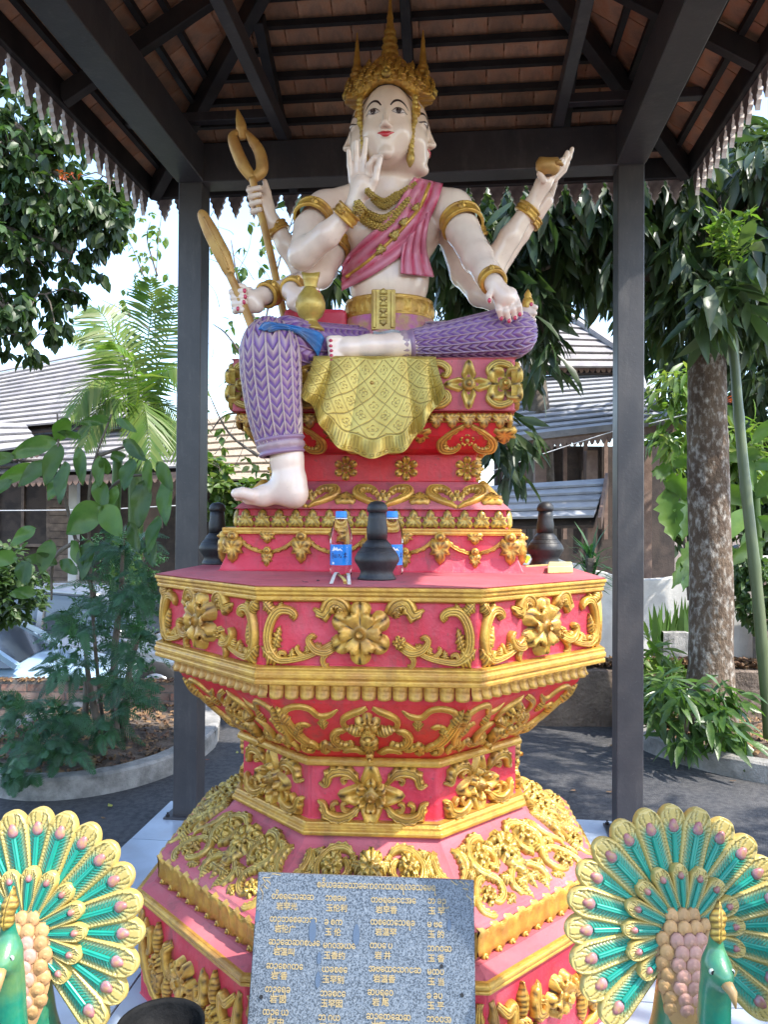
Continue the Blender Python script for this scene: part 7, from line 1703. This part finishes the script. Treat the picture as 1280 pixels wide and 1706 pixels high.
for q in ((185, 700, 5, 60, 26, 175), (192, 700, 5, 50, 22, -15), (95, 735, 5, 75, 40, 60), (95, 735, 5, 75, 34, 190), (100, 740, 5, 70, 38, -100), (60, 775, 5, 70, 30, 200), (85, 770, 5, 70, 36, 215), (110, 770, 4.9, 85, 38, -85), (130, 745, 5, 60, 30, -75), (135, 730, 5, 45, 20, 150), (205, 735, 5, 60, 34, -25), (165, 760, 4.9, 52, 34, -80), (185, 765, 4.9, 42, 24, 30), (220, 765, 4.9, 62, 42, -95), (245, 765, 4.9, 48, 26, -80), (262, 770, 4.9, 66, 30, -50), (160, 800, 4.9, 60, 34, -60), (195, 810, 4.9, 55, 34, -110), (240, 800, 4.9, 75, 38, -95), (275, 800, 4.9, 70, 36, -80), (100, 795, 4.9, 45, 30, -120), (170, 842, 4.8, 78, 52, -150), (170, 845, 4.8, 66, 44, -40), (60, 880, 4.9, 50, 26, 205), (95, 940, 4.9, 60, 30, 150), (100, 935, 4.9, 50, 24, -20), (85, 900, 4.9, 60, 34, -100), (120, 900, 4.9, 55, 34, -60), (150, 900, 4.9, 55, 36, -95), (25, 760, 4.9, 55, 26, 190), (30, 930, 4.8, 50, 32, 170), (35, 935, 4.8, 48, 30, -60), (60, 990, 4.8, 46, 24, 160), (215, 870, 4.9, 50, 30, -60), (265, 860, 4.9, 60, 34, -100), (250, 900, 4.9, 52, 30, -70), (180, 790, 4.9, 50, 26, 100), (20, 800, 4.9, 48, 26, 215)):
    big_leaf(bs, *(q[:3]+(q[3]*rnd.uniform(.75, 1.0), q[4]*rnd.uniform(.7, .95), q[5])), tip=rnd.uniform(.1, .6), m='leaf_bright' if rnd.random() < .22 else 'leaf_broad')
# ---- feathery shrub in the round planter
fs = thing('feathery_shrub', (-1.95, 5.55, .03), 'dark green shrub with fine feathery leaves growing in the round planter', 'shrub')
for q in ([(195, 1245, 5.5), (190, 1100, 5.4), (200, 1000, 5.3), (205, 900, 5.3)], [(205, 1245, 5.5), (215, 1120, 5.4), (235, 1050, 5.3)], [(172, 1245, 5.5), (150, 1150, 5.4), (140, 1060, 5.3)], [(195, 1240, 5.45), (192, 1180, 5.4)], [(140, 1240, 5.6), (142, 1180, 5.5), (140, 1130, 5.5)]): branch(fs, q, .035, .01, name='stem')
k = 0
for (bx_, by_, spx, spy, D) in ((205, 920, 85, 60, 5.2), (190, 1000, 95, 60, 5.1), (245, 980, 50, 70, 5.1), (130, 1050, 80, 60, 5.0), (110, 1120, 70, 50, 5.0), (160, 1210, 70, 40, 4.9), (230, 1080, 60, 60, 5.0), (205, 1150, 85, 50, 4.95), (90, 1200, 85, 45, 4.9), (60, 1250, 60, 30, 4.8), (30, 1180, 60, 50, 5.0), (100, 1262, 70, 26, 4.75), (20, 1290, 40, 24, 4.6)):
    for j in range(19):
        a = rnd.uniform(0, 2*math.pi); l = rnd.uniform(.5, 1.0); x0, y0 = bx_+rnd.uniform(-22, 22), by_+rnd.uniform(-18, 18); x1, y1 = x0+math.cos(a)*spx*l, y0-math.sin(a)*spy*l*.8; d0 = D+rnd.uniform(-.3, .3)
        if max(x0, x1) > 282: x1 = 275-rnd.uniform(0, 20); x0 = min(x0, 255)
        frond(fs, [(x0, y0, d0), ((x0+x1)/2, (y0+y1)/2-10, d0-.05), (x1, y1+8, d0-.1)], rnd.uniform(.045, .075), 18, 'leaf_fern', .0095, .22, rach=.0025, name='feather_leaf')
foliage(fs, cl([(200, 930, 80, 50), (190, 1010, 85, 55), (130, 1060, 60, 45), (215, 1090, 60, 50), (200, 1150, 75, 40), (60, 1220, 70, 45)], 5.6, .22), 7000, .040, 'small', 'leaf_fern', 10, .2, 0)
# ---- clipped bush, small plants
cb = thing('clipped_bush', (-4.1, 7.2, -.7), 'round clipped bush with small glossy leaves behind the shrub at the far left', 'bush')
b = MB(); b.tube([(-4.1, 7.2, -.7), (-4.1, 7.2, 1.0)], .05, 8); b.build('trunk', 'bark_plain', cb)
foliage(cb, cl([(-5, 975, 78, 72), (-60, 980, 70, 80)], 7.0, .45), 3800, .085, 'ovate', 'leaf_dark', 7, .2, 120)
yu = thing('yucca', P(985, 1000, 7.6), 'spiky dark green yucca against the white wall left of the right post', 'plant')
b = MB(); a = P(985, 930, 7.6); b.tube([(a.x, a.y, 0), (a.x, a.y, a.z)], .05, 8); b.build('trunk', 'bark_plain', yu)
for k in range(70):
    a1 = rnd.uniform(0, 2*math.pi); e = rnd.uniform(-.7, 1.3); c = P(985, rnd.uniform(915, 985), 7.6); d = Vector((math.cos(a1)*math.cos(e), math.sin(a1)*math.cos(e), math.sin(e)+.25)).normalized(); l = rnd.uniform(.26, .42); s = d.cross(Vector((0, 0, 1))).normalized()
    b = MB(); b.sheet([[c-s*.010, c+s*.010], [c+d*l*.5-s*.016, c+d*l*.5+s*.016], [c+d*l-s*.001-Vector((0, 0, .05)), c+d*l+s*.001-Vector((0, 0, .05))]]); b.build('leaf_blade', 'leaf_fern', yu)
sp_ = thing('snake_plant', P(1125, 1075, 7.15), 'clump of upright green blades in the grey stone planter beside the trunk', 'plant')
for k in range(34):
    x = rnd.uniform(1092, 1152); h_ = rnd.uniform(50, 85); c = P(x, 1080, 7.15+rnd.uniform(-.1, .1)); t_ = P(x+rnd.uniform(-16, 16), 1078-h_, 7.1); s = Vector((.02, rnd.uniform(-.01, .01), 0))
    b = MB(); b.sheet([[c-s, c+s], [c.lerp(t_, .5)-s*1.2, c.lerp(t_, .5)+s*1.2], [t_-s*.05, t_+s*.05]]); b.build('leaf_blade', 'leaf_bright', sp_)
gp = thing('lance_leaf_plant', P(1160, 1250, 5.2), 'bushy plant with long grey-green leaves at the foot of the speckled trunk', 'plant')
b = MB(); a = GP(1160, 1262, 0); b.tube([(a.x, a.y, -.03), (a.x, a.y, .25)], .02, 6); b.build('stem', 'bark_plain', gp)
foliage(gp, cl([(1130, 1190, 45, 36), (1180, 1190, 50, 36), (1215, 1215, 35, 30), (1110, 1150, 30, 30), (1160, 1160, 60, 22), (1195, 1150, 40, 16)], 5.3, .28), 330, .21, 'lance', 'leaf_broad', 7, .5, 200, spread=.5)
g3 = thing('green_plant', P(1100, 1150, 6.1), 'bright young green plant between the right post and the trunk', 'plant')
foliage(g3, cl([(1095, 1080, 18, 45), (1110, 1130, 30, 30), (1100, 1180, 25, 40)], 6.1, .15), 260, .20, 'lance', 'leaf_bright', 7, -.1, 0, spread=.7)
mo = thing('swiss_cheese_plant', P(1120, 860, 6.6), 'plant with big split pale leaves hanging beside the trunk behind the right post', 'plant')
branch(mo, [(1150, 1000, 6.4), (1140, 880, 6.4), (1130, 790, 6.4)], .02, .012, name='stem')
for q in ((1105, 800, 6.3, 70, 44, -15), (1120, 790, 6.3, 55, 36, 160), (1110, 815, 6.3, 90, 48, -85), (1140, 830, 6.3, 75, 40, -100), (1125, 780, 6.3, 50, 34, 60), (1160, 900, 6.3, 100, 40, -130), (1150, 920, 6.3, 70, 30, -110)): big_leaf(mo, *(q[:3]+(q[3]*.8, q[4]*.85, q[5])), m='leaf_broad' if q[1] > 820 else 'leaf_bright', lobes=.8)
bn = thing('banana_plant', P(1255, 900, 7.5), 'sunlit broad green leaves behind the leaning bamboo pole', 'plant')
branch(bn, [(1265, 1060, 7.5), (1262, 900, 7.5), (1258, 800, 7.5)], .06, .04, m='leaf_bright', name='stem')
for q in ((1255, 840, 7.4, 130, 46, 150), (1260, 830, 7.4, 120, 44, 60), (1255, 850, 7.3, 110, 44, -150), (1262, 860, 7.3, 100, 40, -30), (1258, 820, 7.4, 120, 40, 110), (1250, 780, 7.4, 90, 30, 20), (1250, 880, 7.3, 90, 36, -100), (1270, 760, 7.4, 110, 36, 170), (1230, 940, 7.2, 90, 34, 130), (1275, 900, 7.2, 90, 40, 200), (1255, 740, 7.5, 90, 30, 60), (1240, 720, 7.5, 90, 30, 120)): big_leaf(bn, *(q[:3]+(q[3]*.8, q[4]*.75, q[5])), m='leaf_bright' if q[0] % 2 else 'leaf_broad', tip=rnd.uniform(.1, .5))
foliage(bn, cl([(1240, 760, 60, 60), (1120, 720, 30, 50), (1130, 640, 40, 40)], 8.2, .3), 700, .24, 'lance', 'leaf_bright', 7, .4, 0)
db = thing('dark_bush', (4.1, 7.6, -.06), 'dark small-leaved bush in front of the brick pillar at the right edge', 'bush')
b = MB(); b.tube([(4.1, 7.6, -.1), (3.95, 7.6, .9)], .04, 8); b.build('trunk', 'bark_plain', db)
foliage(db, cl([(1262, 985, 45, 65), (1240, 950, 26, 34)], 7.3, .3), 1300, .085, 'ovate', 'leaf_dark', 7, .3, 0)
of = thing('orange_flowers', P(1100, 690, 7.5), 'cluster of small orange flowers behind the right of the trunk', 'flowers')
b = MB(); b.tube(cat_rom([P(1232, 760, 7.4), P(1228, 700, 7.4), P(1218, 650, 7.4)], 5), .008, 6); b.build('stem', 'bark_plain', of)
foliage(of, cl([(1212, 665, 26, 18), (1200, 690, 18, 12)], 7.4, .1), 70, .05, 'small', 'petal_orange', 6, .2, 0, name='blossom')
# ---- bamboo pole
bp = thing('bamboo_pole', P(1284, 1200, 5.2), 'green bamboo pole leaning past the trunk at the right edge', 'pole')
pts = cat_rom([P(1284, 1230, 5.2), P(1262, 980, 5.25), P(1238, 760, 5.35), P(1222, 560, 5.5), P(1208, 280, 5.7), P(1200, 100, 5.8)], 12); L_ = len(pts)
b = MB(); b.tube(pts, [.040-.012*i/L_+(.004 if i % 7 == 0 else 0) for i in range(L_)], 14); b.build('stalk', 'bamboo', bp, smooth=True)
for i in range(7, L_-1, 7):
    b = MB(); d = (pts[i+1]-pts[i-1]).normalized(); b.tube([pts[i]-d*.006, pts[i]+d*.006], .0435-.012*i/L_, 14); b.build('node_ring', 'twig_pale', bp)
# ---- litter on soil and road
def scatter(n, area, z, s0, s1, grp, lab):
    for k in range(n):
        x, y = area(); litter(Vector((x, y, z(x, y)+.008)), rnd.uniform(s0, s1), lab, None, grp)
mass = MB(); lv = [Vector(v.co) for v in litter_me.vertices]; lf = [tuple(p.vertices) for p in litter_me.polygons]
def in_ell(c, rx, ry):
    a, q = rnd.uniform(0, 2*math.pi), rnd.random()**.5; return c[0]+rx*q*math.cos(a), c[1]+ry*q*math.sin(a), q
for c, rx, ry, n in (((-2.05, 5.72), .7, 1.0, 420), ((3.35, 6.05), 1.38, 1.22, 900)):
    for k in range(n):
        x, y, q = in_ell(c, rx, ry); s = rnd.uniform(.04, .09); Rm = Matrix.Rotation(rnd.uniform(0, 6.28), 3, 'Z') @ Matrix.Rotation(rnd.uniform(-.5, .5), 3, 'X'); mass.add([Rm @ v*s+Vector((x, y, .035+.05*(1-q)+rnd.uniform(0, .02))) for v in lv], lf)
for k in range(260):
    x = rnd.uniform(-4, -1.2); s = rnd.uniform(.05, .09); Rm = Matrix.Rotation(rnd.uniform(0, 6.28), 3, 'Z'); mass.add([Rm @ v*s+Vector((x, 6.6+rnd.uniform(-.06, .06), .235+rnd.uniform(0, .02))) for v in lv], lf)
for k in range(420):
    x = rnd.uniform(.3, 3.5); s = rnd.uniform(.05, .11); Rm = Matrix.Rotation(rnd.uniform(0, 6.28), 3, 'Z') @ Matrix.Rotation(rnd.uniform(-.5, .5), 3, 'X'); mass.add([Rm @ v*s+Vector((x, 6.5+rnd.uniform(-.12, .2), .41+rnd.uniform(0, .05))) for v in lv], lf)
o = mass.build('leaf_litter', 'dry_leaf', None, smooth=True); tag(o, kind='stuff')
mat('yellow_leaf', (0.35, 0.33, 0.05), 0.5)
for px_, py_, s_, lb_, m_ in ((183, 1345, .055, 'yellow-green fallen leaf on the asphalt beside the left peacock fan', 'yellow_leaf'), (172, 1366, .035, 'small dull fallen leaf just below the yellow-green one', None), (955, 1320, .06, 'dark curled leaf on the road left of the right post', None), (1016, 1322, .05, 'pale brown leaf on the road against the right post', None), (1222, 1304, .04, 'tan leaf on the road below the curved curb', None), (1020, 1245, .05, 'brown leaf far on the shaded road by the right post', None), (345, 1268, .03, 'tiny orange petal on the road beside the left post', 'petal_orange'), (395, 1256, .04, 'green leaf on the road between left post and pedestal', 'yellow_leaf')):
    litter(GP(px_, py_)+Vector((0, 0, .012)), s_, lb_, m_)
for o in SC.objects:
    if o.get('kind') == 'stuff' and o.parent is None and not o.get('label'): pass
